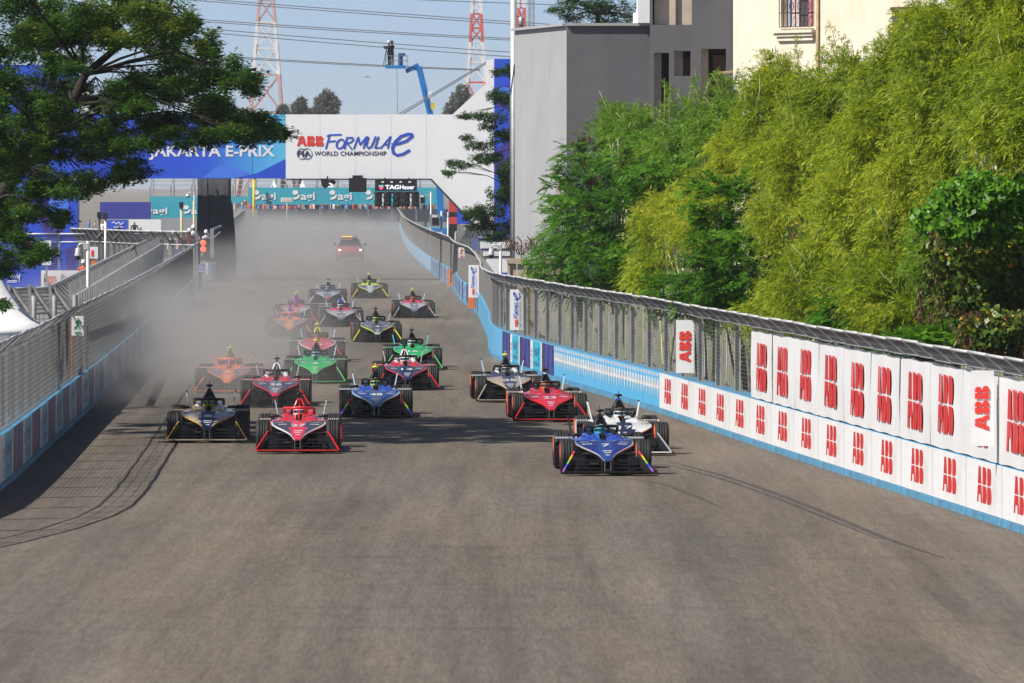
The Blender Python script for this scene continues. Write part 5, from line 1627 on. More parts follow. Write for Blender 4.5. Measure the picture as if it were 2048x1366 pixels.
# ------------------------------------------------------------------ pit lane side on the left
M_NETD = mat('dark_net', (.09, .09, .09), .7, var=.2)
M_PITF = mat('dull_galvanised', (0.27, 0.27, 0.265), 0.6, metal=0.3, var=0.25, scale=4)
def lean_fence(name, label, pts, top, lean, rise, side, wall=None, step=2.5, z0=.0, wires=True, mi_top=None):
    """fence with a wide cantilevered top; side +1 leans to the right of the walking direction"""
    pa = Path(pts, 1.0); root = empty(name, label, 'fence', pa.pos(0)); o0 = Vector(root.location)
    n = max(1, int(pa.L / step)); 
    for k in range(n + 1):
        s = pa.L * k / n; p = pa.pos(s) - o0; t = pa.tan(s); nn = Vector((t.y, -t.x, 0)) * side
        mb = MB(); mb.bar(p, p + Vector((0, 0, top)), .11); mb.bar(p + Vector((0, 0, top - .35)), p + nn * lean + Vector((0, 0, top + rise)), .09, .12); mb.bar(p + Vector((0, 0, top)), p + nn * lean * .1 + Vector((0, 0, top + .4)), .07)
        mb.tube([p + nn * -.1 + Vector((0, 0, top * .55)), p + nn * -.1 + Vector((0, 0, top + .12))], .06, 7)
        mb.build('post', M_PITF, root)
        if k < n:
            p2 = pa.pos(pa.L * (k + 1) / n) - o0
            b0, b1 = p + nn * lean + Vector((0, 0, top + rise)), p2 + nn * lean + Vector((0, 0, top + rise))
            a0, a1 = p + nn * .05 + Vector((0, 0, top - .3)), p2 + nn * .05 + Vector((0, 0, top - .3))
            f = MB(); f.tube([b0, b1], .045, 6); f.tube([a0, a1], .04, 6); fr_ = f.build('overhang_frame', M_RAIL, root)
            w = MB(); nn_ = 6
            for j in range(1, nn_): wire(w, a0.lerp(b0, j / nn_), a1.lerp(b1, j / nn_), .012)
            for j in range(1, 12): wire(w, a0.lerp(a1, j / 12), b0.lerp(b1, j / 12), .010)
            w.build('overhang_net', M_NETD, fr_)
            if wires:
                w = MB(); zz = z0 + .1
                while zz < top - .3: wire(w, p + Vector((0, 0, zz)), p2 + Vector((0, 0, zz)), .007); zz += .13
                for j in range(int(step / .16)): wire(w, p.lerp(p2, j * .16 / step) + Vector((0, 0, z0)), p.lerp(p2, j * .16 / step) + Vector((0, 0, top - .3)), .007)
                w.build('mesh_panel', M_WIRE, root)
    return root
xy = lambda px, Y: ((px - 1024) * Y / FPX, Y)
lean_fence('pit_fence', 'pit fence with wide slanted steel overhang running behind the left debris fence', [xy(143, 172), xy(205, 205), xy(262, 250), xy(320, 322)], 2.62, .62, .25, -1)
lean_fence('pit_fence', 'short cross fence with overhang beside the white tent', [xy(20, 169), xy(143, 171)], 2.62, .55, .28, -1, step=.75)
lean_fence('pit_fence', 'far pit fence with overhang in front of the helmeted marshals', [xy(160, 372), xy(225, 362), xy(300, 352), xy(394, 346)], 2.75, .5, .35, 1, step=1.6)
# sponsor wall with red letters and high wire fence
bw = empty('sponsor_wall', 'low pit wall with white and blue sponsor panels and red words', 'wall', (*xy(-20, 367), 0)); b0_ = Vector(bw.location)
q = lambda px, py, d=0.0, Y=367: at(px, py, Y) - b0_ - Vector((0, d, 0))
for (x0, x1_, m_) in ((-20, 81.5, M_GBLUE), (82, 127.8, M_PWHITE), (128.2, 176, M_PWHITE), (176.4, 225, M_PWHITE), (225.4, 330, M_GREYP)):
    a, b = q(x0, 578), q(x1_, 541); MB().span(a.x, b.x, 0, .35, 0, b.z).build('panel', m_, bw)
for i, px in enumerate((90, 124, 155)):
    text('BOSCH', M_TXTRED, q(px + 5, 568, .02), (1, 0, 0), (0, 0, 1), 16 * 367 / FPX, 17 * 367 / FPX, bw, 'lettering', .02)
    mb = MB(); c = q(px, 559, .02)
    ring = [c + Vector((.055 * math.cos(t), 0, .30 * math.sin(t))) for t in np.linspace(0, 2 * math.pi, 21)]
    for a_, b_ in zip(ring, ring[1:]): mb.bar(a_, b_, .014)
    mb.bar(c + Vector((-.03, 0, 0)), c + Vector((.03, 0, 0)), .03); mb.bar(c + Vector((-.03, 0, -.12)), c + Vector((-.03, 0, .12)), .014); mb.bar(c + Vector((.03, 0, -.12)), c + Vector((.03, 0, .12)), .014); mb.build('emblem', M_TXTNAVY, bw)
print2d(sum([stroke(s_, 1.6) for s_ in ([(20, -556), (24, -548), (26, -556), (30, -549), (32, -556)], [(34, -549), (36, -556), (40, -549), (38, -563)], [(14, -561), (33, -561)], [(14, -564), (33, -564)])], []), 'lettering', M_PWHITE,
        Vector((-1024 * 367 / FPX, 367 - .03, CAM_H + HOR * 367 / FPX)) - b0_, (1, 0, 0), (0, 0, 1), 367 / FPX, bw)
lean_fence('wire_fence', 'straight wire fence on top of the sponsor wall in front of blue panels', [xy(-20, 368.2), xy(325, 368.2)], 2.72, .15, .12, 1, step=1.55, z0=.95)
bl_ = empty('blue_screen', 'tall blue printed screen behind the sponsor wall', 'screen', (*xy(-20, 374), 0))
a, b = at(-20, 575, 374) - Vector(bl_.location), at(152, 478, 374) - Vector(bl_.location)
scn = MB().span(0, b.x, 0, .2, 0, b.z).build('sheet', M_GBLUE, bl_)
for (pts) in ([(95, 486), (118, 486), (112, 530), (100, 545)], [(130, 500), (150, 490), (150, 560), (136, 565)], [(5, 500), (60, 490), (40, 530), (5, 540)]):
    mb = MB(); mb.poly([at(x, y, 374) - Vector(bl_.location) - Vector((0, .02, 0)) for x, y in pts]); mb.build('print', M_GPURP, scn)
dm = empty('distance_marker', 'white distance marker board with 150 painted downwards', 'sign', at(84, 530, 365.5)); d0 = Vector(dm.location)
a, b = at(84, 530, 365.5) - d0, at(102, 481, 365.5) - d0; MB().span(0, b.x, 0, .05, 0, b.z).build('board', M_PWHITE, dm)
for i, ch in enumerate('150'): text(ch, M_BLKBOX, (b.x * .33, -.012, b.z * (.70 - .24 * i)), (1, 0, 0), (0, 0, 1), b.z * .19, b.x * (.36 if ch != '1' else .2), dm, 'digit', .02)
MB().span(b.x * .4, b.x * .6, .06, .12, -d0.z + .02, 0).build('post', M_GALV, dm)
# barrels, orange post, marshal
def barrel(px, py, Y, label):
    p = at(px, py, Y); mb = MB(); mb.lathe([(0, .27), (.03, .29), (.28, .29), (.30, .30), (.32, .29), (.58, .29), (.60, .30), (.62, .29), (.86, .29), (.88, .27), (.89, .02)], 18, 'Z', 0, (p.x, Y, .0)); tag(mb.build('barrel', mat('barrel_blue', (.08, .33, .55), .45, var=.1)), label, 'barrel', 'blue barrels in the pit lane')
barrel(160, 0, 350, 'light blue plastic barrel left of the orange marshal'); barrel(206, 0, 346, 'light blue plastic barrel right of the orange post')
person((at(167, 0, 338).x, 338, 0), R(10), 'marshal in orange suit and white helmet behind the sponsor wall', 'orange', 'orange', 'white')
mb = MB(); p = at(187, 0, 336); mb.span(p.x - .09, p.x + .09, 335.9, 336.1, 0, 2.1); mb.span(p.x - .16, p.x + .22, 335.85, 335.9, 1.9, 2.45, 1); mb.span(p.x - .1, p.x + .02, 335.83, 335.85, 2.0, 2.3, 2); mb.span(p.x - .12, p.x + .12, 335.85, 336.15, 0, .05)
tag(mb.build('orange_post', [M_ORNG, M_PWHITE, M_TXTRED]), 'orange post with small white and red plate beside the marshal', 'post')
for i, (px, py, lab, tp) in enumerate([(346, 466, 'marshal whose white helmet shows above the far pit fence, leftmost', 'white'), (357, 466, 'marshal whose white helmet shows above the far pit fence, second from left', 'red'), (379, 460, 'marshal in red vest and white helmet above the far pit fence', 'red'), (387, 453, 'tallest helmeted marshal beside the yellow pole', 'white'), (412, 463, 'marshal in white and red standing behind the red signal', 'white')]):
    Y = 357 + i * 1.2 if i < 4 else 398; z = at(px, py - 4, Y).z - 1.84
    person((at(px, 0, Y).x, Y, z), R(-20 + 15 * i), lab, tp, 'blue', 'white', 'stand', 'marshals by the pit exit')
mb = MB(); a, b = xy(335, 356), xy(390, 356); mb.span(a[0], b[0], 356, 364, 0, .95); mb.span(at(403, 0, 398).x, at(421, 0, 398).x, 397.3, 399, 0, 1.0)
tag(mb.build('marshal_platform', mat('platform_concrete', (.3, .3, .3), .9, var=.1)), 'raised walkway the marshals stand on', 'platform')
# poles
def pole(px, py0, Y, label, m_=M_GALV, r_=.06, head=None, name='pole', z0=0.0, col=None):
    p = at(px, py0, Y); root = empty(name, label, 'pole', (p.x, Y, z0))
    mb = MB(); mb.tube([(0, 0, 0), (0, 0, p.z - z0)], r_, 8); mb.build('shaft', m_, root)
    if head == 'box': MB().box((0, -.05, p.z - z0), (.22, .2, .3)).build('head', M_BLKBOX, root)
    if head == 'cross':
        mb = MB(); mb.bar((-.3, 0, p.z - z0 - .1), (.3, 0, p.z - z0 - .1), .06); mb.bar((0, -.2, p.z - z0 - .2), (0, .2, p.z - z0 - .2), .06); mb.build('head', M_BLKBOX, root)
    return root
pole(363, 410, 380, 'pale yellow scaffold pole left of the black tower', mat('pale_yellow_pole', (.55, .47, .28), .6, var=.1), .07, 'box'); pole(388, 402, 380, 'pale yellow scaffold pole touching the black tower', mat('pale_yellow_pole', (.55, .47, .28), .6, var=.1), .06)
pole(199, 430, 355, 'dark pole with box head above the pit fence', M_BLKBOX, .05, 'box'); pole(211, 432, 352, 'white pole with dark head above the pit fence', M_PWHITE, .06, 'box')
def cctv(px, py_top, Y, arm, label, zb=0.0, r_=.05):
    """dome camera on a crooked arm"""
    p = at(px, py_top, Y); root = empty('security_camera', label, 'camera', (p.x, Y, zb)); h = p.z - zb
    mb = MB(); mb.tube([(0, 0, 0), (0, 0, h)], r_, 10); mb.build('pole', M_RAIL, root)
    s_ = 1 if arm > 0 else -1
    mb = MB(); mb.tube([(0, 0, h - .12), (arm * .4, 0, h - .06), (arm * .85, 0, h - .08), (arm, 0, h - .17)], .03, 7); mb.box((s_ * .05, 0, h - .14), (.14, .12, .16)); mb.build('arm', M_RAIL, root)
    k = abs(arm) / .28
    d = MB(); d.lathe([(h - .17, .03), (h - .20, .07 * k), (h - .30, .085 * k), (h - .37, .10 * k), (h - .40, .10 * k)], 16, 'Z', 0, (arm, 0, 0)); d.build('housing', M_RAIL, root)
    d = MB(); d.lathe([(h - .40, .085 * k), (h - .45, .075 * k), (h - .49, .045 * k), (h - .505, .01)], 14, 'Z', 0, (arm, 0, 0)); d.build('dome', M_GLASSD, root)
cctv(176, 482, 186, -.26, 'white dome security camera on a pole rising behind the left debris fence')
cctv(1001, 486, 232, -.30, 'white dome security camera on a pole behind the right fence')
cctv(457, 410, 455, -.42, 'white dome security camera over the far left fence')
cctv(388.5, 383, 560, -.5, 'small white dome camera left of the black tower')
for i, (px, py, Y) in enumerate([(265, 497, 262), (232, 474, 300), (200, 471, 250)]):
    p = at(px, py, Y); mb = MB(); mb.loft([[p + Vector((d * .8 * .62 + rr * math.cos(t) * .35, rr * math.sin(t), d * .8 * .45 + rr * math.cos(t) * .9)) for t in np.linspace(0, 2 * math.pi, 10, endpoint=False)] for d, rr in ((-.26, .02), (-.2, .11), (0, .15), (.2, .12), (.27, .03))], 0); mb.tube([p, (p.x, Y, 1.5)], .02, 5)
    tag(mb.build('microphone', mat('fur_windshield', (.10, .09, .08), .95, var=.3, scale=30)), ['large furry microphone over the pit fence, nearest one', 'furry microphone over the pit fence, the middle one', 'small furry microphone over the pit fence, farthest left'][i], 'microphone', 'furry microphones over the pit fence')
# white pagoda tent at the left edge
tn = empty('marquee_tent', 'white peaked tent at the left edge behind the debris fence', 'tent', at(-30, 0, 166) * 1); t0 = tn.location = Vector((at(-30, 0, 166).x, 166, 0))
mb = MB(); rg = []
for (r_, z) in ((1.42, 1.9), (1.40, 2.05), (1.1, 2.22), (.8, 2.5), (.5, 2.95), (.25, 3.5), (.1, 4.0), (.02, 4.15)):
    rg.append([Vector((r_ * sx, r_ * sy, z)) for sx, sy in ((-1, -1), (-.3, -.95), (.3, -.95), (1, -1), (1, 1), (-1, 1))])
mb.loft(rg, 0, True); mb.build('canopy', mat('tent_fabric', (.78, .78, .77), .6, var=.04), tn)
for sx in (-1.35, 1.35):
    for sy in (-1.35, 1.35): MB().bar((sx, sy, 0), (sx, sy, 2.0), .07).build('leg', M_GALV, tn)

# ------------------------------------------------------------------ banners and walls far left, beyond the pit
Yb = 610.0
def board(px0, py0, px1, py1, Y, m_, label, cat='banner', name='banner', parts=None):
    root = empty(name, label, cat, (at(px0, 0, Y).x, Y, 0)); o0 = Vector(root.location)
    a, b = at(px0, py1, Y) - o0, at(px1, py0, Y) - o0
    sh_ = MB().span(0, b.x, 0, .2, a.z, b.z).build('sheet', m_, root)
    for xx in (.1, b.x - .1): MB().bar((xx, .3, 0), (xx, .3, b.z), .1).build('leg', M_GALV, root)
    if parts: parts(sh_, o0)
    return root
board(303, 403, 397, 438, Yb, M_TEAL, 'teal banner with white word left of the black tower', parts=lambda s_, o: (agi(303 - 14, 430, 46, 17, s_, o, Yb, .05), agi(366, 430, 46, 17, s_, o, Yb, .05)))
board(200, 404, 302, 438, Yb - 2, M_PURP, 'plain indigo banner beside the teal banner')
board(214, 440, 256, 463, 560, M_TXTBLUE, 'blue board with white script near the dark figures', parts=lambda s_, o: print2d(sum([stroke(c_, 1.6) for c_ in ([(224, -446), (228, -443), (232, -448), (238, -444), (242, -449), (247, -445)], [(228, -454), (236, -454)], [(240, -453), (246, -454)])], []), 'lettering', M_PWHITE, Vector((-1024 * 560 / FPX, 560 - .06, CAM_H + HOR * 560 / FPX)) - o, (1, 0, 0), (0, 0, 1), 560 / FPX, s_))
board(258, 439, 322, 461, 560, M_PWHITE, 'blank white board behind the dark figures')
board(322.5, 436, 400, 466, 575, M_GREYP, 'grey screen wall left of the black tower', 'screen', 'screen_wall')
for i, (px, py, h) in enumerate([(269, 441, 1.75), (281, 451, 1.7), (238, 447, 1.75), (178, 436, 1.75), (190, 438, 1.75), (205, 440, 1.7)]):
    Y = 520 if i < 3 else 540
    person((at(px, 0, Y).x, Y, max(0, at(px, py, Y).z - 1.8)), R(30 * i), ['dark clothed person standing before the white board', 'dark clothed person crouched figure right of the white board edge', 'dark clothed person before the blue script board', 'person in pale clothes before the blue screen, leftmost', 'person in grey clothes before the blue screen, middle', 'person in white clothes before the blue screen, right one'][i], ['dark', 'dark', 'dark', 'blue', 'grey', 'white'][i], 'dark', None, 'film' if i == 1 else 'stand', 'figures beyond the pit')
mb = MB(); mb.span(at(150, 0, 518).x, at(300, 0, 518).x, 517, 545, 0, .9); tag(mb.build('pit_platform', mat('platform_concrete', (.3, .3, .3), .9, var=.1)), 'low platform under the dark figures beyond the pit', 'platform')

# ------------------------------------------------------------------ right middle ground
def screen_box(px0, py0, px1, py1, Y, label, px_post):
    root = empty('trackside_screen', label, 'screen', (at(px_post, 0, Y).x, Y, 0)); o0 = Vector(root.location)
    a, b = at(px0, py1, Y) - o0, at(px1, py0, Y) - o0
    MB().span(a.x, b.x, -.2, .2, a.z, b.z).build('housing', M_GALV, root)
    w, h = b.x - a.x, b.z - a.z
    MB().span(a.x + w * .25, b.x - w * .12, -.23, -.2, a.z + h * .15, b.z - h * .3).build('screen', M_BLKBOX, root)
    MB().span(a.x + w * .25, b.x - w * .25, -.23, -.2, b.z - h * .22, b.z - h * .06).build('plate', M_PWHITE, root)
    mb = MB(); mb.tube([(0, 0, 0), (0, 0, b.z + .2)], .06, 8); mb.bar((0, 0, b.z), (b.x, 0, b.z), .06); mb.build('post', M_RAIL, root)
screen_box(859, 429, 880, 453, 415, 'grey framed black screen box on a post above the right fence', 883)
screen_box(838, 390, 851, 408, 440, 'small screen box right of the start light board', 862)
pole(896, 425, 398, 'slim steel pole right of the screen box', M_RAIL, .05, 'cross')
st = empty('speaker_stack', 'stacked red and black speaker boxes behind the right fence', 'speaker', (at(893, 0, 470).x, 470, 0)); o0 = Vector(st.location)
for i, (y0, y1, m_) in enumerate([(402, 424, CL['red']), (424, 434, M_BLKBOX), (434, 448, CL['red']), (448, 500, M_BLKBOX)]):
    a, b = at(898, y1, 470) - o0, at(914, y0, 470) - o0; MB().span(a.x, b.x, 0, .8, max(0, a.z), b.z).build('box', m_, st)
person((at(904, 0, 470).x, 470.3, at(904, 402, 470).z - .01), R(20), 'person in red shirt on top of the red and black boxes', 'red', 'dark', None)
board(914, 400, 975, 448, 455, M_GBLUE, 'blue panel under the right flare of the gantry')
board(940, 455, 990, 500, 440, M_GLB, 'bright blue panel low behind the right fence')
co = empty('white_container', 'white cabins behind the right fence below the tree', 'cabin', (at(958, 0, 330).x, 330, 0)); o0 = Vector(co.location)
for i, (x0, y0, x1_, y1_) in enumerate([(960, 478, 1022, 497), (966, 497, 1022, 512), (972, 512, 1020, 545)]):
    a, b = at(x0, y1_, 330 - i * .8) - o0, at(x1_, y0, 330 - i * .8) - o0
    MB().span(a.x, b.x, -i * .8, 2, max(0, a.z), b.z - .05).build('cabin_box', M_PWHITE, co); MB().span(a.x - .05, b.x + .05, -i * .8 - .04, 2, b.z - .05, b.z).build('roof_edge', M_BLKBOX, co)
lean_fence('service_fence', 'curved service fence with overhang behind the right debris fence', [xy(915, 372), xy(930, 392), xy(955, 398), xy(985, 392)], 2.75, .4, .3, 1, step=2.0)
# stained concrete wall with rusty barbed wire
bwall = empty('boundary_wall', 'tan stained concrete wall topped with rusty barbed wire below the grey building', 'wall', (at(1017, 0, 238).x, 238, 0)); o0 = Vector(bwall.location)
M_TAN = mat('tan_concrete', (.55, .44, .31), .9, streak=.25, var=.2, scale=2.0, dirt=(.2, .15, .1), dirt_amt=.7, bump=.3)
W_ = at(1135, 0, 238).x - o0.x; zt = at(0, 527, 238).z; n = 7
for k in range(n):
    for j in range(2): MB().span(W_ * k / n + .012, W_ * (k + 1) / n - .012, 0, .15, zt * j / 2 + (.01 if j else 0), zt * (j + 1) / 2 - .01).build('wall_panel', M_TAN, bwall)
    if k % 2 == 0: MB().span(W_ * k / n - .04, W_ * k / n + .05, -.06, 0, 0, zt).build('wall_pier', M_TAN, bwall)
MB().span(-.05, W_ + .05, -.1, .25, zt, zt + .17).build('coping', M_TAN, bwall)
M_RUST = mat('rusty_wire', (.12, .055, .025), .9, var=.3, scale=10)
for k in range(6):
    xx = .1 + W_ * k / 6; mb = MB(); mb.bar((xx, .05, zt + .17), (xx, .05, zt + .75), .03); mb.bar((xx, .05, zt + .75), (xx - .14, -.05, zt + .92), .025); mb.build('wire_post', M_RUST, bwall)
rnd = random.Random(9)
for j in range(3):
    mb = MB(); pts = []
    for i in range(90):
        t = i / 89; xx = -.1 + (W_ + .2) * t; pts.append((xx + .05 * math.sin(i * 2.1 + j), .05 + .2 * math.cos(i * .9 + j), zt + .55 + .18 * math.sin(i * .9 + j) + .12 * math.sin(t * 19)))
    mb.tube(pts, .012, 4); mb.build('barbed_wire', M_RUST, bwall)
rng = np.random.default_rng(3); nL = 600
pB = np.stack([rng.uniform(-.15, W_, nL), rng.uniform(-.2, .2, nL), zt + .55 + rng.normal(0, .14, nL) + .15 * np.sin(rng.uniform(0, 20, nL))], 1); dv = rng.normal(size=(nL, 3)); dv /= np.linalg.norm(dv, axis=1)[:, None]; sd = np.cross(dv, rng.normal(size=(nL, 3))); sd /= np.linalg.norm(sd, axis=1)[:, None]
tag(obj('dry_creeper', leaf_mesh('dry_creeper', pB, pB + dv * .10, sd, np.full(nL, .02), rng.uniform(0, 1, nL), leaf_mat('dry_leaves', [(0, (.09, .05, .025)), (1, (.22, .13, .07))], trans=.1)), None, o0), 'dry brown creeper tangled in the barbed wire', 'creeper', kind='stuff')
# ------------------------------------------------------------------ grey and cream building on the right
M_GREYL = mat('light_grey_render', (.36, .36, .365), .8, streak=.05, var=.06, scale=.6, dirt=(.30, .29, .28), dirt_amt=.4)
M_GREYD = mat('dark_grey_wall', (.115, .113, .122), .7, streak=.09, var=.10, scale=.4, dirt=(.16, .155, .15), dirt_amt=.4)  # darker grey for the walls facing the camera
M_CREAM = mat('cream_plaster', (.80, .73, .57), .85, streak=.10, var=.06, scale=.5, dirt=(.42, .33, .22), dirt_amt=.4)
M_RAW = mat('raw_plaster', (.55, .46, .36), .9, var=.12, scale=1.5)
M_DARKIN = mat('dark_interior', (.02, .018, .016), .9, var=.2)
M_BRICK = mat('old_brick', (.22, .09, .06), .9, var=.25, scale=5)
BYY = 262.0
gbld = empty('grey_building', 'grey windowless block with a taller unfinished part behind the bamboo', 'building', (2.0, BYY, 0)); o0 = Vector(gbld.location)
X_ = lambda px, Y=BYY: (px - 1024) * Y / FPX
Z_ = lambda py, Y=BYY: CAM_H - (py - HOR) * Y / FPX
zt = Z_(52)
A, B_, C_, D_ = Vector((X_(1030, 270.8), 270.8, 0)), Vector((X_(1133), BYY, 0)), Vector((X_(1300), BYY, 0)), Vector((X_(1300), 274, 0))
mb = MB()
def wallq(p, q, z0, z1, mi): mb.add([(p.x - o0.x, p.y - o0.y, z0), (q.x - o0.x, q.y - o0.y, z0), (q.x - o0.x, q.y - o0.y, z1), (p.x - o0.x, p.y - o0.y, z1)], [(0, 1, 2, 3)], mi)
E_ = Vector((X_(1030, 270.8), 280, 0))
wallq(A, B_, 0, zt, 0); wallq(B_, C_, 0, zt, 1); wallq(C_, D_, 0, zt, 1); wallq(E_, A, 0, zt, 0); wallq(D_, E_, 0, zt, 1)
mb.poly([(p.x - o0.x, p.y - o0.y, zt) for p in (A, B_, C_, D_, E_)], 0)
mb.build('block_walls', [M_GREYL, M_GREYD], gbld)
mb = MB()
for p, q in ((A, B_), (B_, C_)):
    d = (q - p).normalized(); n = Vector((d.y, -d.x, 0)); 
    mb.bar(p - o0 + Vector((0, 0, zt + .05)), q - o0 + Vector((0, 0, zt + .05)), .3, .1)
mb.build('parapet_cap', M_GREYL, gbld)
# taller unfinished part with recessed openings: built from wall strips around each opening
Y2 = BYY - .6
x0, x1 = X_(1300, Y2), X_(1466, Y2); zT = Z_(-60, Y2)
ops = [(1305, 1384, -60, 50), (1308, 1338, 106, 240), (1348, 1381, 102, 152), (1402, 1452, 98, 240)]
xs = sorted({1300, 1466, *[o[0] for o in ops], *[o[1] for o in ops]}); zs = sorted({-60, 420, *[o[2] for o in ops], *[o[3] for o in ops]})
mb = MB()
for i in range(len(xs) - 1):
    for j in range(len(zs) - 1):
        cx, cz = (xs[i] + xs[i + 1]) / 2, (zs[j] + zs[j + 1]) / 2
        if any(o[0] < cx < o[1] and o[2] < cz < o[3] for o in ops): continue
        mb.span(X_(xs[i], Y2) - o0.x, X_(xs[i + 1], Y2) - o0.x, Y2 - o0.y, Y2 + .35 - o0.y, max(0, Z_(zs[j + 1], Y2)) if zs[j + 1] < 420 else 0, Z_(zs[j], Y2))
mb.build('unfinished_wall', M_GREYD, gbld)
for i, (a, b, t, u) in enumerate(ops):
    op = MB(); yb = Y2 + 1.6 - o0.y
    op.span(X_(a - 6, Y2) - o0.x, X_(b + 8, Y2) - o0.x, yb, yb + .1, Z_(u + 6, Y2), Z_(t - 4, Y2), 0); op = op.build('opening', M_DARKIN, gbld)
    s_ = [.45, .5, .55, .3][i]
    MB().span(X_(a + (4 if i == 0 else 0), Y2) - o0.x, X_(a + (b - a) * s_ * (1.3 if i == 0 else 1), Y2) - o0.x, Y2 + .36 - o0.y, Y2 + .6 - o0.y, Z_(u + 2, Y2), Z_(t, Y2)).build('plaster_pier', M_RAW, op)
    if i == 0: MB().span(X_(1350, Y2) - o0.x, X_(1384, Y2) - o0.x, Y2 + .5 - o0.y, Y2 + .7 - o0.y, Z_(u, Y2), Z_(t, Y2)).build('plaster_pier', M_RAW, op)
    if i in (2, 3): MB().span(X_(a + (b - a) * .5, Y2) - o0.x, X_(b, Y2) - o0.x, Y2 + .7 - o0.y, Y2 + .8 - o0.y, Z_(u, Y2), Z_(t + 12, Y2)).build('brick_infill', M_BRICK, op)
MB().span(X_(1276, Y2 - .3) - o0.x, X_(1300, Y2) - o0.x - .01, Y2 + .3 - o0.y, Y2 + 3 - o0.y, zt + .1, Z_(-60)).build('white_return', M_PWHITE, gbld)
MB().span(X_(1268) - o0.x, X_(1276) - o0.x, Y2 + 1 - o0.y, Y2 + 3 - o0.y, zt + .1, Z_(25)).build('white_step', M_PWHITE, gbld)
MB().bar(Vector((X_(1434), Y2 - .3, Z_(147))) - o0, Vector((X_(1464), Y2 - .3, Z_(144))) - o0, .09).build('wooden_beam', mat('timber', (.45, .33, .15), .8, var=.2), gbld)
# cream house, its face turned towards the track
cb = empty('cream_house', 'cream plastered house with iron grille window behind the bamboo', 'building', (X_(1466, Y2), Y2 - .05, 0)); c0 = Vector(cb.location)
p0 = Vector((X_(1466, Y2) + .01, Y2 - .05, 0)); pe = Vector((X_(2100, 247), 247, 0))
t = (pe - p0).normalized(); nrm = Vector((t.y, -t.x, 0)); 
def S_of(px):        # distance along the face where the line of sight through column px meets it
    k = (px - 1024) / FPX
    return (k * p0.y - p0.x) / (t.x - k * t.y)
def Zf(py, s): return CAM_H - (py - HOR) * (p0.y + t.y * s) / FPX
Lf = (pe - p0).length
M = frame((0, 0, 0), t, -nrm, (0, 0, 1))
wins = [(1562, 1628, -60, 54), (1784, 1862, 18, 95)]
ss = sorted({0.0, Lf, *[S_of(w[0]) for w in wins], *[S_of(w[1]) for w in wins]})
def wz(w): s_ = (S_of(w[0]) + S_of(w[1])) / 2; return Zf(w[3], s_), Zf(w[2], s_)
zz = sorted({0.0, 13.5, *[z for w in wins for z in wz(w)]})
mb = MB()
for i in range(len(ss) - 1):
    for j in range(len(zz) - 1):
        cs, cz = (ss[i] + ss[i + 1]) / 2, (zz[j] + zz[j + 1]) / 2
        if any(S_of(w[0]) < cs < S_of(w[1]) and wz(w)[0] < cz < wz(w)[1] for w in wins): continue
        mb.span(ss[i], ss[i + 1], 0, .35, zz[j], zz[j + 1])
o = mb.build('wall', M_CREAM, cb); o.matrix_local = M
for i, w in enumerate(wins):
    a, b = S_of(w[0]), S_of(w[1]); z0, z1 = wz(w)
    m_ = MB(); m_.span(a - .1, b + .1, .5, .6, z0 - .1, z1 + .1, 0)
    if i == 0:
        m_.span(a, a + (b - a) * .3, .42, .5, z0, z1, 1); m_.span(a + (b - a) * .55, a + (b - a) * .8, .42, .5, z0, z1, 2)
    o = m_.build('window', [mat('window_dim', (.10, .09, .09), .3, var=.2), mat('curtain_pale', (.5, .42, .42), .9, var=.2), mat('curtain_pink', (.45, .18, .22), .9, var=.2)] if i == 0 else [mat('window_sky_glass', (.35, .42, .47), .15, var=.1)], cb); o.matrix_local = M
    m_ = MB()
    if i == 0:
        for k in range(9):
            xx = a + (b - a) * k / 8; m_.bar((xx, -.08, z0), (xx, -.08, z1), .025)
        for k in range(5): m_.bar((a, -.08, z0 + (z1 - z0) * k / 4), (b, -.08, z0 + (z1 - z0) * k / 4), .03)
        for k in range(4):
            c = Vector((a + (b - a) * (k + .5) / 4, -.08, z0 + .75)); r_ = [c + Vector((.12 * math.cos(q_), 0, .16 * math.sin(q_))) for q_ in np.linspace(0, 6.283, 13)]
            for u_, v_ in zip(r_, r_[1:]): m_.bar(u_, v_, .02)
        o = m_.build('iron_grille', mat('wrought_iron', (.05, .035, .03), .6, var=.1), cb); o.matrix_local = M
        m_ = MB(); m_.span(a - .25, b + .2, -.28, 0, z0 - .22, z0 - .12); m_.span(a - .18, b + .14, -.2, 0, z0 - .34, z0 - .22); m_.span(a - .1, b + .08, -.12, 0, z0 - .5, z0 - .34)
        o = m_.build('window_sill', M_CREAM, cb); o.matrix_local = M
        m_ = MB(); m_.tube([(b + .3, -.08, 2), (b + .3, -.08, 13)], .06, 8); o = m_.build('drain_pipe', mat('stained_pipe', (.4, .28, .16), .7, var=.25, scale=3), cb); o.matrix_local = M
    else:
        m_.span(a - .05, b + .05, -.05, .1, z1, z1 + .08); o = m_.build('lintel', mat('timber_dark', (.09, .05, .03), .8, var=.2), cb); o.matrix_local = M
m_ = MB(); m_.span(S_of(1872), S_of(1938), -.1, 0, 9.2, 13); o = m_.build('white_wall_patch', M_PWHITE, cb); o.matrix_local = M
mb = MB(); mb.span(0, Lf, .35, 6, 13.5, 13.6); o = mb.build('roof', M_RAW, cb); o.matrix_local = M
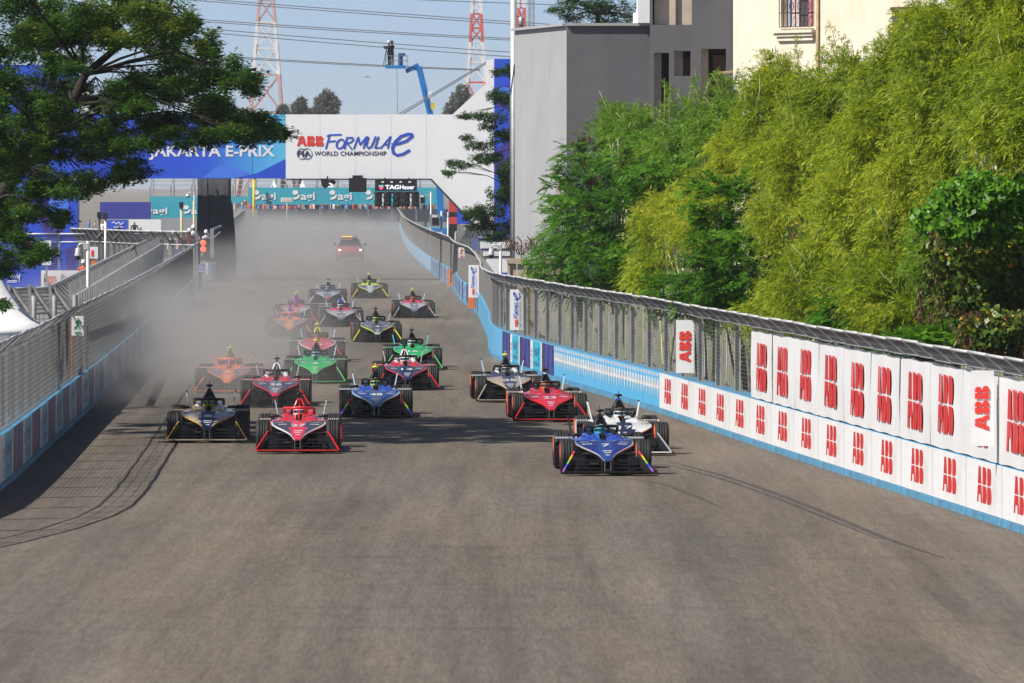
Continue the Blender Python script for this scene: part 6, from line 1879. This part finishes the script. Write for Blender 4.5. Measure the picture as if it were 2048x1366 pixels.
# grey pole with camera at the edge of the building
pk = empty('utility_pole', 'tall grey pole with a dark dome camera left of the grey building', 'pole', (X_(1027, 292), 292, 0))
mb = MB(); mb.tube([(0, 0, 0), (0, 0, 14)], .13, 10); mb.build('shaft', M_RAIL, pk); mb = MB(); mb.tube([(-.12, -.1, 0), (-.14, -.1, 9), (.02, -.14, 10.3), (.2, -.1, 10.6)], .02, 5); mb.build('wire', M_CABLE, pk)
mb = MB(); mb.bar((0, 0, 12.3), (.32, 0, 12.3), .05); mb.lathe([(11.9, .06), (12.0, .12), (12.25, .11), (12.3, .03)], 14, 'Z', 0, (.32, 0, 0)); mb.build('camera_arm', M_GALV, pk)
mb = MB(); mb.lathe([(11.72, .02), (11.78, .1), (11.9, .115)], 14, 'Z', 0, (.32, 0, 0)); mb.build('dome', M_GLASSD, pk)
# ------------------------------------------------------------------ planted bank on the right
def meetY(px):
    k = (px - 1024) / FPX
    for Y in np.arange(90, 400, .5):
        if WALL_R.x_at_y(Y) < k * Y: return float(Y)
    return 400.0
bank = MB(); rows = []
for Y in np.linspace(96, 256, 40):
    xw = WALL_R.x_at_y(Y); row = []
    for (d, z) in ((2.2, -.05), (3.5, .9), (5.5, 2.0), (9, 2.8), (16, 3.2), (30, 3.2)):
        row.append(Vector((xw + d, Y, z * min(1, (262 - Y) / 30) + .25 * math.sin(Y * .7 + d))))
    rows.append(row)
for i in range(len(rows) - 1):
    for k in range(5): bank.add([rows[i][k], rows[i][k + 1], rows[i + 1][k + 1], rows[i + 1][k]], [(0, 1, 2, 3)], 0, True)
tag(bank.build('earth_bank', mat('dark_soil', (.035, .035, .018), .95, var=.4, scale=1.2)), kind='structure')

L_BAM = leaf_mat('bamboo_leaves', [(0, (.11, .20, .010)), (.45, (.29, .39, .013)), (.8, (.50, .52, .022)), (1, (.60, .55, .08))], .5, .48)
L_BAMG = leaf_mat('green_bamboo_leaves', [(0, (.07, .18, .012)), (.5, (.19, .34, .018)), (1, (.40, .50, .05))], .5, .46)
L_LEU = leaf_mat('feathery_leaves', [(0, (.04, .14, .010)), (.5, (.10, .27, .018)), (1, (.27, .45, .04))], .5, .42)
L_VINE = leaf_mat('vine_leaves', [(0, (.03, .10, .008)), (.5, (.10, .28, .015)), (1, (.24, .44, .03))], .4, .4)
L_VINEY = leaf_mat('yellowing_vine_leaves', [(0, (.02, .05, .008)), (.45, (.06, .13, .012)), (.8, (.22, .26, .02)), (.93, (.42, .30, .02)), (1, (.55, .22, .02))], .4, .25)
L_DEAD = leaf_mat('dead_pods', [(0, (.06, .025, .012)), (1, (.22, .09, .045))], .7, .1)
M_CULM = mat('bamboo_culm', (.46, .44, .22), .5, var=.2, scale=4)

def norm(a): return a / (np.linalg.norm(a, axis=1)[:, None] + 1e-9)
def sprays(rng, c, rad, ns, m, L, leaf, wid, droop, front=.72):
    """ns twigs on and in a lumpy ellipsoid, m leaves each -> base, tip, side, width"""
    d = norm(rng.normal(size=(ns, 3)))
    flip = (d[:, 1] > 0) & (rng.random(ns) < front); d[flip, 1] *= -1
    lump = 1 + .22 * np.sin(5.1 * d[:, 0] + c[0] * 2) * np.cos(4 * d[:, 2]) + .17 * np.sin(8.3 * d[:, 2] + c[1] + 3 * d[:, 0]) + .13 * np.sin(13 * d[:, 0] - 6 * d[:, 2] + c[2])
    r_ = np.where(rng.random(ns) < .72, rng.uniform(.86, 1.04, ns), rng.uniform(.3, .9, ns))
    p0 = np.array(c) + d * (r_ * lump)[:, None] * np.array(rad)
    td = norm(d * np.array([1, 1, .5]) + rng.normal(size=(ns, 3)) * .45 + np.array([-.2, -.15, .55]))
    Ls = L * rng.uniform(.6, 1.35, ns)
    t = rng.random((ns, m))
    P_ = p0[:, None, :] + td[:, None, :] * (t * Ls[:, None])[:, :, None]
    P_[:, :, 2] -= (t ** 2) * (Ls * droop)[:, None]
    P_ += rng.normal(size=P_.shape) * .03
    tg = td[:, None, :] + np.array([0, 0, -2.0 * droop]) * t[:, :, None]
    dv = tg * .8 + rng.normal(size=P_.shape) * .42; dv[:, :, 2] -= .10
    tw = np.repeat(rng.normal(0, .13, ns)[:, None], m, 1)
    P_ = P_.reshape(-1, 3); dv = norm(dv.reshape(-1, 3)); n = len(P_)
    sd = norm(np.cross(dv, rng.normal(size=(n, 3)) * .6 + np.array([0, -.4, .8])))
    ln = leaf * rng.uniform(.55, 1.25, n)
    return P_, P_ + dv * ln[:, None], sd, ln * wid, tw.ravel()

def at_px(px, py, dist): 
    Y = meetY(px) + dist
    return at(px, py, Y), Y

def bamboo(blobs, label, seed, material=None, wisps=0, n=900, leaf=.125, lift=0.0):
    rng = np.random.default_rng(seed); rnd = random.Random(seed)
    c0, Y0 = at_px(blobs[0][0], blobs[0][1], blobs[0][4]); 
    base = Vector((c0.x + .3, Y0 + .5, 0)); root = empty('bamboo_clump', label, 'bamboo', base, 0, 'bamboo on the bank')
    acc = [[], [], [], [], []]; culms = MB()
    cl = []
    for (px, py, rx, ry, dist) in blobs:      # a core with rounded heads standing out of it
        cl.append((px, py, rx * .86, ry * .86, dist))
        for _ in range(7):
            a_ = rnd.uniform(0, 6.283); r_ = rnd.uniform(.35, .85); cl.append((px + rx * r_ * math.cos(a_), py + ry * r_ * math.sin(a_), rx * rnd.uniform(.26, .42), ry * rnd.uniform(.28, .46), dist - rnd.uniform(.3, 1.0) * rx * .009))
    for (px, py, rx, ry, dist) in cl:
        c, Y = at_px(px, py, dist); u = Y / FPX; c = c - base
        rad = (rx * u, max(.35, min(rx, ry) * u * .9), ry * u)
        k = int(n * .62 * (rx * ry) / 9000) + 14
        for a_, v in zip(acc, sprays(rng, c, rad, k, 34, .5, leaf, .15, .38)): a_.append(v)
        a = sprays(rng, c, tuple(q_ * .72 for q_ in rad), k // 3, 30, .6, leaf * 1.3, .22, .5, .4)
        for a_, v in zip(acc, a): a_.append(v)
        for _ in range(2):
            tip = c + Vector((rnd.uniform(-.8, .8) * rad[0], rnd.uniform(-.6, .4) * rad[1], rnd.uniform(.4, .95) * rad[2])); b0 = Vector((rnd.uniform(-.5, .5), rnd.uniform(-.3, .5), 0))
            culms.tube([b0, b0.lerp(tip, .4) + Vector((.1, .2, .6)), b0.lerp(tip, .8) + Vector((.05, .1, .5)), tip], [.03, .025, .016, .006], 6)
    for w in range(4):               # dry leaning canes that show between the leaves
        px, py, rx, ry, dist = blobs[rnd.randrange(len(blobs))]
        c, Y = at_px(px, py, dist); u = Y / FPX; c = c - base
        a = c + Vector((rnd.uniform(-.7, .7) * rx * u, -min(rx, ry) * u * rnd.uniform(.85, 1.05), rnd.uniform(-.6, .3) * ry * u)); tip = a + Vector((rnd.uniform(-.7, .5), rnd.uniform(-.2, .1), rnd.uniform(.4, 1.2)))
        culms.tube([a, a.lerp(tip, .5) + Vector((.05, 0, .04)), tip], [.012, .010, .004], 5)
    wisps = int(wisps * 1.8)
    for w in range(wisps):           # thin shoots that rise free of the mass
        px, py, rx, ry, dist = blobs[rnd.randrange(len(blobs))]
        c, Y = at_px(px, py, dist); u = Y / FPX; c = c - base
        a = c + Vector((rnd.uniform(-.8, .8) * rx * u, rnd.uniform(-.3, .3), ry * u * .5)); h = rnd.uniform(.9, 1.7) * ry * u * .8
        tip = a + Vector((rnd.uniform(-.5, .4), rnd.uniform(-.2, .2), h)); mid = a.lerp(tip, .55) + Vector((0, 0, .08))
        culms.tube([a - Vector((0, 0, .6)), a, mid, tip], [.014, .012, .008, .003], 5)
        ns = 26; tt = rng.uniform(.1, 1, ns); A, T_ = np.array(a), np.array(tip)
        p0 = A + (T_ - A) * tt[:, None]; td = norm(rng.normal(size=(ns, 3)) + np.array([0, 0, .5])); m = 12
        t_ = rng.random((ns, m)); L_ = .45 * (1.15 - tt)[:, None] * np.ones((1, m))
        P_ = (p0[:, None, :] + td[:, None, :] * (t_ * L_)[:, :, None]); P_[:, :, 2] -= .25 * t_ ** 2 * L_
        P_ = P_.reshape(-1, 3); dv = norm(np.repeat(td, m, 0) * .7 + rng.normal(size=P_.shape) * .5 + np.array([0, 0, -.3])); sd = norm(np.cross(dv, rng.normal(size=P_.shape)))
        ln = leaf * .9 * rng.uniform(.6, 1.2, len(P_))
        for a_, v in zip(acc, (P_, P_ + dv * ln[:, None], sd, ln * .13, rng.normal(.05, .1, len(P_)))): a_.append(v)
    Bc, Tc, Sc, Wc, Tw = [np.concatenate(a_) for a_ in acc]
    tint = np.clip(.42 + lift + Tw + rng.normal(0, .16, len(Bc)) + .10 * np.sin(Bc[:, 0] * 1.3 + Bc[:, 2] * 1.7), 0, 1)
    obj('foliage', leaf_mesh('foliage', Bc, Tc, Sc, Wc, tint, material or L_BAM), root)
    culms.build('culms', M_CULM, root)
    return root

bamboo([(1975, 100, 150, 130, 16), (2060, 240, 100, 110, 14), (1900, 210, 90, 100, 15)], 'tall yellow-green bamboo clump filling the top right corner', 21, wisps=3)
bamboo([(1830, 150, 70, 110, 21), (1790, 265, 100, 95, 18), (1850, 350, 80, 70, 15)], 'yellow-green bamboo clump left of the tallest one, under the far right window', 22, wisps=5, lift=.02)
bamboo([(1690, 215, 85, 95, 22), (1640, 330, 105, 90, 19), (1740, 390, 85, 75, 16)], 'broad yellow-green bamboo clump in the middle of the bank below the iron grille', 23, wisps=6, lift=-.02)
bamboo([(1560, 225, 75, 85, 25), (1500, 320, 80, 75, 22), (1590, 440, 75, 65, 17)], 'bamboo clump in front of the edge between grey and cream buildings', 24, wisps=7, lift=.04)
bamboo([(1380, 290, 70, 70, 28), (1440, 250, 55, 60, 28)], 'thin green bamboo with shoots in front of the unfinished openings', 25, L_BAMG, wisps=14)
bamboo([(1270, 280, 50, 45, 32), (1225, 255, 28, 30, 32)], 'slender bending bamboo shoots in front of the dark grey wall', 26, L_BAMG, wisps=10, n=500)
bamboo([(1345, 455, 65, 55, 15), (1300, 540, 40, 40, 14), (1400, 400, 45, 50, 19)], 'olive yellow bamboo bush hanging over the fence beside the feathery shrubs', 27, lift=.10)
bamboo([(1650, 560, 95, 85, 13), (1690, 480, 70, 60, 15)], 'yellow-green bamboo drooping over the start of the white banner', 28, lift=.02)
bamboo([(1800, 590, 90, 85, 12), (1815, 480, 75, 65, 14)], 'yellow-green bamboo drooping behind the middle of the white banner', 29)
bamboo([(1960, 500, 130, 140, 15)], 'shaded bamboo behind the hanging creeper at the right edge', 31, L_BAMG)
bamboo([(1560, 640, 70, 45, 12)], 'small bamboo tuft low between two dark feathery shrubs', 30, lift=.08)

def feathery(blobs, label, seed, n=520, pods=4):
    """shrub with fern-like leaves: each frond is a rachis with rows of narrow pinnae"""
    rng = np.random.default_rng(seed); rnd = random.Random(seed)
    c0, Y0 = at_px(blobs[0][0], blobs[0][1], blobs[0][4]); base = Vector((c0.x + .2, Y0 + .4, 0)); root = empty('feathery_shrub', label, 'shrub', base, 0, 'feathery shrubs on the bank')
    acc = [[], [], [], [], []]; br = MB(); pd = [[], [], [], [], []]
    for (px, py, rx, ry, dist) in blobs:
        c, Y = at_px(px, py, dist); u = Y / FPX; c = c - base; rad = np.array([rx * u, max(.6, min(rx, ry) * u * .9), ry * u])
        nf = int(n * rx * ry / 6000) + 40
        d = norm(rng.normal(size=(nf, 3))); f = (d[:, 1] > 0) & (rng.random(nf) < .6); d[f, 1] *= -1
        lump = 1 + .22 * np.sin(5 * d[:, 0] + c.x) + .18 * np.sin(5 * d[:, 2] + c.y)
        r_ = np.where(rng.random(nf) < .7, rng.uniform(.85, 1.02, nf), rng.uniform(.3, .9, nf))
        p0 = np.array(c) + d * (r_ * lump)[:, None] * rad
        ax = norm(d * np.array([1, 1, .4]) + rng.normal(size=(nf, 3)) * .4 + np.array([0, -.2, .15])); Lr = rng.uniform(.3, .55, nf)
        upv = norm(np.array([0, 0, 1.]) + rng.normal(size=(nf, 3)) * .3); lat = norm(np.cross(ax, upv))
        for k in range(9):
            t_ = (k + .6) / 9
            pos = p0 + ax * (Lr * t_)[:, None]; pos[:, 2] -= .35 * Lr * t_ ** 2
            for s_ in (-1, 1):
                dv = norm(lat * s_ + ax * .55 + np.array([0, 0, -.25]) + rng.normal(size=(nf, 3)) * .12); ln = .19 * (1 - .45 * abs(t_ - .4)) * rng.uniform(.8, 1.15, nf)
                sd = norm(np.cross(dv, upv)); 
                for a_, v in zip(acc, (pos, pos + dv * ln[:, None], sd, np.full(nf, .045), np.zeros(nf) + (d[:, 2] * .12))): a_.append(v)
        for _ in range(6):
            tip = c + Vector((rnd.uniform(-.7, .7) * rad[0], rnd.uniform(-.5, .5) * rad[1], rnd.uniform(0, .8) * rad[2])); b0 = Vector((rnd.uniform(-.3, .3), rnd.uniform(-.2, .3), 0))
            br.tube([b0, b0.lerp(tip, .5) + Vector((0, 0, .3)), tip], [.04, .025, .008], 6)
        for _ in range(pods):
            q0 = np.array(c) + np.array([rnd.uniform(-.8, .8), rnd.uniform(-1.02, -.7), rnd.uniform(-.3, .9)]) * rad; m = 16
            bs = q0 + rng.normal(size=(m, 3)) * .05; dv = norm(np.array([0, 0, -1.]) + rng.normal(size=(m, 3)) * .35)
            for a_, v in zip(pd, (bs, bs + dv * .2, norm(np.cross(dv, rng.normal(size=(m, 3)))), np.full(m, .028), np.full(m, rnd.uniform(0, 1)))): a_.append(v)
    Bc, Tc, Sc, Wc, Tw = [np.concatenate(a_) for a_ in acc]
    tint = np.clip(.42 + Tw + rng.normal(0, .15, len(Bc)) + .12 * np.sin(Bc[:, 0] * 1.9 + Bc[:, 2] * 2.3), 0, 1)
    obj('foliage', leaf_mesh('foliage', Bc, Tc, Sc, Wc, tint, L_LEU), root); br.build('branches', M_BARK, root)
    if pods: obj('seed_pods', leaf_mesh('seed_pods', *[np.concatenate(a_) for a_ in pd], L_DEAD), root)['kind'] = 'stuff'
feathery([(1150, 400, 45, 60, 24), (1125, 475, 36, 70, 24)], 'feathery green shrub leaning past the corner of the light grey wall', 41)
feathery([(1215, 350, 75, 50, 26), (1175, 300, 40, 36, 30), (1280, 330, 60, 45, 24)], 'feathery shrub with brown pods against the dark grey wall', 42, pods=7)
feathery([(1235, 440, 95, 75, 20), (1165, 530, 85, 70, 19), (1250, 545, 75, 60, 16)], 'dark feathery shrub just above the fence below the grey building', 43)
feathery([(1330, 370, 60, 50, 20)], 'feathery shrub in the middle between bamboo clumps', 44)
feathery([(1490, 420, 85, 80, 15), (1480, 545, 95, 80, 12)], 'large dark feathery shrub in the centre of the bank', 45, pods=6)
feathery([(1400, 590, 75, 50, 12)], 'low feathery shrub touching the fence top in mid bank', 46)
feathery([(1720, 640, 60, 45, 10), (1880, 690, 80, 40, 10)], 'low feathery growth behind the white banner', 47, pods=1)

def vine(blobs, label, seed, material, leaf, n, dead=0):
    rng = np.random.default_rng(seed); rnd = random.Random(seed)
    c0, Y0 = at_px(blobs[0][0], blobs[0][1], blobs[0][4]); base = Vector((c0.x + .2, Y0 + .3, 0)); root = empty('creeper', label, 'creeper', base, 0, 'creepers on the bank')
    acc = [[], [], [], [], []]; st = MB(); dd = [[], [], [], [], []]
    for (px, py, rx, ry, dist) in blobs:
        c, Y = at_px(px, py, dist); u = Y / FPX; c = c - base; rad = np.array([rx * u, .5, ry * u]); k = int(n * rx * ry / 6000)
        d = norm(rng.normal(size=(k, 3))); f = (d[:, 1] > 0) & (rng.random(k) < .8); d[f, 1] *= -1
        r_ = rng.uniform(.55, 1.05, k) * (1 + .2 * np.sin(6 * d[:, 0]) * np.sin(5 * d[:, 2]))
        p = np.array(c) + d * r_[:, None] * rad
        dv = norm(np.array([-.1, -.55, -.75]) + rng.normal(size=(k, 3)) * .45); sd = norm(np.cross(dv, np.array([.2, -.6, .75]) + rng.normal(size=(k, 3)) * .35)); ln = leaf * rng.uniform(.6, 1.3, k)
        for a_, v in zip(acc, (p, p + dv * ln[:, None], sd, ln * .78, np.clip(rng.beta(2, 2.4, k) + .12 * d[:, 2], 0, 1))): a_.append(v)
        for _ in range(14):
            a = c + Vector((rnd.uniform(-.9, .9) * rad[0], rnd.uniform(-.3, .2), rad[2] * rnd.uniform(.2, .9))); b = a + Vector((rnd.uniform(-.3, .3), rnd.uniform(-.1, .1), -rad[2] * rnd.uniform(.8, 1.8)))
            st.tube([a, a.lerp(b, .5) + Vector((rnd.uniform(-.2, .2), -.1, 0)), b], .012, 5)
        if dead:
            m = dead; q0 = np.array(c) + rng.uniform(-1, 1, (m, 3)) * rad * np.array([.9, .8, .85]); dv = norm(np.array([0, 0, -1.]) + rng.normal(size=(m, 3)) * .5)
            for a_, v in zip(dd, (q0, q0 + dv * .22, norm(np.cross(dv, rng.normal(size=(m, 3)))), np.full(m, .02), rng.uniform(0, .8, m))): a_.append(v)
    Bc, Tc, Sc, Wc, Tw = [np.concatenate(a_) for a_ in acc]
    obj('leaves', leaf_mesh('leaves', Bc, Tc, Sc, Wc, Tw, material), root); st.build('stems', M_BARK, root)
    if dead: obj('dead_leaves', leaf_mesh('dead_leaves', *[np.concatenate(a_) for a_ in dd], L_DEAD), root)['kind'] = 'stuff'
vine([(1985, 390, 105, 50, 9.5), (1890, 440, 65, 48, 9.5), (1960, 450, 90, 30, 9.2)], 'bright green broad-leaved creeper crest near the right edge', 61, L_VINE, .14, 2600)
vine([(1970, 540, 125, 115, 11), (1880, 560, 50, 90, 11), (2000, 660, 90, 50, 10)], 'dark hanging creeper with yellow heart leaves and dead strands at the right edge', 62, L_VINEY, .11, 1500, dead=1500)
vine([(1620, 480, 50, 50, 13), (1700, 600, 45, 40, 10)], 'small patch of creeper with dull leaves among the middle bamboo', 63, L_VINEY, .10, 700, dead=350)

# ------------------------------------------------------------------ spreading tree at the upper left
L_TREE = leaf_mat('tree_leaves', [(0, (.018, .055, .010)), (.45, (.045, .125, .015)), (.8, (.12, .20, .018)), (1, (.27, .23, .02))], .45, .38)
def pad_tree(name, label, base, joints, pads, Y, n, leaf, material, seed, ydep, tr_r, yellow=None, wid=.36, droop=.15, fill=1):
    rng = np.random.default_rng(seed); rnd = random.Random(seed)
    root = empty(name, label, 'tree', base); acc = [[], [], [], [], []]; mb = MB()
    J = [Vector(j) - Vector(base) for j in joints]
    mb.tube([Vector((0, 0, -.1))] + J, [tr_r * 1.3 * (1 - .75 * i / len(J)) for i in range(len(J) + 1)], 10)
    more = []
    for (px, py, rx, rz) in pads:
        more.append((px, py, rx * .8, rz * .9))
        for _ in range(fill): more.append((px + rnd.uniform(-1, .3) * rx, py + rnd.uniform(-1.2, 1.2) * rz, rx * rnd.uniform(.25, .5), rz * rnd.uniform(.4, .8)))
    for im, (px, py, rx, rz) in enumerate(more):
        main = im % (fill + 1) == 0
        y = Y + rnd.uniform(-ydep, ydep); u = y / FPX; c = at(px, py, y) - Vector(base)
        rad = np.array([rx * u, rx * u * .9 + .3, rz * u * .8]); k = int(n * (rx * rz) ** .75 / 430) + 30
        # twigs in the pad, rosettes of leaves on them
        nc = max(8, k // 11); d = norm(rng.normal(size=(nc, 3))); r_ = rng.uniform(.2, 1.05, nc) ** .6
        cc = np.array(c) + d * r_[:, None] * rad * (1 + .25 * np.sin(6 * d[:, :1] + px))
        m = 11; az = rng.uniform(0, 2 * np.pi, (nc, m)); 
        dv = np.stack([np.cos(az), np.sin(az), rng.normal(.05, .3, (nc, m)) - droop], 2).reshape(-1, 3) + np.repeat(norm(d * [1, 1, .2]), m, 0) * .45; dv = norm(dv)
        P_ = np.repeat(cc, m, 0) + rng.normal(size=(nc * m, 3)) * .05; sd = norm(np.cross(dv, np.array([0, 0, 1.]) + rng.normal(size=dv.shape) * .35)); ln = leaf * rng.uniform(.55, 1.25, len(P_))
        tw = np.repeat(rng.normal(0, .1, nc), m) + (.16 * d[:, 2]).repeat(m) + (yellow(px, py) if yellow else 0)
        for a_, v in zip(acc, (P_, P_ + dv * ln[:, None], sd, ln * wid, np.clip(.38 + tw + rng.normal(0, .12, len(P_)), 0, 1))): a_.append(v)
        j = min(J, key=lambda q_: (q_ - c).length + (0 if q_.z < c.z + .5 else 3)); mid = j.lerp(c, .55) + Vector((rnd.uniform(-.15, .15), rnd.uniform(-.2, .2), .10 * (c - j).length)); rr = tr_r * .17
        if not main: continue
        mb.tube([j, j.lerp(mid, .5) + Vector((0, 0, .05)), mid, c], [rr * 1.2, rr, rr * .6, rr * .2], 6)
        for _ in range(3):
            e = c + Vector((rnd.uniform(-.8, .8) * rad[0], rnd.uniform(-.8, .8) * rad[1], rnd.uniform(-.4, .5) * rad[2])); mb.tube([mid, mid.lerp(e, .55) + Vector((0, 0, .06)), e], [rr * .45, rr * .28, rr * .08], 4)
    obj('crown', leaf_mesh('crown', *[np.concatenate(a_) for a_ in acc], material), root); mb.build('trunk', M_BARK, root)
    return root
TY_ = 152.0
pads = [(40, 285, 70, 32), (65, 345, 70, 28), (112, 285, 50, 24), (355, 262, 60, 18), (225, 272, 60, 24), (460, 262, 55, 14), (230, 80, 75, 24), (205, 25, 80, 35), (110, 75, 75, 30), (300, 150, 70, 20), (215, 205, 70, 20), (110, 215, 70, 25), (60, 30, 115, 50), (170, 50, 95, 38), (285, 20, 110, 40), (340, 62, 75, 32), (415, 88, 48, 17), (385, 45, 35, 18), (55, 105, 95, 40), (150, 118, 60, 22), (330, 105, 60, 22), (360, 140, 80, 24), (430, 155, 75, 26), (485, 150, 45, 24), (505, 168, 30, 14),
        (60, 175, 95, 40), (150, 175, 60, 18), (265, 178, 90, 20), (340, 195, 80, 22), (425, 200, 55, 16), (500, 240, 75, 22), (562, 268, 34, 14), (535, 250, 40, 18), (430, 235, 90, 20), (330, 240, 80, 22), (250, 225, 60, 18), (150, 245, 70, 26), (45, 240, 60, 32),
        (500, 270, 70, 16), (410, 272, 55, 16), (290, 285, 70, 22), (200, 300, 75, 25), (100, 310, 70, 20), (20, 320, 50, 30), (265, 345, 60, 22), (190, 365, 75, 22), (95, 375, 80, 26), (15, 395, 60, 40), (60, 425, 65, 24), (120, 440, 35, 16), (25, 470, 50, 26), (62, 500, 34, 22), (92, 505, 28, 14), (15, 535, 34, 20), (8, 610, 20, 8),
        (-90, 60, 100, 60), (-100, 200, 100, 60), (-120, 330, 90, 60), (-60, -60, 130, 55), (120, -70, 140, 50), (290, -60, 110, 40), (400, -20, 60, 20)]
JT = [at(-110, 620, TY_), at(-60, 480, TY_), at(-10, 400, TY_), at(48, 335, TY_), at(95, 270, TY_), at(142, 212, TY_), at(170, 150, TY_), at(235, 95, TY_), at(330, 40, TY_)]
pad_tree('spreading_tree', 'large spreading tree overhanging the upper left corner', (at(-130, 0, TY_).x, TY_ + .3, 0), JT, pads, TY_, 3000, .12, L_TREE, 71, 7.0, .17, fill=4, yellow=lambda x, y: .26 if (y < 100 and 170 < x < 490) else (.10 if y < 130 else .03))  # yellow: sunlight on the crown top is put into the leaf tint

# ------------------------------------------------------------------ tree between gantry and grey building, and the one behind the roof
L_TREE2 = leaf_mat('dark_tree_leaves', [(0, (.014, .045, .010)), (.5, (.036, .10, .016)), (1, (.10, .19, .035))], .45, .32)
TY2 = 300.0
pads2 = [(1020, 140, 24, 16), (1005, 195, 36, 20), (985, 235, 45, 16), (940, 230, 28, 7), (1010, 270, 45, 22), (960, 290, 45, 13), (925, 330, 34, 9), (900, 345, 18, 6), (970, 315, 40, 14), (1015, 340, 35, 26), (1005, 390, 36, 26), (985, 420, 48, 20), (950, 425, 34, 9), (960, 450, 42, 14), (1005, 455, 40, 22), (990, 475, 34, 10), (1045, 200, 40, 60), (1050, 330, 40, 80)]
pad_tree('drooping_tree', 'dark green drooping tree between the gantry and the grey building', (at(1075, 0, TY2).x, TY2, 0), [at(1072, 480, TY2), at(1066, 400, TY2), at(1060, 300, TY2), at(1050, 220, TY2), at(1035, 160, TY2)], pads2, TY2, 4200, .17, L_TREE2, 72, 2.2, .16, wid=.30, droop=.35)
TY3 = 330.0
pads3 = [(1120, 20, 26, 16), (1150, 35, 40, 18), (1190, 20, 50, 30), (1240, 20, 50, 35), (1180, -20, 70, 30), (1265, 40, 30, 20), (1135, -5, 35, 20), (1215, 50, 60, 14)]
pad_tree('background_tree', 'dark tree crown showing above the roof of the grey block', (at(1200, 0, TY3).x, TY3, 0), [at(1200, 200, TY3), at(1200, 90, TY3), at(1195, 30, TY3)], pads3, TY3, 2600, .19, L_TREE2, 73, 2.5, .3, wid=.30, droop=.2)
# ------------------------------------------------------------------ haze over everything and the dust the cars throw up
def volume_mat(name, col, dens, aniso=0.0):
    m = bpy.data.materials.new(name); m.use_nodes = True
    N, L = m.node_tree.nodes, m.node_tree.links
    N.remove(N['Principled BSDF'])
    v = N.new('ShaderNodeVolumePrincipled'); v.inputs['Color'].default_value = (*col, 1); v.inputs['Density'].default_value = dens; v.inputs['Anisotropy'].default_value = aniso
    L.new(v.outputs[0], N['Material Output'].inputs['Volume'])
    return m, v, N, L
hm_, *_ = volume_mat('haze_air', (.86, .90, .95), .00007)
tag(MB().span(-4100, 4100, -260, 9100, -1.0, 75).build('haze', hm_), 'thin pale haze filling the air', 'haze', kind='stuff')

dm_, dv_, N, L = volume_mat('dust_air', (.585, .572, .555), .0)
def node(t, **kw):
    n = N.new(t)
    for k, v in kw.items(): setattr(n, k, v)
    return n
def val(v, n, i):
    if isinstance(v, (int, float)): n.inputs[i].default_value = v
    else: L.new(v, n.inputs[i])
def mth(op, a, b=0.0):
    n = node('ShaderNodeMath', operation=op); val(a, n, 0); val(b, n, 1); return n.outputs[0]
def smooth(v, a, b, lo, hi):
    n = node('ShaderNodeMapRange', interpolation_type='SMOOTHSTEP'); L.new(v, n.inputs['Value'])
    for k, x in (('From Min', a), ('From Max', b), ('To Min', lo), ('To Max', hi)): n.inputs[k].default_value = x
    return n.outputs['Result']
g = node('ShaderNodeNewGeometry'); sp = node('ShaderNodeSeparateXYZ'); L.new(g.outputs['Position'], sp.inputs[0])
x, y, z = sp.outputs
d = mth('SUBTRACT', x, mth('MULTIPLY_ADD', y, -.0313)); 
# distance from the left wall: wall x = -4.75 - 0.0313 y
n_ = node('ShaderNodeMath', operation='MULTIPLY_ADD'); L.new(y, n_.inputs[0]); n_.inputs[1].default_value = .0313; n_.inputs[2].default_value = 4.75
d = mth('ADD', x, n_.outputs[0])
mp = node('ShaderNodeMapping'); mp.inputs['Scale'].default_value = (.34, .085, .6); L.new(g.outputs['Position'], mp.inputs['Vector'])
nz = node('ShaderNodeTexNoise'); nz.inputs['Scale'].default_value = 1.0; nz.inputs['Detail'].default_value = 3.5; L.new(mp.outputs[0], nz.inputs['Vector'])
puff = smooth(nz.outputs['Fac'], .34, .68, .08, 1.95)
plume = mth('MULTIPLY', smooth(d, -1.0, 7.5, 1.0, 0.0), mth('MULTIPLY', smooth(y, 160, 182, 0, 1), smooth(y, 192, 258, 1.0, .06)))
plume = mth('MULTIPLY', plume, smooth(z, .4, 3.4, 1.0, 0.0))
layer = mth('MULTIPLY', smooth(d, 3.0, 17.0, 1.0, .38), mth('MULTIPLY', smooth(y, 210, 480, 0, 1), smooth(z, .2, 3.2, 1.0, 0.0)))
dens = mth('ADD', mth('MULTIPLY', plume, .095), mth('MULTIPLY', layer, .0175))
L.new(mth('MULTIPLY', dens, puff), dv_.inputs['Density'])
def dust_box(xs, ys, ztop):
    mb = MB(); rings = []
    for Y, a, b in zip(ys, *xs): rings.append([Vector((a, Y, ztop)), Vector((b, Y, ztop)), Vector((b, Y, .02)), Vector((a, Y, .02))])
    mb.loft(rings, 0, False); return mb
dy = [158, 250, 340, 480, 640, 838]
o = dust_box(([-12.5, -14.5, -17.6, -21.5, -26, -33], [3.5, -.4, -2.6, -6.3, -9.8, -13.6]), dy, 3.5).build('dust_cloud', dm_)
tag(o, 'brown dust cloud hanging over the track behind the cars', 'dust', kind='stuff')
SC.cycles.volume_step_rate = 0.6
SC.cycles.volume_max_steps = 256
